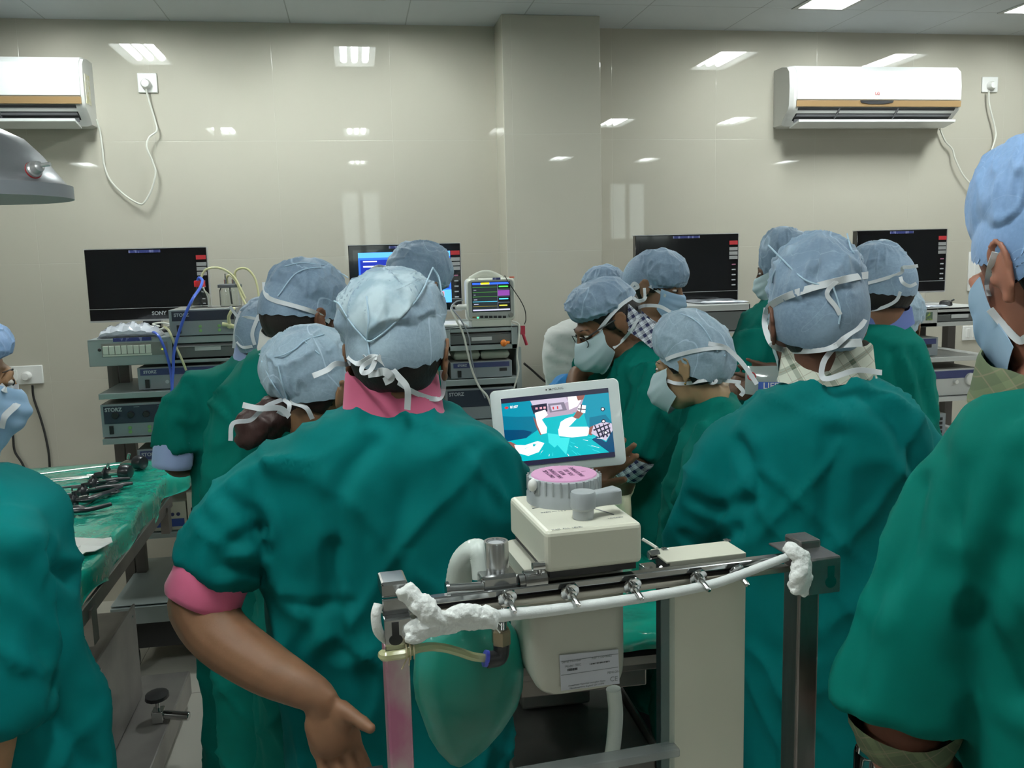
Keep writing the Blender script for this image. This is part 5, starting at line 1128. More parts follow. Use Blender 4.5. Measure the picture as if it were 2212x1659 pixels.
F.ribbon([(1440,822),(1460,828),(1485,828),(1520,822),(1545,820,-.03),(1600,826,-.06)],.009); F.ribbon([(1528,818,-.05),(1545,822,-.06),(1540,826,-.06),(1530,824,-.05)],.012); F.ribbon([(1590,828,-.06),(1605,845,-.06),(1600,855,-.06)],.010)
b = MB(); b.ell(F.H(-.086,-.006,-.044),(.003,.003,.003)); b.build('earring', MATS['gold'], F.root)
# ---- person with the pouch
F11 = F = Fig('person in green gown holding a printed pouch, face turned left', 1690, 700, 3.0, skc=(0.128,0.064,0.038), skin_='dark_c')
F.head(1704,580,0,yaw=-82,pitch=14)
F.torso([(645,1672,1740,0,.065),(656,1640,1765,0,.085),(682,1602,1785,0,.10),(720,1586,1792,0,.11),(780,1578,1795,0,.115),(880,1578,1790,0,.115),(1100,1590,1780,0,.12),(1400,1600,1780,0,.12)])
F.sleeve([(1625,720,-.10,32),(1618,770,-.14,34),(1600,820,-.18,30)])
F.arm([(1610,800,-.16,20),(1588,845,-.22,18),(1596,850,-.3,15),(1604,846,-.34,13)])
hand(F.body, F.Q(1602,846,-.34), F.r+Vector((0,0,.15)), F.v+Vector((0,0,.2)), 1, (.15,.2,.2,.2), k=1.0)
F.arm([(1760,780,-.10,24),(1765,830,-.20,18),(1735,818,-.30,14),(1722,814,-.32,13)]); hand(F.body, F.Q(1722,814,-.32), -F.r+Vector((0,0,.05)), F.v+Vector((0,0,.2)), -1, (.15,.2,.2,.2), k=1.0)
F.hair(); F.cap(dy=-.005,dz=.068,r=(.090,.108,.078),tilt=14,hem=118,sd=11,box=(1638, 488, 1745, 602)); F.mask(); F.eyes(); F.gown(GG,.014,.012,sd=43); F.finish(.006)
# ---- big one, right of centre
F12 = F = Fig('person seen from behind in teal gown with white and green check collar', 1770, 800, 1.75, skc=(0.154,0.070,0.045), skin_='dark_d', sc_=1.08)
F.head(1760,692,0,yaw=-22,pitch=8)
F.torso([(808,1730,1870,0,.07),(822,1690,1905,0,.085),(848,1640,1965,0,.105),(885,1598,2000,0,.12),(930,1576,2012,0,.13),(1000,1560,2010,0,.13),(1100,1560,2000,0,.13),(1250,1570,1990,0,.135),(1450,1590,1985,0,.14),(1659,1600,1980,0,.14)])
F.sleeve([(1640,930,0,62),(1575,975,.0,66),(1535,1060,.01,66),(1500,1130,.04,60),(1475,1190,.08,48)])
F.sleeve([(1960,920,0,50),(1990,1000,.02,52),(1995,1100,.06,50),(1980,1200,.12,46)])
F.arm([(1500,1150,.06,40),(1470,1205,.10,36),(1450,1225,.18,30),(1445,1225,.24,24)]); hand(F.body, F.Q(1445,1222,.25), F.v, Vector((0,0,-1)), 1, k=1.0)
F.arm([(1985,1150,.1,34),(1975,1230,.16,32),(1900,1230,.3,26)]); hand(F.body, F.Q(1898,1230,.31), F.v-F.r*.4, Vector((0,0,-1)), -1, k=1.0)
F.hair(); F.cap(dy=-.008,dz=.066,r=(.096,.112,.094),tilt=14,hem=124,sd=12,box=(1651, 496, 1876, 727),m_=cap_b,wr=.008)
F.gown(GT,.010,.012,sd=47,freq=(5,5,1.6),creases=[([(1890,840),(1760,870),(1640,910)],.006,.02),([(1600,960),(1640,1050),(1600,1130)],.011,.016),([(1880,860),(1940,920),(1980,1020)],.010,.016),([(1500,1080),(1560,1100),(1620,1080)],.010,.014),([(1480,1160),(1540,1170),(1600,1150)],.010,.014),([(1800,950),(1780,1150),(1760,1400)],.008,.018)]); F.finish(.005)
F.collar(1785,806,0,.080,.070,.052,plaid_w,roll=.05,pitch=.04)
F.seam([[(1660,530),(1690,560),(1740,605),(1800,620)],[(1690,558),(1672,590),(1668,610)],[(1830,505),(1840,540),(1862,560)],[(1800,620),(1815,670),(1812,700)]],.0016)
F.ribbon([(1655,680),(1665,660),(1700,640),(1760,620),(1810,607),(1840,600),(1875,594)],.013); F.ribbon([(1808,607),(1790,625),(1788,640),(1805,662),(1815,680)],.008); F.ribbon([(1656,665),(1652,700),(1665,740),(1690,755),(1740,758),(1790,752),(1808,745)],.011)
F.ribbon([(1808,745,-.09),(1830,742,-.10),(1862,740,-.11)],.015); F.ribbon([(1868,690),(1858,705),(1830,725),(1805,748)],.010); F.ribbon([(1800,752,-.09),(1780,780,-.10),(1775,810,-.10),(1790,818,-.11),(1850,800,-.11),(1905,805,-.10)],.010)
F.mask()
# ---- right group
F13 = F = Fig('person with slate blue collar behind the big checked collar at right', 1880, 720, 2.55, skc=(0.218,0.109,0.064), skin_='brown_g')
F.head(1902,628,0,yaw=-32,pitch=10)
F.torso([(692,1850,1950,0,.07),(706,1815,1965,0,.085),(735,1775,1988,0,.10),(785,1748,2010,0,.115),(850,1738,2022,0,.12),(1000,1738,2024,0,.12),(1300,1745,2015,0,.13)])
F.hair(); F.cap(dy=-.005,dz=.076,r=(.084,.108,.076),tilt=14,hem=118,sd=13,box=(1835, 516, 1967, 626)); F.mask(mask_b); F.gown(GG,.013,.012,sd=51,creases=[([(1960,760),(1985,820),(2000,900)],.012,.014),([(1930,760),(1950,850)],.010,.014)]); F.finish(.0065)
F.collar(1905,695,0,.074,.062,.030,blue_c,roll=.12,pitch=.25)
F.ribbon([(1850,618),(1900,605),(1945,590),(1950,578,-.12),(1965,577,-.13),(1983,574,-.13)],.009); F.ribbon([(1945,598),(1950,610,-.12),(1965,618,-.12),(1980,612,-.12)],.009); F.ribbon([(1870,672),(1905,665),(1935,650),(1945,630)],.009)
F14 = F = Fig('person whose pale cap shows low behind the slate blue collar at right', 1925, 740, 2.95, skc=(0.192,0.102,0.058), skin_='brown_h')
F.head(1928,705,0,yaw=10,pitch=10)
F.torso([(765,1895,1955,0,.06),(778,1870,1975,0,.08),(800,1845,1990,0,.10),(850,1840,1995,0,.11),(1000,1840,1995,0,.11),(1300,1845,1990,0,.12)])
F.hair(); F.cap(dy=-.012,dz=.050,r=(.104,.108,.088),tilt=20,hem=120,sd=14,box=(1870, 612, 2003, 715),m_=cap_p); F.gown(GG,.016,.010,sd=55); F.finish(.0075)
# ---- near right
F15 = F = Fig('tall masked person nearest at the right edge, ear showing under strong blue cap', 2200, 700, 1.02, skc=(.34,.145,.095), skin_='ear_man', sc_=1.0)
F.head(2286,578,.0,yaw=-42,pitch=24)
F.torso([(835,2185,2390,0,.07),(852,2150,2430,0,.09),(885,2085,2490,0,.11),(940,2045,2530,0,.125),(1030,2030,2550,0,.13),(1200,2040,2560,0,.135),(1450,2070,2560,0,.14),(1659,2090,2560,0,.14)])
F.sleeve([(2150,960,-.02,100),(2090,1080,-.03,118),(2030,1230,-.05,128),(1985,1370,-.06,136),(1948,1528,-.07,142)])
F.arm([(1985,1370,-.06,70),(1952,1540,-.07,78),(1960,1620,-.05,80),(2060,1720,.0,62),(2160,1760,.1,50)]); hand(F.body, F.Q(2165,1762,.1), F.v+F.r*.3, Vector((0,0,-1)), 1, k=1.0)
F.hair(lo=-.05,front=.02); F.cap(dy=-.0,dz=.092,r=(.094,.110,.072),tilt=24,hem=128,sd=15,box=(2083,276,2375,562),m_=cap_d,wr=.006)
F.mask(mask_b,loose=.002,wdt=78,bot=-.130)
F.gown(GG,.009,.012,sd=59,freq=(5,5,1.8),creases=[([(2190,900),(2120,1000),(2080,1120)],.008,.016),([(2200,1000),(2180,1150),(2130,1300)],.012,.018),([(1990,1050),(1960,1180),(1900,1300)],.010,.014),([(1880,1350),(1860,1440),(1850,1490)],.010,.016),([(2100,1330),(2160,1400),(2200,1500)],.012,.016)]); F.finish(.0042)
F.collar(2262,846,0,.070,.060,.038,plaid_g,roll=0,pitch=.3)
F.cuff((1955,1540,-.07),(1955,1608,-.06),118,92,plaid_g,name='shirt_cuff')
F.ribbon([(2150,545),(2140,575),(2134,610),(2138,640)],.007); F.ribbon([(2138,668),(2165,700),(2200,735),(2215,730)],.008)
# ================================================================ OPERATING TABLES
drape_m = mat('green_plastic_sheet', (.006,.36,.25), rough=.22, coat=1.0, spec=.6, vary=(3,(.012,.46,.34),.4,.65), coatr=.07)
nt = drape_m.node_tree; tcn = nt.nodes.new('ShaderNodeTexCoord'); prev = None
for sc_, st, di in ((7,.6,.020),(20,.5,.007),(55,.35,.003)):
    n = nt.nodes.new('ShaderNodeTexNoise'); n.noise_type = 'RIDGED_MULTIFRACTAL'; n.inputs['Scale'].default_value = sc_; n.inputs['Detail'].default_value = 3; nt.links.new(tcn.outputs['Object'], n.inputs['Vector'])
    bp = nt.nodes.new('ShaderNodeBump'); bp.inputs['Strength'].default_value = st; bp.inputs['Distance'].default_value = di; nt.links.new(n.outputs['Fac'], bp.inputs['Height'])
    if prev: nt.links.new(prev.outputs[0], bp.inputs['Normal'])
    prev = bp
nt.links.new(prev.outputs[0], nt.nodes['Principled BSDF'].inputs['Normal']); nt.links.new(prev.outputs[0], nt.nodes['Principled BSDF'].inputs['Coat Normal']); nt.links.new(prev.outputs[0], nt.nodes['Principled BSDF'].inputs['Coat Normal'])
tsteel = mat('table_steel', (.30,.27,.25), rough=.35, metal=.8, vary=(4,(.20,.18,.17),.4,.6)); tbase = mat('table_base_steel', (.38,.36,.34), rough=.42, metal=.6, vary=(5,(.28,.26,.25),.4,.7))
def op_table(X0,X1,Y0,Y1,zt,lab,slab_,side=1,wb=1.0):
    t = thing('operating_table', lab, 'operating table', ((X0+X1)/2,(Y0+Y1)/2,0)); b = MB()
    b.bx(X0+.03,X1-.03,Y0+.02,Y1-.02,zt-.075,zt-.012); b.build('mattress', dark, t, bevel=.01)
    b = MB(); b.bx(X0+.01,X1-.005,Y0,Y1,zt-.095,zt-.076); b.build('table_top', tsteel, t, smooth=0)
    for s_, X in ((1,X1),(-1,X0)):
        b = MB(); b.bx(min(X+s_*.012,X+s_*.024),max(X+s_*.012,X+s_*.024),Y0+.15,Y1-.30,zt-.125,zt-.080); b.build('side_rail', tsteel, t, smooth=0, bevel=.002)
        for yy in (Y0+.25,Y1-.42): b = MB(); b.bx(min(X,X+s_*.03),max(X,X+s_*.03),yy,yy+.05,zt-.20,zt-.10); b.build('rail_bracket', tsteel, t, smooth=0)
    cx = (X0+X1)/2; cy = (Y0+Y1)/2-.1
    b = MB(); b.bx(cx-.24,cx+.24,cy-.55,cy+.5,zt-.17,zt-.096); b.bx(cx-.16,cx+.16,cy-.45,cy+.4,zt-.26,zt-.17); b.build('under_frame', tsteel, t, smooth=0, bevel=.004)
    b = MB(); b.bx(cx-.10,cx+.10,cy-.12,cy+.22,.51,zt-.26); b.build('column', tbase, t, smooth=0, bevel=.008)
    b = MB(); b.bx(cx-.17,cx+.20,cy-.40,cy+.50,.15,.50); b.build('lower_housing', tbase, t, smooth=0, bevel=.004)
    b = MB(); b.bx(cx+.202,cx+.210,cy-.41,cy+.505,.16,.525); b.build('side_cover', tbase, t, smooth=0, bevel=.002)
    for yy_ in (cy+.46,cy+.02): b = MB(); b.lathe((cx+.211,yy_,.49),[(.006,0),(.005,.002),(0,.003)],(1,0,0),12); b.build('screw', chrome, t)
    b = MB(); b.bx(cx-.30*wb,cx+.35*wb,cy-.75,cy+.70,.05,.15); b.build('base', tbase, t, smooth=0, bevel=.006)
    for yy in (cy+.40,cy-.6):
        for s_ in ((-1,1) if wb == 1 else (-.62,.62)):
            b = MB(); b.cyl((cx+s_*.15-.02,yy,.045),(cx+s_*.15+.02,yy,.045),.045); b.build('castor', dark, t)
            b = MB(); b.tube([(cx+s_*.31,yy-.1,.175),(cx+s_*.42,yy-.12,.165)],.016,12); b.bx(cx+s_*.31-.02,cx+s_*.31+.02,yy-.125,yy-.075,.151,.195); b.build('brake_bar', chrome, t, bevel=.003)
            b = MB(); b.tube([(cx+s_*.31,yy-.1,.19),(cx+s_*.31,yy-.1,.235)],.008,10); b.build('pedal_stem', chrome, t)
            b = MB(); b.loft([[Vector((cx+s_*.31+r_*math.cos(a),yy-.1+.055*r_/.04*math.sin(a)*.9,.235+h)) for a in [2*math.pi*j/14 for j in range(14)]] for r_,h in ((.030,0),(.042,.006),(.040,.018),(.02,.024))]); b.build('pedal', dark, t, smooth=50)
    # plastic drape, its own thing
    b = MB(); nx, ny = 46, 90; g = []
    for j in range(ny+1):
        row = []
        for i in range(nx+1):
            u = i/nx*1.5-.25; v = j/ny*1.06-.03; X = X0+(X1-X0)*u; Yv = Y0+(Y1-Y0)*v; z = zt
            du = max(0,-u,u-1); dv = max(0,-v,v-1)
            d = du*(X1-X0); 
            if d > 0:
                e_ = min(d,.10+.02*math.sin(v*23)); X = (X1 if u > 1 else X0) + (1 if u > 1 else -1)*min(.018,e_)*(1+.4*math.sin(v*31)); z = zt-max(0,e_-.012)
            if dv > 0: q = dv*(Y1-Y0); Yv = (Y1 if v > 1 else Y0)+(1 if v > 1 else -1)*min(q,.015); z = min(z, zt-q*1.2)
            if side and u > 1 and v > .80: k = (v-.80)/.2; X += .055*math.sin(min(1,k)*math.pi*.9)*min(1,d/.06); z += .03*math.sin(min(1,k)*math.pi)*min(1,d/.08)
            row.append((X,Yv,z))
        g.append(row)
    P = np.array([p for r_ in g for p in r_]); P[:,2] += (ridge(P*np.array([6,9,4]),3)**3*.006+ (fbm(P*22,5)-.5)*.004) - .004
    b.v = [tuple(p) for p in P]; n1 = nx+1
    for j in range(ny):
        for i in range(nx): b.f.append((j*n1+i,j*n1+i+1,(j+1)*n1+i+1,(j+1)*n1+i)); b.m.append(0)
    o = b.build('plastic_sheet', drape_m, None, smooth=180); o.modifiers.new('solid','SOLIDIFY').thickness = .0015
    return t, tag(o, slab_, 'plastic sheet')
ZT = .98
op_table(-1.41,-.765,2.20,3.88,ZT,'steel operating table at the left under the instruments','glossy green plastic sheet covering the instrument table at left')
yn = atz(1400,1345,ZT).y
op_table(.29,.72,yn,3.35,ZT,'steel operating table in the middle of the group, mostly hidden by bodies','green plastic sheet on the table behind the cream box',side=0,wb=.5)
# instruments
ins_b = mat('instrument_black', (.012,.013,.018), rough=.35, coat=.2); ins_s = mat('instrument_steel', (.45,.45,.43), rough=.25, metal=.9)
def T(px,py,h=.012): return atz(px,py,ZT+h)
def trocar(path, kx, lab, collar=False):
    t = thing('trocar', lab, 'surgical instrument', T(*path[0],.0), None)
    b = MB(); b.tube([T(*p) for p in path],.0042,8); b.build('shaft', ins_s, t)
    e = T(*path[-1]); d = (e-T(*path[0])).normalized(); k = T(*kx,.028)
    b = MB(); b.tube([e+Vector((0,0,.0)),e+(k-e)*.35+Vector((0,0,.004)),k],[.007,.013,.011],12); b.build('valve_body', ins_s, t)
    b = MB(); b.tube([e+(k-e)*.4+Vector((0,0,.02)), e+(k-e)*.5+Vector((0,0,.04))],.006,8); b.build('stopcock', ins_s, t)
    ax = (k-e); ax.z = 0; ax.normalize(); b = MB(); b.lathe(k-ax*.018,[(.012,0),(.026,.004),(.028,.012),(.028,.034),(.024,.044),(.010,.046)],ax,20); b.build('black_head', ins_b, t, smooth=35)
    if collar:
        b = MB(); m0 = e+(k-e)*.45; b.tube([e+(k-e)*.02,m0-ax*.01],[.013,.013],14); b.lathe(m0-ax*.012,[(.02,0),(.03,.004),(.03,.010),(.018,.014)],ax,18); b.build('collar', ins_b, t, smooth=35)
    return t
trocar([(55,1028),(180,1012),(262,1003)],(300,999),'long steel trocar with black head, furthest from the camera on the green sheet')
trocar([(23,1043),(120,1035),(205,1028)],(268,1019),'steel trocar with black head and black collar, second from the far edge',True)
b = MB(); b.tube([T(0,1053),T(100,1042),T(192,1031)],.0042,8); b.tube([T(188,1030),T(215,1027)],[.010,.007],10); tag(b.build('suction_cannula', ins_s, None), 'thin steel tube lying just before the collared trocar', 'surgical instrument')
def grasper(path, hub, h1, h2, lab, ring=False, cleat=None):
    t = thing('laparoscopic_grasper', lab, 'surgical instrument', T(*path[0],0), None)
    b = MB(); b.tube([T(*p,.010) for p in path],.0045,8); b.build('shaft', ins_b, t)
    hp = T(*hub,.018); p1 = T(*path[-1],.012); ax = (hp-p1).normalized()
    b = MB(); b.tube([p1,hp-ax*.01],[.009,.009],10); b.lathe(hp-ax*.012,[(.010,0),(.022,.003),(.024,.010),(.022,.018),(.012,.022)],ax,18)
    b.tube([hp+Vector((0,0,.01)),hp+Vector((0,0,.032))],[.007,.006],8); b.build('rotation_wheel', ins_b, t, smooth=35)
    for nm, h in (('handle', h1), ('handle', h2)):
        P = catmull([hp]+[T(*q,z_) for *q, z_ in h],5); b = MB(); n_ = len(P); b.tube(P,[.0085+.003*math.sin(math.pi*i/(n_-1)) for i in range(n_)],10,flat=.8)
        if ring and nm == 'handle' and h is h2:
            c = P[-1]; d = (P[-1]-P[-3]).normalized(); s_ = Vector((-d.y,d.x,0)); b.tube([c+d*(.028+.028*math.cos(a))+s_*(.016*math.sin(a)) for a in [2*math.pi*j/20+math.pi for j in range(21)]],.0048,8)
        b.build(nm, ins_b, t)
    b = MB(); b.tube([hp+ax*.02+Vector((0,0,.008)),hp+ax*.05+Vector((0,0,.008))],.003,6); b.build('ratchet', ins_s, t)
    if cleat: a = T(*cleat,.02); b = MB(); b.tube([a+Vector((.014*math.cos(q),.008*math.sin(q),.012)) for q in [2*math.pi*j/12 for j in range(13)]],.0022,6); b.tube([a+Vector((-.014,0,.012)),a+Vector((-.014,0,-.008))],.0022,6); b.build('wire_hook', ins_b, t)
    return t
grasper([(35,1065),(110,1056),(180,1048)],(203,1045),[(225,1040,.02),(250,1036,.018),(280,1034,.014)],[(222,1045,.012),(236,1043,.012),(262,1037,.012)],'black grasper with short straight handles, furthest of the black graspers')
grasper([(55,1079),(110,1073),(160,1066)],(180,1063),[(205,1057,.02),(230,1052,.02),(252,1050,.015),(268,1046,.015),(285,1044,.012)],[(205,1060,.012),(222,1056,.012),(240,1053,.012),(262,1050,.012)],'black grasper with a wire hook and a forked handle on the green sheet',cleat=(165,1060))
grasper([(72,1092),(105,1089),(140,1085)],(160,1081),[(190,1079,.02),(215,1070,.022),(240,1062,.015),(262,1052,.014)],[(190,1080,.012),(205,1072,.012),(222,1068,.012)],'black grasper with a looped finger ring at its handle end',ring=True)
grasper([(70,1121),(88,1116),(98,1113)],(107,1112),[(130,1107,.016),(150,1104,.02),(175,1102,.018),(200,1099,.014),(240,1089,.016)],[(130,1108,.012),(160,1098,.022),(175,1097,.022),(190,1102,.014)],'black grasper nearest the white paper, its thin lever sticking up right')
# paper
b = MB(); cs = [(112,1158),(150,1160),(190,1162),(222,1163),(240,1160),(243,1170),(225,1180),(205,1190),(185,1192),(170,1203),(160,1195),(140,1200),(118,1196)]
top = [T(x,y,.014+.004*math.sin(i*1.7)) for i,(x,y) in enumerate(cs)]; cc = T(175,1178,.022); n = len(top)
b.add([cc]+top+[cc-Vector((0,0,.002))]+[p-Vector((0,0,.002)) for p in top], [(0,1+i,1+(i+1)%n) for i in range(n)]+[(n+1,n+2+(i+1)%n,n+2+i) for i in range(n)]+[(1+i,n+2+i,n+2+(i+1)%n,1+(i+1)%n) for i in range(n)])
tag(b.build('paper_wrap', white_m, None, smooth=25), 'crumpled white paper on the near end of the green sheeted table', 'paper')
# ================================================================ TABLET
P5r = F5
tc0 = CAM+ray(1204,922)*2.05
def TP(px,py): 
    d = ray(px,py); n_ = (tc0-CAM); return CAM + d*((tc0-CAM).dot(FW)/d.dot(FW))
TL,TR,BR,BL = TP(1050,846),TP(1329,818),TP(1359,1001),TP(1083,1031)
ux = ((TR-TL)+(BR-BL)).normalized(); vz = ((TL-BL)+(TR-BR)); vz = (vz-ux*vz.dot(ux)).normalized(); Wd = ((TR-TL).length+(BR-BL).length)/2; Hd = ((TL-BL).length+(TR-BR).length)/2; tcen = (TL+TR+BL+BR)/4; nf = ux.cross(vz)
if nf.dot(CAM-tcen) < 0: nf = -nf
def tp(u,v,k=0): return tcen+ux*(u*Wd/2)+vz*(v*Hd/2)+nf*k
t = thing('tablet_computer', 'white tablet showing an operation, held up by the person with the pink collar', 'tablet', tp(0,-1))
tab_w = mat('tablet_white',(.72,.78,.78),rough=.25,coat=.3)
def rr2(w_,h_,r,k,n=6):
    out = []
    for sx,sy,a0 in ((1,1,0),(-1,1,90),(-1,-1,180),(1,-1,270)):
        for i in range(n+1): a = math.radians(a0+90*i/n); out.append(tcen+ux*(sx*(w_/2-r)+r*math.cos(a))+vz*(sy*(h_/2-r)+r*math.sin(a))+nf*k)
    return out
b = MB(); b.loft([rr2(Wd-.004,Hd-.004,.012,-.008),rr2(Wd,Hd,.013,-.006),rr2(Wd,Hd,.013,-.001),rr2(Wd-.003,Hd-.003,.012,0)]); b.build('body_shell', tab_w, t, smooth=40)
b = MB(); b.loft([rr2(Wd+.0015,Hd+.0015,.013,-.005),rr2(Wd+.0015,Hd+.0015,.013,-.0025)]); b.build('silver_rim', chrome, t, smooth=30)
SW, SH = Wd*.835, Hd*.80
b = MB(); b.loft([rr2(SW,SH,.001,.0003),rr2(SW,SH,.001,.0006)]); b.build('screen', mat('screen_border',(.008,.006,.02),rough=.1,coat=.3), t, smooth=0)
e2 = lambda n,c,s=1.0: mat(n,(0,0,0),emit=c,estr=s,rough=.2)
pm = [e2('pic_teal',(.0,.20,.33)),e2('pic_teal_dark',(.0,.07,.18)),e2('pic_cyan',(.0,.55,.62)),e2('pic_cyan_light',(.05,.78,.80),1.1),e2('pic_white',(1,.97,1),1.15),e2('pic_mauve',(.52,.42,.55)),e2('pic_skin',(.32,.12,.10)),e2('pic_dark',(.02,.02,.05)),e2('pic_red',(.75,.04,.05)),e2('pic_gray',(.25,.22,.30)),e2('pic_skyteal',(.0,.32,.47)),e2('pic_lilac',(.70,.62,.78)),e2('pic_pink',(.9,.45,.55))]
def sp_(u,v): return (u*2-1)*SW/Wd, ((1-v)*2-1)*SH/Hd
b = MB(); kk = [0.0008]
def poly(pts, mi):
    b.mi = mi; q = [tp(*sp_(*p), kk[0]) for p in pts]; kk[0] += .00002; b.add(q, [tuple(range(len(q)))])
y0,y1 = .07,.93
poly([(0,y0),(1,y0),(1,y1),(0,y1)],5)
poly([(0,.35),(.30,.30),(.45,.32),(.75,.30),(1,.5),(1,y1),(0,y1)],2)
poly([(0,y0),(.27,y0),(.30,.2),(.33,.35),(.31,.5),(.22,.58),(0,.62)],10); poly([(0,.25),(.12,.28),(.30,.30),(.33,.36),(.31,.5),(.22,.58),(0,.62)],0); poly([(.0,.45),(.18,.48),(.26,.52),(.2,.60),(0,.62)],1)
poly([(.27,y0),(.60,y0),(.62,.14),(.56,.17),(.30,.18)],11); poly([(.27,.14),(.42,.13),(.42,.25),(.29,.27)],7); poly([(.43,.14),(.58,.14),(.6,.26),(.44,.27)],9); poly([(.45,.17),(.55,.17),(.56,.24),(.46,.25)],11)
for q in (.31,.35,.385): poly([(q,.175),(q+.022,.175),(q+.022,.205),(q,.205)],12)
for q in (.47,.51): poly([(q,.19),(q+.012,.19),(q+.012,.23),(q,.23)],8)
poly([(.30,.27),(.60,.27),(.66,.32),(.40,.34),(.31,.33)],5); poly([(.62,y0),(.70,y0),(.74,.14),(.70,.22),(.62,.26)],4)
poly([(.70,y0),(.78,y0),(.76,.13),(.71,.14)],6)
poly([(.78,y0),(1,y0),(1,.6),(.9,.62),(.78,.58),(.76,.40),(.74,.2)],10); poly([(.80,.40),(.95,.38),(1,.5),(1,.62),(.86,.62),(.79,.55)],0)
poly([(.72,.20),(.78,.22),(.765,.33),(.71,.32),(.695,.26)],4); poly([(.735,.20),(.745,.20),(.725,.33),(.715,.33)],7); poly([(.70,.25),(.775,.27),(.772,.285),(.699,.265)],7)
poly([(.695,.28),(.75,.33),(.70,.40),(.645,.38)],6)
poly([(.53,.42),(.58,.38),(.64,.36),(.68,.40),(.62,.48),(.55,.55),(.50,.54)],4)
poly([(.50,.52),(.58,.50),(.78,.53),(.80,.60),(.76,.66),(.62,.66),(.50,.62)],4)
poly([(.79,.54),(.83,.52),(.85,.60),(.80,.66),(.775,.64)],6)
poly([(.83,.52),(.93,.48),(1,.52),(1,.62),(.93,.76),(.80,.63)],11)
for i in range(4): poly([(.835+.04*i,.52),(.845+.04*i,.515),(.885+.035*i,.70),(.87+.035*i,.71)],7)
for i in range(3): poly([(.82+.03*i,.58+.05*i),(.98,.51+.06*i),(.985,.525+.06*i),(.83+.03*i,.60+.05*i)],7)
poly([(.85,.68),(.93,.78),(1,.62),(1,y1),(.95,y1),(.8,.72)],1)
poly([(.28,.30),(.31,.36),(.35,.45),(.38,.56),(.33,.58),(.30,.45)],6); poly([(.30,.25),(.40,.22),(.42,.30),(.36,.36),(.40,.48),(.39,.56),(.34,.57),(.31,.42)],4)
poly([(0,.62),(.05,.63),(.10,.68),(.09,.78),(0,.72)],6); poly([(.08,.68),(.18,.70),(.30,.66),(.36,.70),(.30,.82),(.20,.86),(.10,.80)],4); poly([(.255,.70),(.28,.70),(.27,.73),(.25,.73)],2)
poly([(.40,.56),(.50,.60),(.52,.7),(.45,.78),(.40,.70)],3); poly([(.50,.64),(.60,.66),(.55,.90),(.48,.75)],3)
random.seed(4)
for i in range(26):
    u = .2+.65*random.random(); v = .66+.25*random.random(); a = math.atan2(v-.60,u-.45); l = .03+.06*random.random(); w_ = .006
    poly([(u,v),(u+l*math.cos(a),v+l*math.sin(a)),(u+l*math.cos(a)-w_*math.sin(a),v+l*math.sin(a)+w_*math.cos(a)),(u-w_*math.sin(a)*.5,v+w_*.5)],3 if i % 3 else 4)
poly([(0,y1-.10),(.04,y1-.06),(.09,y1),(0,y1)],1)
poly([(.045+.018*math.cos(a),.135+.018*math.sin(a)) for a in [2*math.pi*j/12 for j in range(12)]],8)
for (u,v) in ((.93,.30),(.925,.475),(.935,.64)):
    poly([(u+.020*math.cos(a),v+.03*math.sin(a)) for a in [2*math.pi*j/16 for j in range(16)]],7); poly([(u+.011*math.cos(a),v+.017*math.sin(a)) for a in [2*math.pi*j/16 for j in range(16)]],4)
poly([(0,y0-.07),(1,y0-.07),(1,y0),(0,y0)],7); poly([(0,y1),(1,y1),(1,1),(0,1)],7)
b.build('screen_picture', pm, t, smooth=0)
text('01:07', .008, tp(*sp_(.115,.135),kk[0]), ux, vz, pm[4], 'recording_time', t, depth=.0001, bold=.0003)
text('SAMSUNG', .0075, tp(0.03,.90,.0006), ux, vz, mat('grey_print',(.25,.27,.28),rough=.5), 'logo', t, depth=.0001)
for k in (-.12,-.06): b = MB(); q = tp(k,.90,.0004); b.lathe(q,[(.0016,0),(.0016,.0004)],nf,12); b.build('camera_lens', dark, t)
# hand holding the tablet: part of the holder's body is behind; the pouch of the other person
fc = F11.Q(1655,822,-.37); a0 = F11.r; u0 = (Vector((0,0,1))+F11.v*.25).normalized(); pn = a0.cross(u0); pn = pn if pn.dot(CAM-fc) > 0 else -pn
t = thing('plastic_pouch', 'clear pouch printed with blue and red, held by the person at the far back right', 'pouch', fc-u0*.04); k = pxm(fc)
b = MB(); n = 10; rings = []
for i in range(n+1):
    v = (i/n-.5)*62*k; th = .010*math.sin(math.pi*i/n)+.0008
    rings.append([fc+a0*((math.cos(a))*44*k)+u0*(v+ .002*math.sin(4*math.cos(a)))+pn*(th*math.sin(a)) for a in [2*math.pi*j/24 for j in range(24)]])
b.loft(rings); b.build('film', mat('pouch_film',(.45,.52,.50),rough=.15,coat=.5,alpha=.75), t)
b = MB(); q = fc-u0*(14*k)+a0*(8*k); b.prism([q+a0*(x*k)+u0*(y*k)+pn*.010 for x,y in ((-24,-14),(30,-14),(30,10),(-24,10))],(0,0,0),pn*.001); b.build('blue_print', mat('blue_print',(.02,.10,.45),rough=.4), t, smooth=0)
text('LIFE', 19*k, q+u0*(1*k)+a0*(2*k)+pn*.0115, a0, u0, white_m, 'lettering', t, bold=.0004)
b = MB(); q2 = fc-a0*(30*k)+u0*(8*k)+pn*.010; b.tube([q2+a0*(8*k*math.cos(a))+u0*(8*k*math.sin(a)) for a in [2*math.pi*j/20 for j in range(21)]],.0018,6); b.build('red_ring_print', red_m, t)
b = MB(); a = CAM+ray(1232,832)*2.86; b.ell(a,(.055,.05,.03)); b.ell(a+Vector((.05,.02,-.008)),(.05,.045,.025)); b.ell(a+Vector((-.03,0,-.02)),(.04,.04,.03)); me = remeshed(b,.005,3); A_,N_ = mesh_np(me); A_ = A_+N_*((ridge(A_*28,4)**2)*.010)[:,None]; me.vertices.foreach_set('co',A_.ravel())
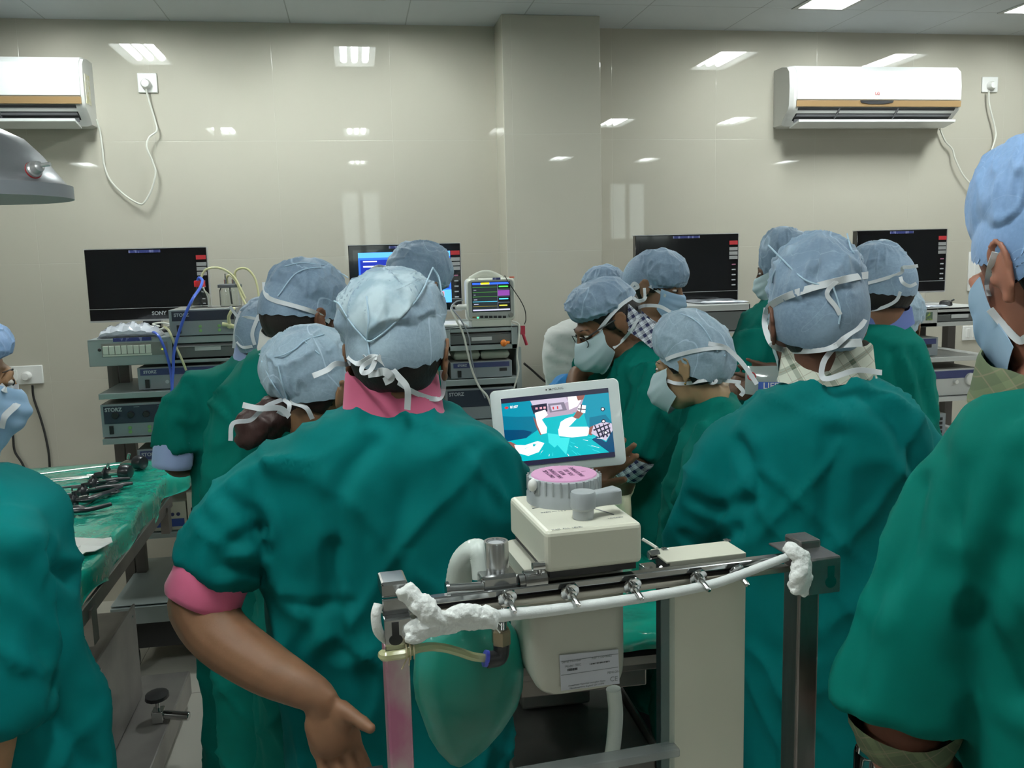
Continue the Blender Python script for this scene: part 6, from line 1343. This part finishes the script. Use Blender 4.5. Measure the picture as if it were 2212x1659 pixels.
tag(link_mesh(me,'blue_sheet',mat('sky_blue_cloth',(.02,.22,.55),rough=.7),None),'bright blue crumpled sheet bundle held just above the tablet','sheet')
# ================================================================ ANAESTHESIA MACHINE (near)
ME = Vector((math.cos(math.radians(4.87)), math.sin(math.radians(4.87)), 0)); MN = Vector((-ME.y, ME.x, 0)); MO = Vector((.0371,.9639,0))
def ML(px,py,off=0.0):
    d = ray(px,py); k = ((MO+MN*off)-CAM).dot(MN)/d.dot(MN); return CAM+d*k
def lz(px,py,off=0.0): p = ML(px,py,off); return (p-MO).dot(ME), p.z
def W3(e,n,z): return MO+ME*e+MN*n+Vector((0,0,z))
MR = Matrix((ME,MN,Vector((0,0,1)))).transposed()
class LB(MB):
    def lb(s,e0,e1,n0,n1,z0,z1): return s.box(W3((e0+e1)/2,(n0+n1)/2,(z0+z1)/2),(e1-e0,n1-n0,z1-z0),MR)
ms = mat('machine_chrome', (.55,.56,.57), rough=.16, metal=1.0, vary=(12,(.40,.40,.40),.4,.6)); ms2 = mat('brushed_steel_post', (.34,.32,.31), rough=.32, metal=.9, vary=(18,(.20,.18,.175),.4,.65,(1,1,.15)))
ms3 = mat('bracket_steel', (.34,.32,.32), rough=.3, metal=.85, vary=(14,(.24,.22,.22),.4,.6))
tm = thing('anaesthesia_frame', 'steel frame of the anaesthesia machine with two posts and twin rails in the foreground', 'machine frame', W3(.24,0,0))
el0,zl0 = lz(820,1250); el1,_ = lz(878,1250); er0,zr0 = lz(1725,1190,-.01); er1,_ = lz(1770,1190,-.01)
wL = (el1-el0)
pinkp = mat('taped_post', (.52,.45,.44), rough=.3, metal=.55, vary=(9,(.45,.16,.27),.48,.62,(1,1,.6)))
zt_ = ML(850,1262,-.01).z
b = LB(); b.lb(el0+.001,el1-.001,-.008,.024,.08,ML(850,1400,-.012).z); b.build('left_post', pinkp, tm, smooth=0, bevel=.003)
b = LB(); b.lb(el0,el1,-.012,.028,ML(850,1292,-.012).z,ML(850,1262,-.012).z+.002); b.build('post_cap', ms, tm, smooth=0, bevel=.003)
z1_ = ML(850,1340,-.028).z; z2_ = ML(850,1415,-.028).z
b = LB(); b.lb(el0,el1,-.028,-.025,z2_,z1_+.001); b.lb(el0,el1,-.026,.0,z1_-.002,z1_+.001)
b.lb(el0,el1,-.014,-.010,z1_,ML(850,1292,-.012).z); b.build('keyhole_bracket', ms, tm, smooth=0, bevel=.0015)
b = LB(); kc = ML(855,1375,-.0285); b.loft([[kc+ME*(w_*math.cos(a))+Vector((0,0,h+w_*.8*math.sin(a)))+MN*o for a in [2*math.pi*j/16 for j in range(16)]] for w_,h,o in ((.0075,-.004,-.0003),(.0075,-.004,.0003))]); b.lb((kc-MO).dot(ME)-.0038,(kc-MO).dot(ME)+.0038,-.0288,-.0282,kc.z-.004,kc.z+.016); plab(b.build('keyhole', dark, tm, smooth=0),'dark keyhole slot')
# right post
eR0 = lz(1725,1300,-.0)[0]; eR1 = lz(1771,1300,-.0)[0]; zR = ML(1748,1168,0).z; bw = (eR1-eR0)*1.25
b = LB(); b.lb(eR0,eR1,.0,.036,.08,zR); b.build('right_post', ms2, tm, smooth=0, bevel=.003)
b = LB(); e0 = lz(1727,1200,-.035)[0]; e1 = lz(1815,1200,-.035)[0]; zt2 = ML(1770,1207,-.035).z; zb2 = ML(1770,1283,-.035).z
b.lb(e0+.012,e1,-.037,-.034,zb2,zt2); b.lb(e0,e1,-.036,.036,zt2-.002,zt2+.001); b.lb(e1-.003,e1,-.036,.036,zb2,zt2); b.lb(e0,e0+.003,-.036,.0,zb2+.03,zt2); b.build('keyhole_bracket', ms3, tm, smooth=0, bevel=.0015)
kc = ML(1795,1245,-.0375); b = LB(); b.loft([[kc+ME*(w_*math.cos(a))+Vector((0,0,-.007+w_*math.sin(a)))+MN*o for a in [2*math.pi*j/16 for j in range(16)]] for w_,o in ((.0075,-.0003),(.0075,.0003))]); ke = (kc-MO).dot(ME); b.lb(ke-.0045,ke+.0045,-.0378,-.0372,kc.z-.006,kc.z+.013); plab(b.build('keyhole', GD, tm, smooth=0),'keyhole slot showing green gown behind')
# rails
ea = el1-.006; eb = lz(1735,1190,.002)[0]
zA,zB_ = ML(1060,1277,0).z, ML(1060,1292,0).z
b = LB(); b.lb(ea,eb,.0,.012,zB_,zA); b.build('upper_rail', ms, tm, smooth=0, bevel=.0015)
zC,zD_ = ML(1150,1292,0).z, ML(1150,1306,0).z
b = LB(); b.lb(ea,eb,.0,.012,zD_,zC); b.build('lower_rail', mat('lower_rail_steel',(.42,.39,.33),rough=.3,metal=.8), tm, smooth=0, bevel=.0015)
for (px,py) in ((1095,1290),(1230,1277),(1365,1264),(1507,1246),(1590,1236)):
    c = ML(px,py,-.002); b = MB(); b.lathe(c,[(.0115,0),(.0118,.002),(.011,.003),(.006,.0035),(.006,.008),(.0035,.0085),(.0032,.024),(.002,.027)],-MN+Vector((.12,0,-.35)),20); b.build('bolt', chrome, tm, smooth=35)
b = LB(); b.lb(.02,.46,.012,.03,ML(1200,1292,0).z-.006,ML(1200,1262,.02).z); b.build('mounting_plate', dark, tm, smooth=0)
b = LB(); p0 = lz(1290,1640,0); p1 = lz(1470,1600,0); b.lb(el1-.01,lz(1470,1620,0)[0],.0,.022,ML(1400,1648,0).z,ML(1400,1630,0).z); b.build('lower_shelf', mat('clear_acrylic_shelf',(.35,.38,.38),rough=.1,alpha=.55,coat=.5), tm, smooth=0, bevel=.002)
b = LB(); b.lb(el0-.02,eR1+.02,-.06,.42,.06,.10); b.build('base', cream_m, tm, smooth=0, bevel=.01)
b = LB(); b.lb(el0,el1,.38,.41,.10,.98); b.lb(eR0,eR1,.38,.41,.10,.98); b.lb(el0,eR1,.0,.41,.62,.645); b.build('rear_support', ms2, tm, smooth=0)
for e_ in (el0,eR1):
    for n_ in (-.04,.40): b = MB(); b.cyl(W3(e_-.012,n_,.03),W3(e_+.012,n_,.03),.03); b.build('castor', dark, tm)
# ribbed white tube and gauze
rib = mat('ribbed_white_tube', (.72,.75,.74), rough=.5, bump=(500,.4,.001)); gz = mat('cotton_gauze', (.78,.80,.78), rough=.95, bump=(160,.8,.003)); gz2 = gz
b = MB(); P = catmull([ML(872,1368,-.02),ML(910,1352,-.018),ML(1000,1340,-.016),ML(1100,1328,-.014),ML(1200,1317,-.012),ML(1320,1301,-.012),ML(1430,1284,-.012),ML(1530,1264,-.012),ML(1590,1245,-.014),ML(1650,1222,-.014),ML(1700,1203,-.014)],10); n = len(P)
b.tube(P,[(.0078-.0028*(i/n))*(1+.03*math.sin(i*2.2)) for i in range(n)],14); tag(b.build('ribbed_tube', rib, None),'long white ribbed tube tied along the twin rails in the foreground','tube')
def gauze(paths, lab, seed, amp=.004):
    b = MB()
    for pts, r in paths:
        P = catmull(pts,10); n = len(P)
        for q in range(6):
            S = []
            for i, p in enumerate(P):
                d = (P[min(i+1,n-1)]-P[max(i-1,0)]).normalized(); X, Y_ = frame(d); a = q*math.pi/3+i*.16+.5*math.sin(i*.3+q); rr = r*(.62+.22*math.sin(i*.23+q*1.7+seed)); S.append(p+X*rr*math.cos(a)+Y_*rr*math.sin(a))
            b.tube(S,[r*(.50+.10*math.sin(i*.31+q*2.1))*(.6 if i in (0,n-1) else 1) for i in range(n)],8)
    me = remeshed(b,.0018,2); a, nn = mesh_np(me); tw = ridge(a*np.array([70,70,200])+fbm(a*50,seed)[:,None]*5,seed)**2; a = a+nn*((tw-.3)*amp*.35+(fbm(a*260,seed+2)-.5)*.0016)[:,None]; me.vertices.foreach_set('co',a.ravel())
    return tag(link_mesh(me,'gauze_tie',gz,None),lab,'gauze')
g1 = gauze([([ML(872,1270,-.022),ML(888,1290,-.026),ML(910,1312,-.030),ML(935,1330,-.032),ML(960,1338,-.034),ML(990,1322,-.034),ML(1015,1322,-.034),ML(1045,1330,-.030),ML(1070,1340,-.026)],.0085),([ML(878,1368,-.028),ML(920,1356,-.034),ML(960,1345,-.034)],.010),([ML(905,1300,-.030),ML(925,1318,-.036),ML(930,1335,-.036)],.009),([ML(940,1345,-.03),ML(1000,1340,-.034),ML(1060,1332,-.028)],.010)],'fluffy white gauze knotted round the left post of the foreground frame',1)
g2 = gauze([([ML(1700,1180,-.03),ML(1716,1190,-.042),ML(1735,1205,-.046),ML(1738,1235,-.046),ML(1734,1265,-.046),ML(1724,1280,-.046)],.0075),([ML(1728,1215,-.046),ML(1730,1245,-.050),ML(1722,1275,-.046)],.011),([ML(1742,1240,-.046),ML(1748,1252,-.046)],.007)],'white gauze strip hanging from the right bracket of the foreground frame',3,.003)
b = MB(); P = catmull([ML(1045,1318,-.03),ML(1058,1335,-.033),ML(1068,1352,-.033),ML(1080,1367,-.033)],5); b.tube(P,.0008,5); P = catmull([ML(1040,1320,-.03),ML(1058,1330,-.033),ML(1075,1345,-.033),ML(1084,1352,-.03)],5); b.tube(P,.0007,5); tag(b.build('loose_thread',gz,None),'loose white threads dangling from the left gauze','thread')
b = MB(); b.tube(catmull([ML(818,1305,-.015),ML(812,1330,-.02),ML(818,1365,-.02),ML(840,1385,-.01)],6),.0055,10); tag(b.build('gauze_loop',gz,None),'white gauze loop round the outer side of the left post','gauze')
# vaporizer
bh = LB()
e0,z0 = lz(1180,1240,-.0); e1,_ = lz(1388,1222,-.0); zt = ML(1180,1150,.0).z; dd = .165
t = thing('vaporizer', 'cream vaporizer with pink topped grey dial and lever, behind the foreground rails', 'vaporizer', W3((e0+e1)/2,.06,z0-.16))
b = LB(); b.lb(e0,e1,.0,dd,z0,zt); vb = b.build('head', cream_m, t, smooth=0, bevel=.006, seg=3)
b = LB(); b.lb(e0+.006,e1-.006,.006,dd-.004,z0-.008,z0+.002); b.build('shadow_gap', dark, t, smooth=0)
body_m = mat('vaporizer_body',(.50,.50,.43),rough=.4,coat=.1)
eb0,_ = lz(1145,1330,.02); eb1,_ = lz(1358,1330,.02); zb0 = ML(1260,1497,.02).z
def rb(e0_,e1_,n0_,n1_,r_,z): 
    out = []
    for sx,sy,a0 in ((1,1,0),(-1,1,90),(-1,-1,180),(1,-1,270)):
        cx_ = e1_-r_ if sx > 0 else e0_+r_; cy_ = n1_-r_ if sy > 0 else n0_+r_
        for i in range(7): a = math.radians(a0+15*i); out.append(W3(cx_+r_*math.cos(a),cy_+r_*math.sin(a),z))
    return out
def rbx(e0_,e1_,n0_,n1_,r_,z):
    rings = []; return rb(e0_,e1_,n0_,n1_,r_,z)
b = LB(); hh = z0-.008; prof = [(1.0,hh),(1.0,zb0+.03),(.985,zb0+.016),(.95,zb0+.006),(.88,zb0)]
rings = []
for f,z_ in prof:
    ce = (eb0+eb1)/2; ew = (eb1-eb0)/2*f; rings.append(rb(ce-ew+.006*(hh-z_)/.1,ce+ew,.020+(1-f)*.05,dd-.005,.022,z_))
b.loft(rings); plab(b.build('body', body_m, t, smooth=50),'rounded lower housing')
dc = atz(1219,1079,zt); kd = pxm(dc); R0 = 80*kd
grey_p = mat('grey_dial', (.36,.39,.41), rough=.35, coat=.15)
b = MB(); b.lathe(dc,[(R0*1.02,0),(R0*1.02,.012),(R0*.985,.015),(R0*.985,.027),(R0*.95,.032),(R0*.90,.0335),(0,.0335)],(0,0,1),64)
for i in range(30):
    a = 2*math.pi*i/30; b.box(dc+Vector((R0*.985*math.cos(a),R0*.985*math.sin(a),.025)),(.0022,.0022,.018),Matrix.Rotation(a,3,'Z'))
b.build('dial', grey_p, t, smooth=35)
dt = dc+Vector((0,0,.0335)); b = MB(); b.lathe(dt,[(R0*.89,0),(R0*.87,.0016),(0,.0016)],(0,0,1),64); plab(b.build('dial_label', mat('pink_label',(.70,.35,.58),rough=.35), t),'round pink label with rotated print')
prt = mat('dark_print',(.12,.05,.12),rough=.5)
for i,(s_,dx) in enumerate((('!',.62),('HALOTHANE',.40),('FOR USE',.16),('WITH',-.05),('HALOTHANE',-.26),('ONLY 0-5%',-.46))):
    text(s_, .0085, dt+ME*(dx*R0*.9)+Vector((0,0,.0019)), MN, -ME, prt, 'lettering', t, depth=.0001)
b = MB(); b.ell(dc-ME*R0*1.0-MN*.02+Vector((0,0,.028)),(.006,.006,.008)); b.build('release_button', white_m, t)
lc_ = atz(1260,1119,zt); b = MB(); r1 = 23*pxm(lc_)
b.lathe(lc_,[(r1*.95,0),(r1,.003),(r1,.011),(r1*1.2,.014),(r1*1.2,.030),(r1*1.1,.033),(0,.034)],(0,0,1),32); b.build('lever_hub', grey_p, t, smooth=40)
tip = ML(1333,1075,.05); tip.z = zt+.022; d = (tip-(lc_+Vector((0,0,.022)))); dl = d.length; dn = d.normalized(); sn = Vector((-dn.y,dn.x,0))
b = MB(); b.loft([[lc_+dn*u*dl+sn*(w_*x)+Vector((0,0,.022+h*y)) for x,y in ((-1,-1),(-1,.7),(-.8,1),(.8,1),(1,.7),(1,-1))] for u,w_,h in ((0,r1*1.1,.010),(.3,.0085,.009),(.6,.0095,.009),(1.0,.0115,.010))]); b.build('lever', grey_p, t, smooth=35, bevel=.002)
def on_top(px,py,s_,sz,nm='scale_print'): p = atz(px,py,zt+.0008); text(s_, sz, p, ME, MN, MATS['grey_print'], nm, t, depth=.0001)
on_top(1195,1105,'OPEN ---- 1 2 3',.005); on_top(1330,1118,'LOCKED',.005); on_top(1225,1141,'MAX  FILL  LEVEL',.005)
b = MB(); b.tube([atz(1150+16*i,1098+math.sin(math.pi*i/11)*-14+1.2*i,zt+.0006) for i in range(12)],.0006,5); b.build('scale_line', MATS['grey_print'], t)
# label on lower housing
lab_m = mat('data_label',(.55,.56,.62),rough=.45)
q = [ML(1208,1415,.0185),ML(1335,1402,.0185),ML(1338,1476,.0185),ML(1212,1492,.0185)]
b = MB(); b.prism(q,(0,0,0),-MN*.0008); b.build('data_label', lab_m, t, smooth=0)
def lt(px,py,s_,sz): text(s_, sz, ML(px,py,.0174), ME, (0,0,1), MATS['grey_print'], 'lettering', t, depth=.0001)
lt(1235,1428,'Serial Number',.0042); lt(1238,1438,'Model  TEC',.0042); lt(1300,1419,'REF 1100-9052',.0042); lt(1325,1452,'PENLON',.004); lt(1326,1467,'CE',.0085); lt(1268,1476,'Anaesthetic Vaporizer Abingdon Oxon',.003); lt(1268,1482,'Manufactured in England OX14 3PH',.003)
for (a0,a1,b0,b1) in ((1274,1318,1427,1436),(1226,1248,1442,1450)):
    b = LB(); ee0,zz0 = lz(a0,b1,.0174); ee1,zz1 = lz(a1,b0,.0174); nn_ = 14
    for i in range(nn_): b.lb(ee0+(ee1-ee0)*(i/nn_),ee0+(ee1-ee0)*((i+.35+.3*((i*7)%3)/3)/nn_),.0170,.0176,zz0,zz1)
    b.build('barcode', dark, t, smooth=0)
b = LB(); a_,c_ = lz(1210,1457,.0174), lz(1336,1441,.0174)
for py in (1424,1453): aa = lz(1212,py+4,.0174); cc = lz(1335,py-9,.0174); b.lb(aa[0],cc[0],.0172,.0176,(aa[1]+cc[1])/2,(aa[1]+cc[1])/2+.0005)
b.build('label_rule', MATS['grey_print'], t, smooth=0)
# manifold block left of the vaporizer
t = thing('gas_manifold', 'chrome manifold block with cylindrical knob beside the vaporizer', 'manifold', ML(1080,1290,.03))
e0,z0 = lz(1040,1268,.01); e1,_ = lz(1122,1262,.01); z1 = ML(1080,1242,.01).z
b = LB(); b.lb(e0,e1,.008,.058,z0-.004,z1); b.build('block', ms, t, smooth=0, bevel=.004)
p = ML(1073,1236,.034); p.z = z1; kk_ = pxm(p); b = MB(); b.lathe(p,[(27*kk_,0),(27*kk_,.031),(26*kk_,.033),(21*kk_,.033),(20*kk_,.030),(0,.029)],(0,0,1),40); b.build('cylinder_knob', mat('turned_aluminium',(.62,.63,.64),rough=.25,metal=.95,bump=(90,.3,.001,(1,1,.05))), t, smooth=35)
b = MB(); b.lathe(p+Vector((0,0,.0295)),[(18*kk_,0),(17*kk_,.001),(0,.001)],(0,0,1),32); b.build('knob_insert', mat('grey_insert',(.42,.44,.46),rough=.4), t)
b = MB(); b.cyl(ML(965,1276,.01),ML(1043,1270,.01),.0075,n=20); b.cyl(ML(963,1276,.01),ML(970,1275,.01),.010,n=20); b.build('gas_fitting', ms, t, smooth=40); b = MB(); b.cyl(ML(1120,1256,.012),ML(1132,1254,.012),.009,n=20); b.cyl(ML(1132,1254,.012),ML(1178,1248,.012),.0115,n=24); b.build('gas_fitting', ms, t, smooth=40)
b = MB(); b.cyl(ML(1150,1224,.0),ML(1176,1221,.0),.0048,n=14); b.cyl(ML(1164,1223,.0),ML(1166,1245,.01),.003,n=10); b.build('lever_pin', chrome, t)
b = MB(); b.cyl(ML(1083,1268,.02),ML(1083,1362,.0),.0065,n=16); b.build('drop_pipe', ms, t)
b = MB(); b.lathe(ML(1083,1390,.0),[(.011,0),(.0115,.002),(.0115,.016),(.010,.018)],(0,0,1),6); b.build('hex_nut', mat('bronze_nut',(.30,.25,.17),rough=.35,metal=.9), t, smooth=20)
b = MB(); b.tube(catmull([ML(1083,1388,.0),ML(1083,1405,.0),ML(1078,1420,-.002),ML(1062,1424,-.004),ML(1052,1425,-.004)],5),[.0095]*21,16); b.build('elbow', dark, t)
b = MB(); b.cyl(ML(1053,1423,-.004),ML(1046,1422,-.004),.0095,n=24); b.build('release_ring', mat('blue_ring',(.06,.08,.50),rough=.35), t)
yt = mat('yellow_clear_tube',(.55,.55,.30),rough=.15,coat=.5,alpha=.72)
flex([ML(1048,1422,-.004),ML(1020,1418,-.006),ML(990,1408,-.010),ML(960,1400,-.015),ML(930,1397,-.02),ML(905,1400,-.03),ML(890,1405,-.035),ML(875,1412,-.036),ML(850,1416,-.036),ML(830,1418,-.036),ML(826,1412,-.03)], .0052, yt, 'gas_tube', 'yellowish clear tube from the black elbow to the left post', 'tube')
b = MB(); c = ML(886,1408,-.036)
for i in range(3): b.tube([c+ME*(.004*i-.004)+Vector((0,.008*math.sin(a),.008*math.cos(a))) for a in [2*math.pi*j/10 for j in range(11)]],.0008,5)
b.tube([c,c+Vector((-.010,-.006,-.016))],.0008,5); b.tube([c,c+Vector((-.002,-.006,-.013))],.0008,5); tag(b.build('string_tie', mat('string',(.45,.38,.24),rough=.9), None),'brown string knotted round the yellowish tube','string')
# white elbow hose
wh = mat('translucent_white_hose',(.62,.68,.64),rough=.4,coat=.2,bump=(300,.25,.001))
b = MB(); P = catmull([ML(990,1290,.10),ML(992,1250,.09),ML(1000,1215,.075),ML(1018,1194,.062),ML(1035,1192,.05),ML(1042,1212,.045),ML(1045,1250,.04)],8); n = len(P)
b.tube(P,[(.0165-.003*i/n)*(1+.02*math.sin(i*3)) for i in range(n)],20); tag(b.build('breathing_hose', wh, None),'milky white hose arching over the left end of the manifold','hose')
b = MB(); P = catmull([ML(1325,1488,.06),ML(1330,1540,.06),ML(1326,1600,.055),ML(1320,1650,.05),ML(1322,1720,.05)],6); b.tube(P,.0095,16); tag(b.build('drain_hose', wh, None),'white hose hanging straight down below the vaporizer','hose')
# breathing bag
bag_m = mat('green_rubber_bag',(.004,.17,.12),rough=.40,coat=.12,trans=.0,vary=(9,(.01,.24,.20),.45,.7)); 
bc = ML(1014,1480,.11); k = pxm(bc); t = thing('breathing_bag', 'big green rubber breathing bag hanging below the manifold', 'breathing bag', bc-Vector((0,0,.11)))
b = MB(); zt_ = (1480-1322)*k*1.0; prof = [(5,-183),(25,-172),(55,-142),(82,-105),(105,-60),(118,-15),(121,25),(117,70),(106,110),(86,140),(60,158),(30,168),(16,176)]
rings = []
for r_,h in prof:
    sh = 10*math.sin((h+60)/220*math.pi); rings.append([bc+ME*((r_*math.cos(a)-(0 if h > -60 else (-60-h)*.22))*k)+MN*(r_*.62*k*math.sin(a))+Vector((0,0,h*k)) for a in [2*math.pi*j/48 for j in range(48)]])
b.loft(rings); P = np.array(b.v); b.v = [tuple(p) for p in P+np.stack([0*P[:,0],(fbm(P*30,8)-.5)*.008,0*P[:,0]],1)]
b.build('bag', bag_m, t, smooth=180)
b = MB(); b.tube([bc+Vector((0,0,168*k)),bc+Vector((0,0,196*k)),W3((bc-MO).dot(ME)-.01,.10,ML(990,1288,.10).z)],[.016,.015,.0165],18); b.build('bag_neck', bag_m, t)
# cream column, acrylic panel
t = thing('flowmeter_column', 'tall cream column with two screws on top, right of the vaporizer', 'column', ML(1530,1659,.03))
e0,_ = lz(1447,1225,.016); e1,_ = lz(1612,1200,.016); zt3 = ML(1530,1205,.016).z; dpt = .05
b = LB(); b.lb(e0,e1,.016,.018,ML(1530,1720,.016).z-.1,zt3); b.lb(e1-.002,e1,.016,.016+dpt,ML(1530,1720,.016).z-.1,zt3); b.lb(e0-.004,e1,.016,.016+dpt,zt3-.002,zt3+.001); b.build('cover', cream_m, t, smooth=0, bevel=.004, seg=3)
b = LB(); b.lb(e0+.002,e1-.004,.022,.012+dpt,ML(1530,1720,.016).z-.1,zt3-.006); b.build('channel_interior', dark, t, smooth=0)
for (px,py) in ((1436,1187),(1570,1168)): p = atz(px,py,zt3+.001); b = MB(); b.lathe(p,[(.0052,0),(.005,.0015),(.0028,.0022),(.0028,.001),(0,.001)],(0,0,1),20); b.build('screw', chrome, t)
ac_m = mat('clear_acrylic_panel',(.30,.42,.40),rough=.05,alpha=.22,coat=.4)
b = LB(); ep,_ = lz(1428,1400,.012); ep2,_ = lz(1466,1400,.012); b.lb(ep,e0+.004,.010,.014,ML(1530,1720,.016).z-.1,ML(1440,1285,.01).z); tag(b.build('acrylic_panel', ac_m, None, smooth=0, bevel=.001),'clear acrylic strip along the left side of the cream column','panel')
# small chrome block and lid seen between vaporizer and column
b = LB(); e0_,z0_ = lz(1392,1250,.05); e1_,z1_ = lz(1425,1210,.05); b.lb(e0_,e1_,.04,.07,z0_,z1_-.008); b.cyl(ML(1400,1200,.05),ML(1424,1196,.05),.006); b.cyl(ML(1432,1225,.04),ML(1440,1240,.04),.008); tag(b.build('rear_fitting', ms, None, smooth=30, bevel=.002),'small chrome fitting between the vaporizer and the cream column','fitting')
b = MB(); b.tube([ML(1388,1165,.1),ML(1405,1175,.09),ML(1420,1185,.07)],.0022,6); tag(b.build('thin_white_tube', flex_w, None),'thin white tube from the vaporizer back to the cream column','tube')
# glass and chrome bottle at bottom right
t = thing('suction_jar', 'glass suction jar with chrome head at the bottom edge under the checked sleeve', 'jar', CAM+ray(1895,1760)*1.15)
c = CAM+ray(1893,1628)*1.15; k = pxm(c)
b = MB(); b.lathe(c,[(46*k,-.12),(46*k,0),(44*k,.004),(42*k,0),(42*k,-.118),(0,-.12)],(0,0,1),32,cap=False); b.build('glass', glass_m, t)
b = MB(); b.lathe(c,[(14*k,-.06),(16*k,-.02),(10*k,0),(10*k,.012),(16*k,.016),(16*k,.026),(8*k,.030),(4*k,.034),(3.5*k,.075)],(0,0,1),24); b.build('chrome_head', chrome, t)
b = MB(); b.tube([c+Vector((-40*k,0,-.03)),c+Vector((-60*k,.0,-.04)),c+Vector((-75*k,0,-.06))],.012,12); b.ell(c+Vector((-62*k,0,-.035)),(.018,.015,.012)); b.build('clamp', ms, t)
b = MB(); b.lathe(c+Vector((0,0,-.125)),[(48*k,0),(48*k,-.02),(10*k,-.02),(10*k,-.9),(60*k,-.91),(60*k,-.93)],(0,0,1),24); b.build('stand', ms2, t)
# blue mat behind at floor level
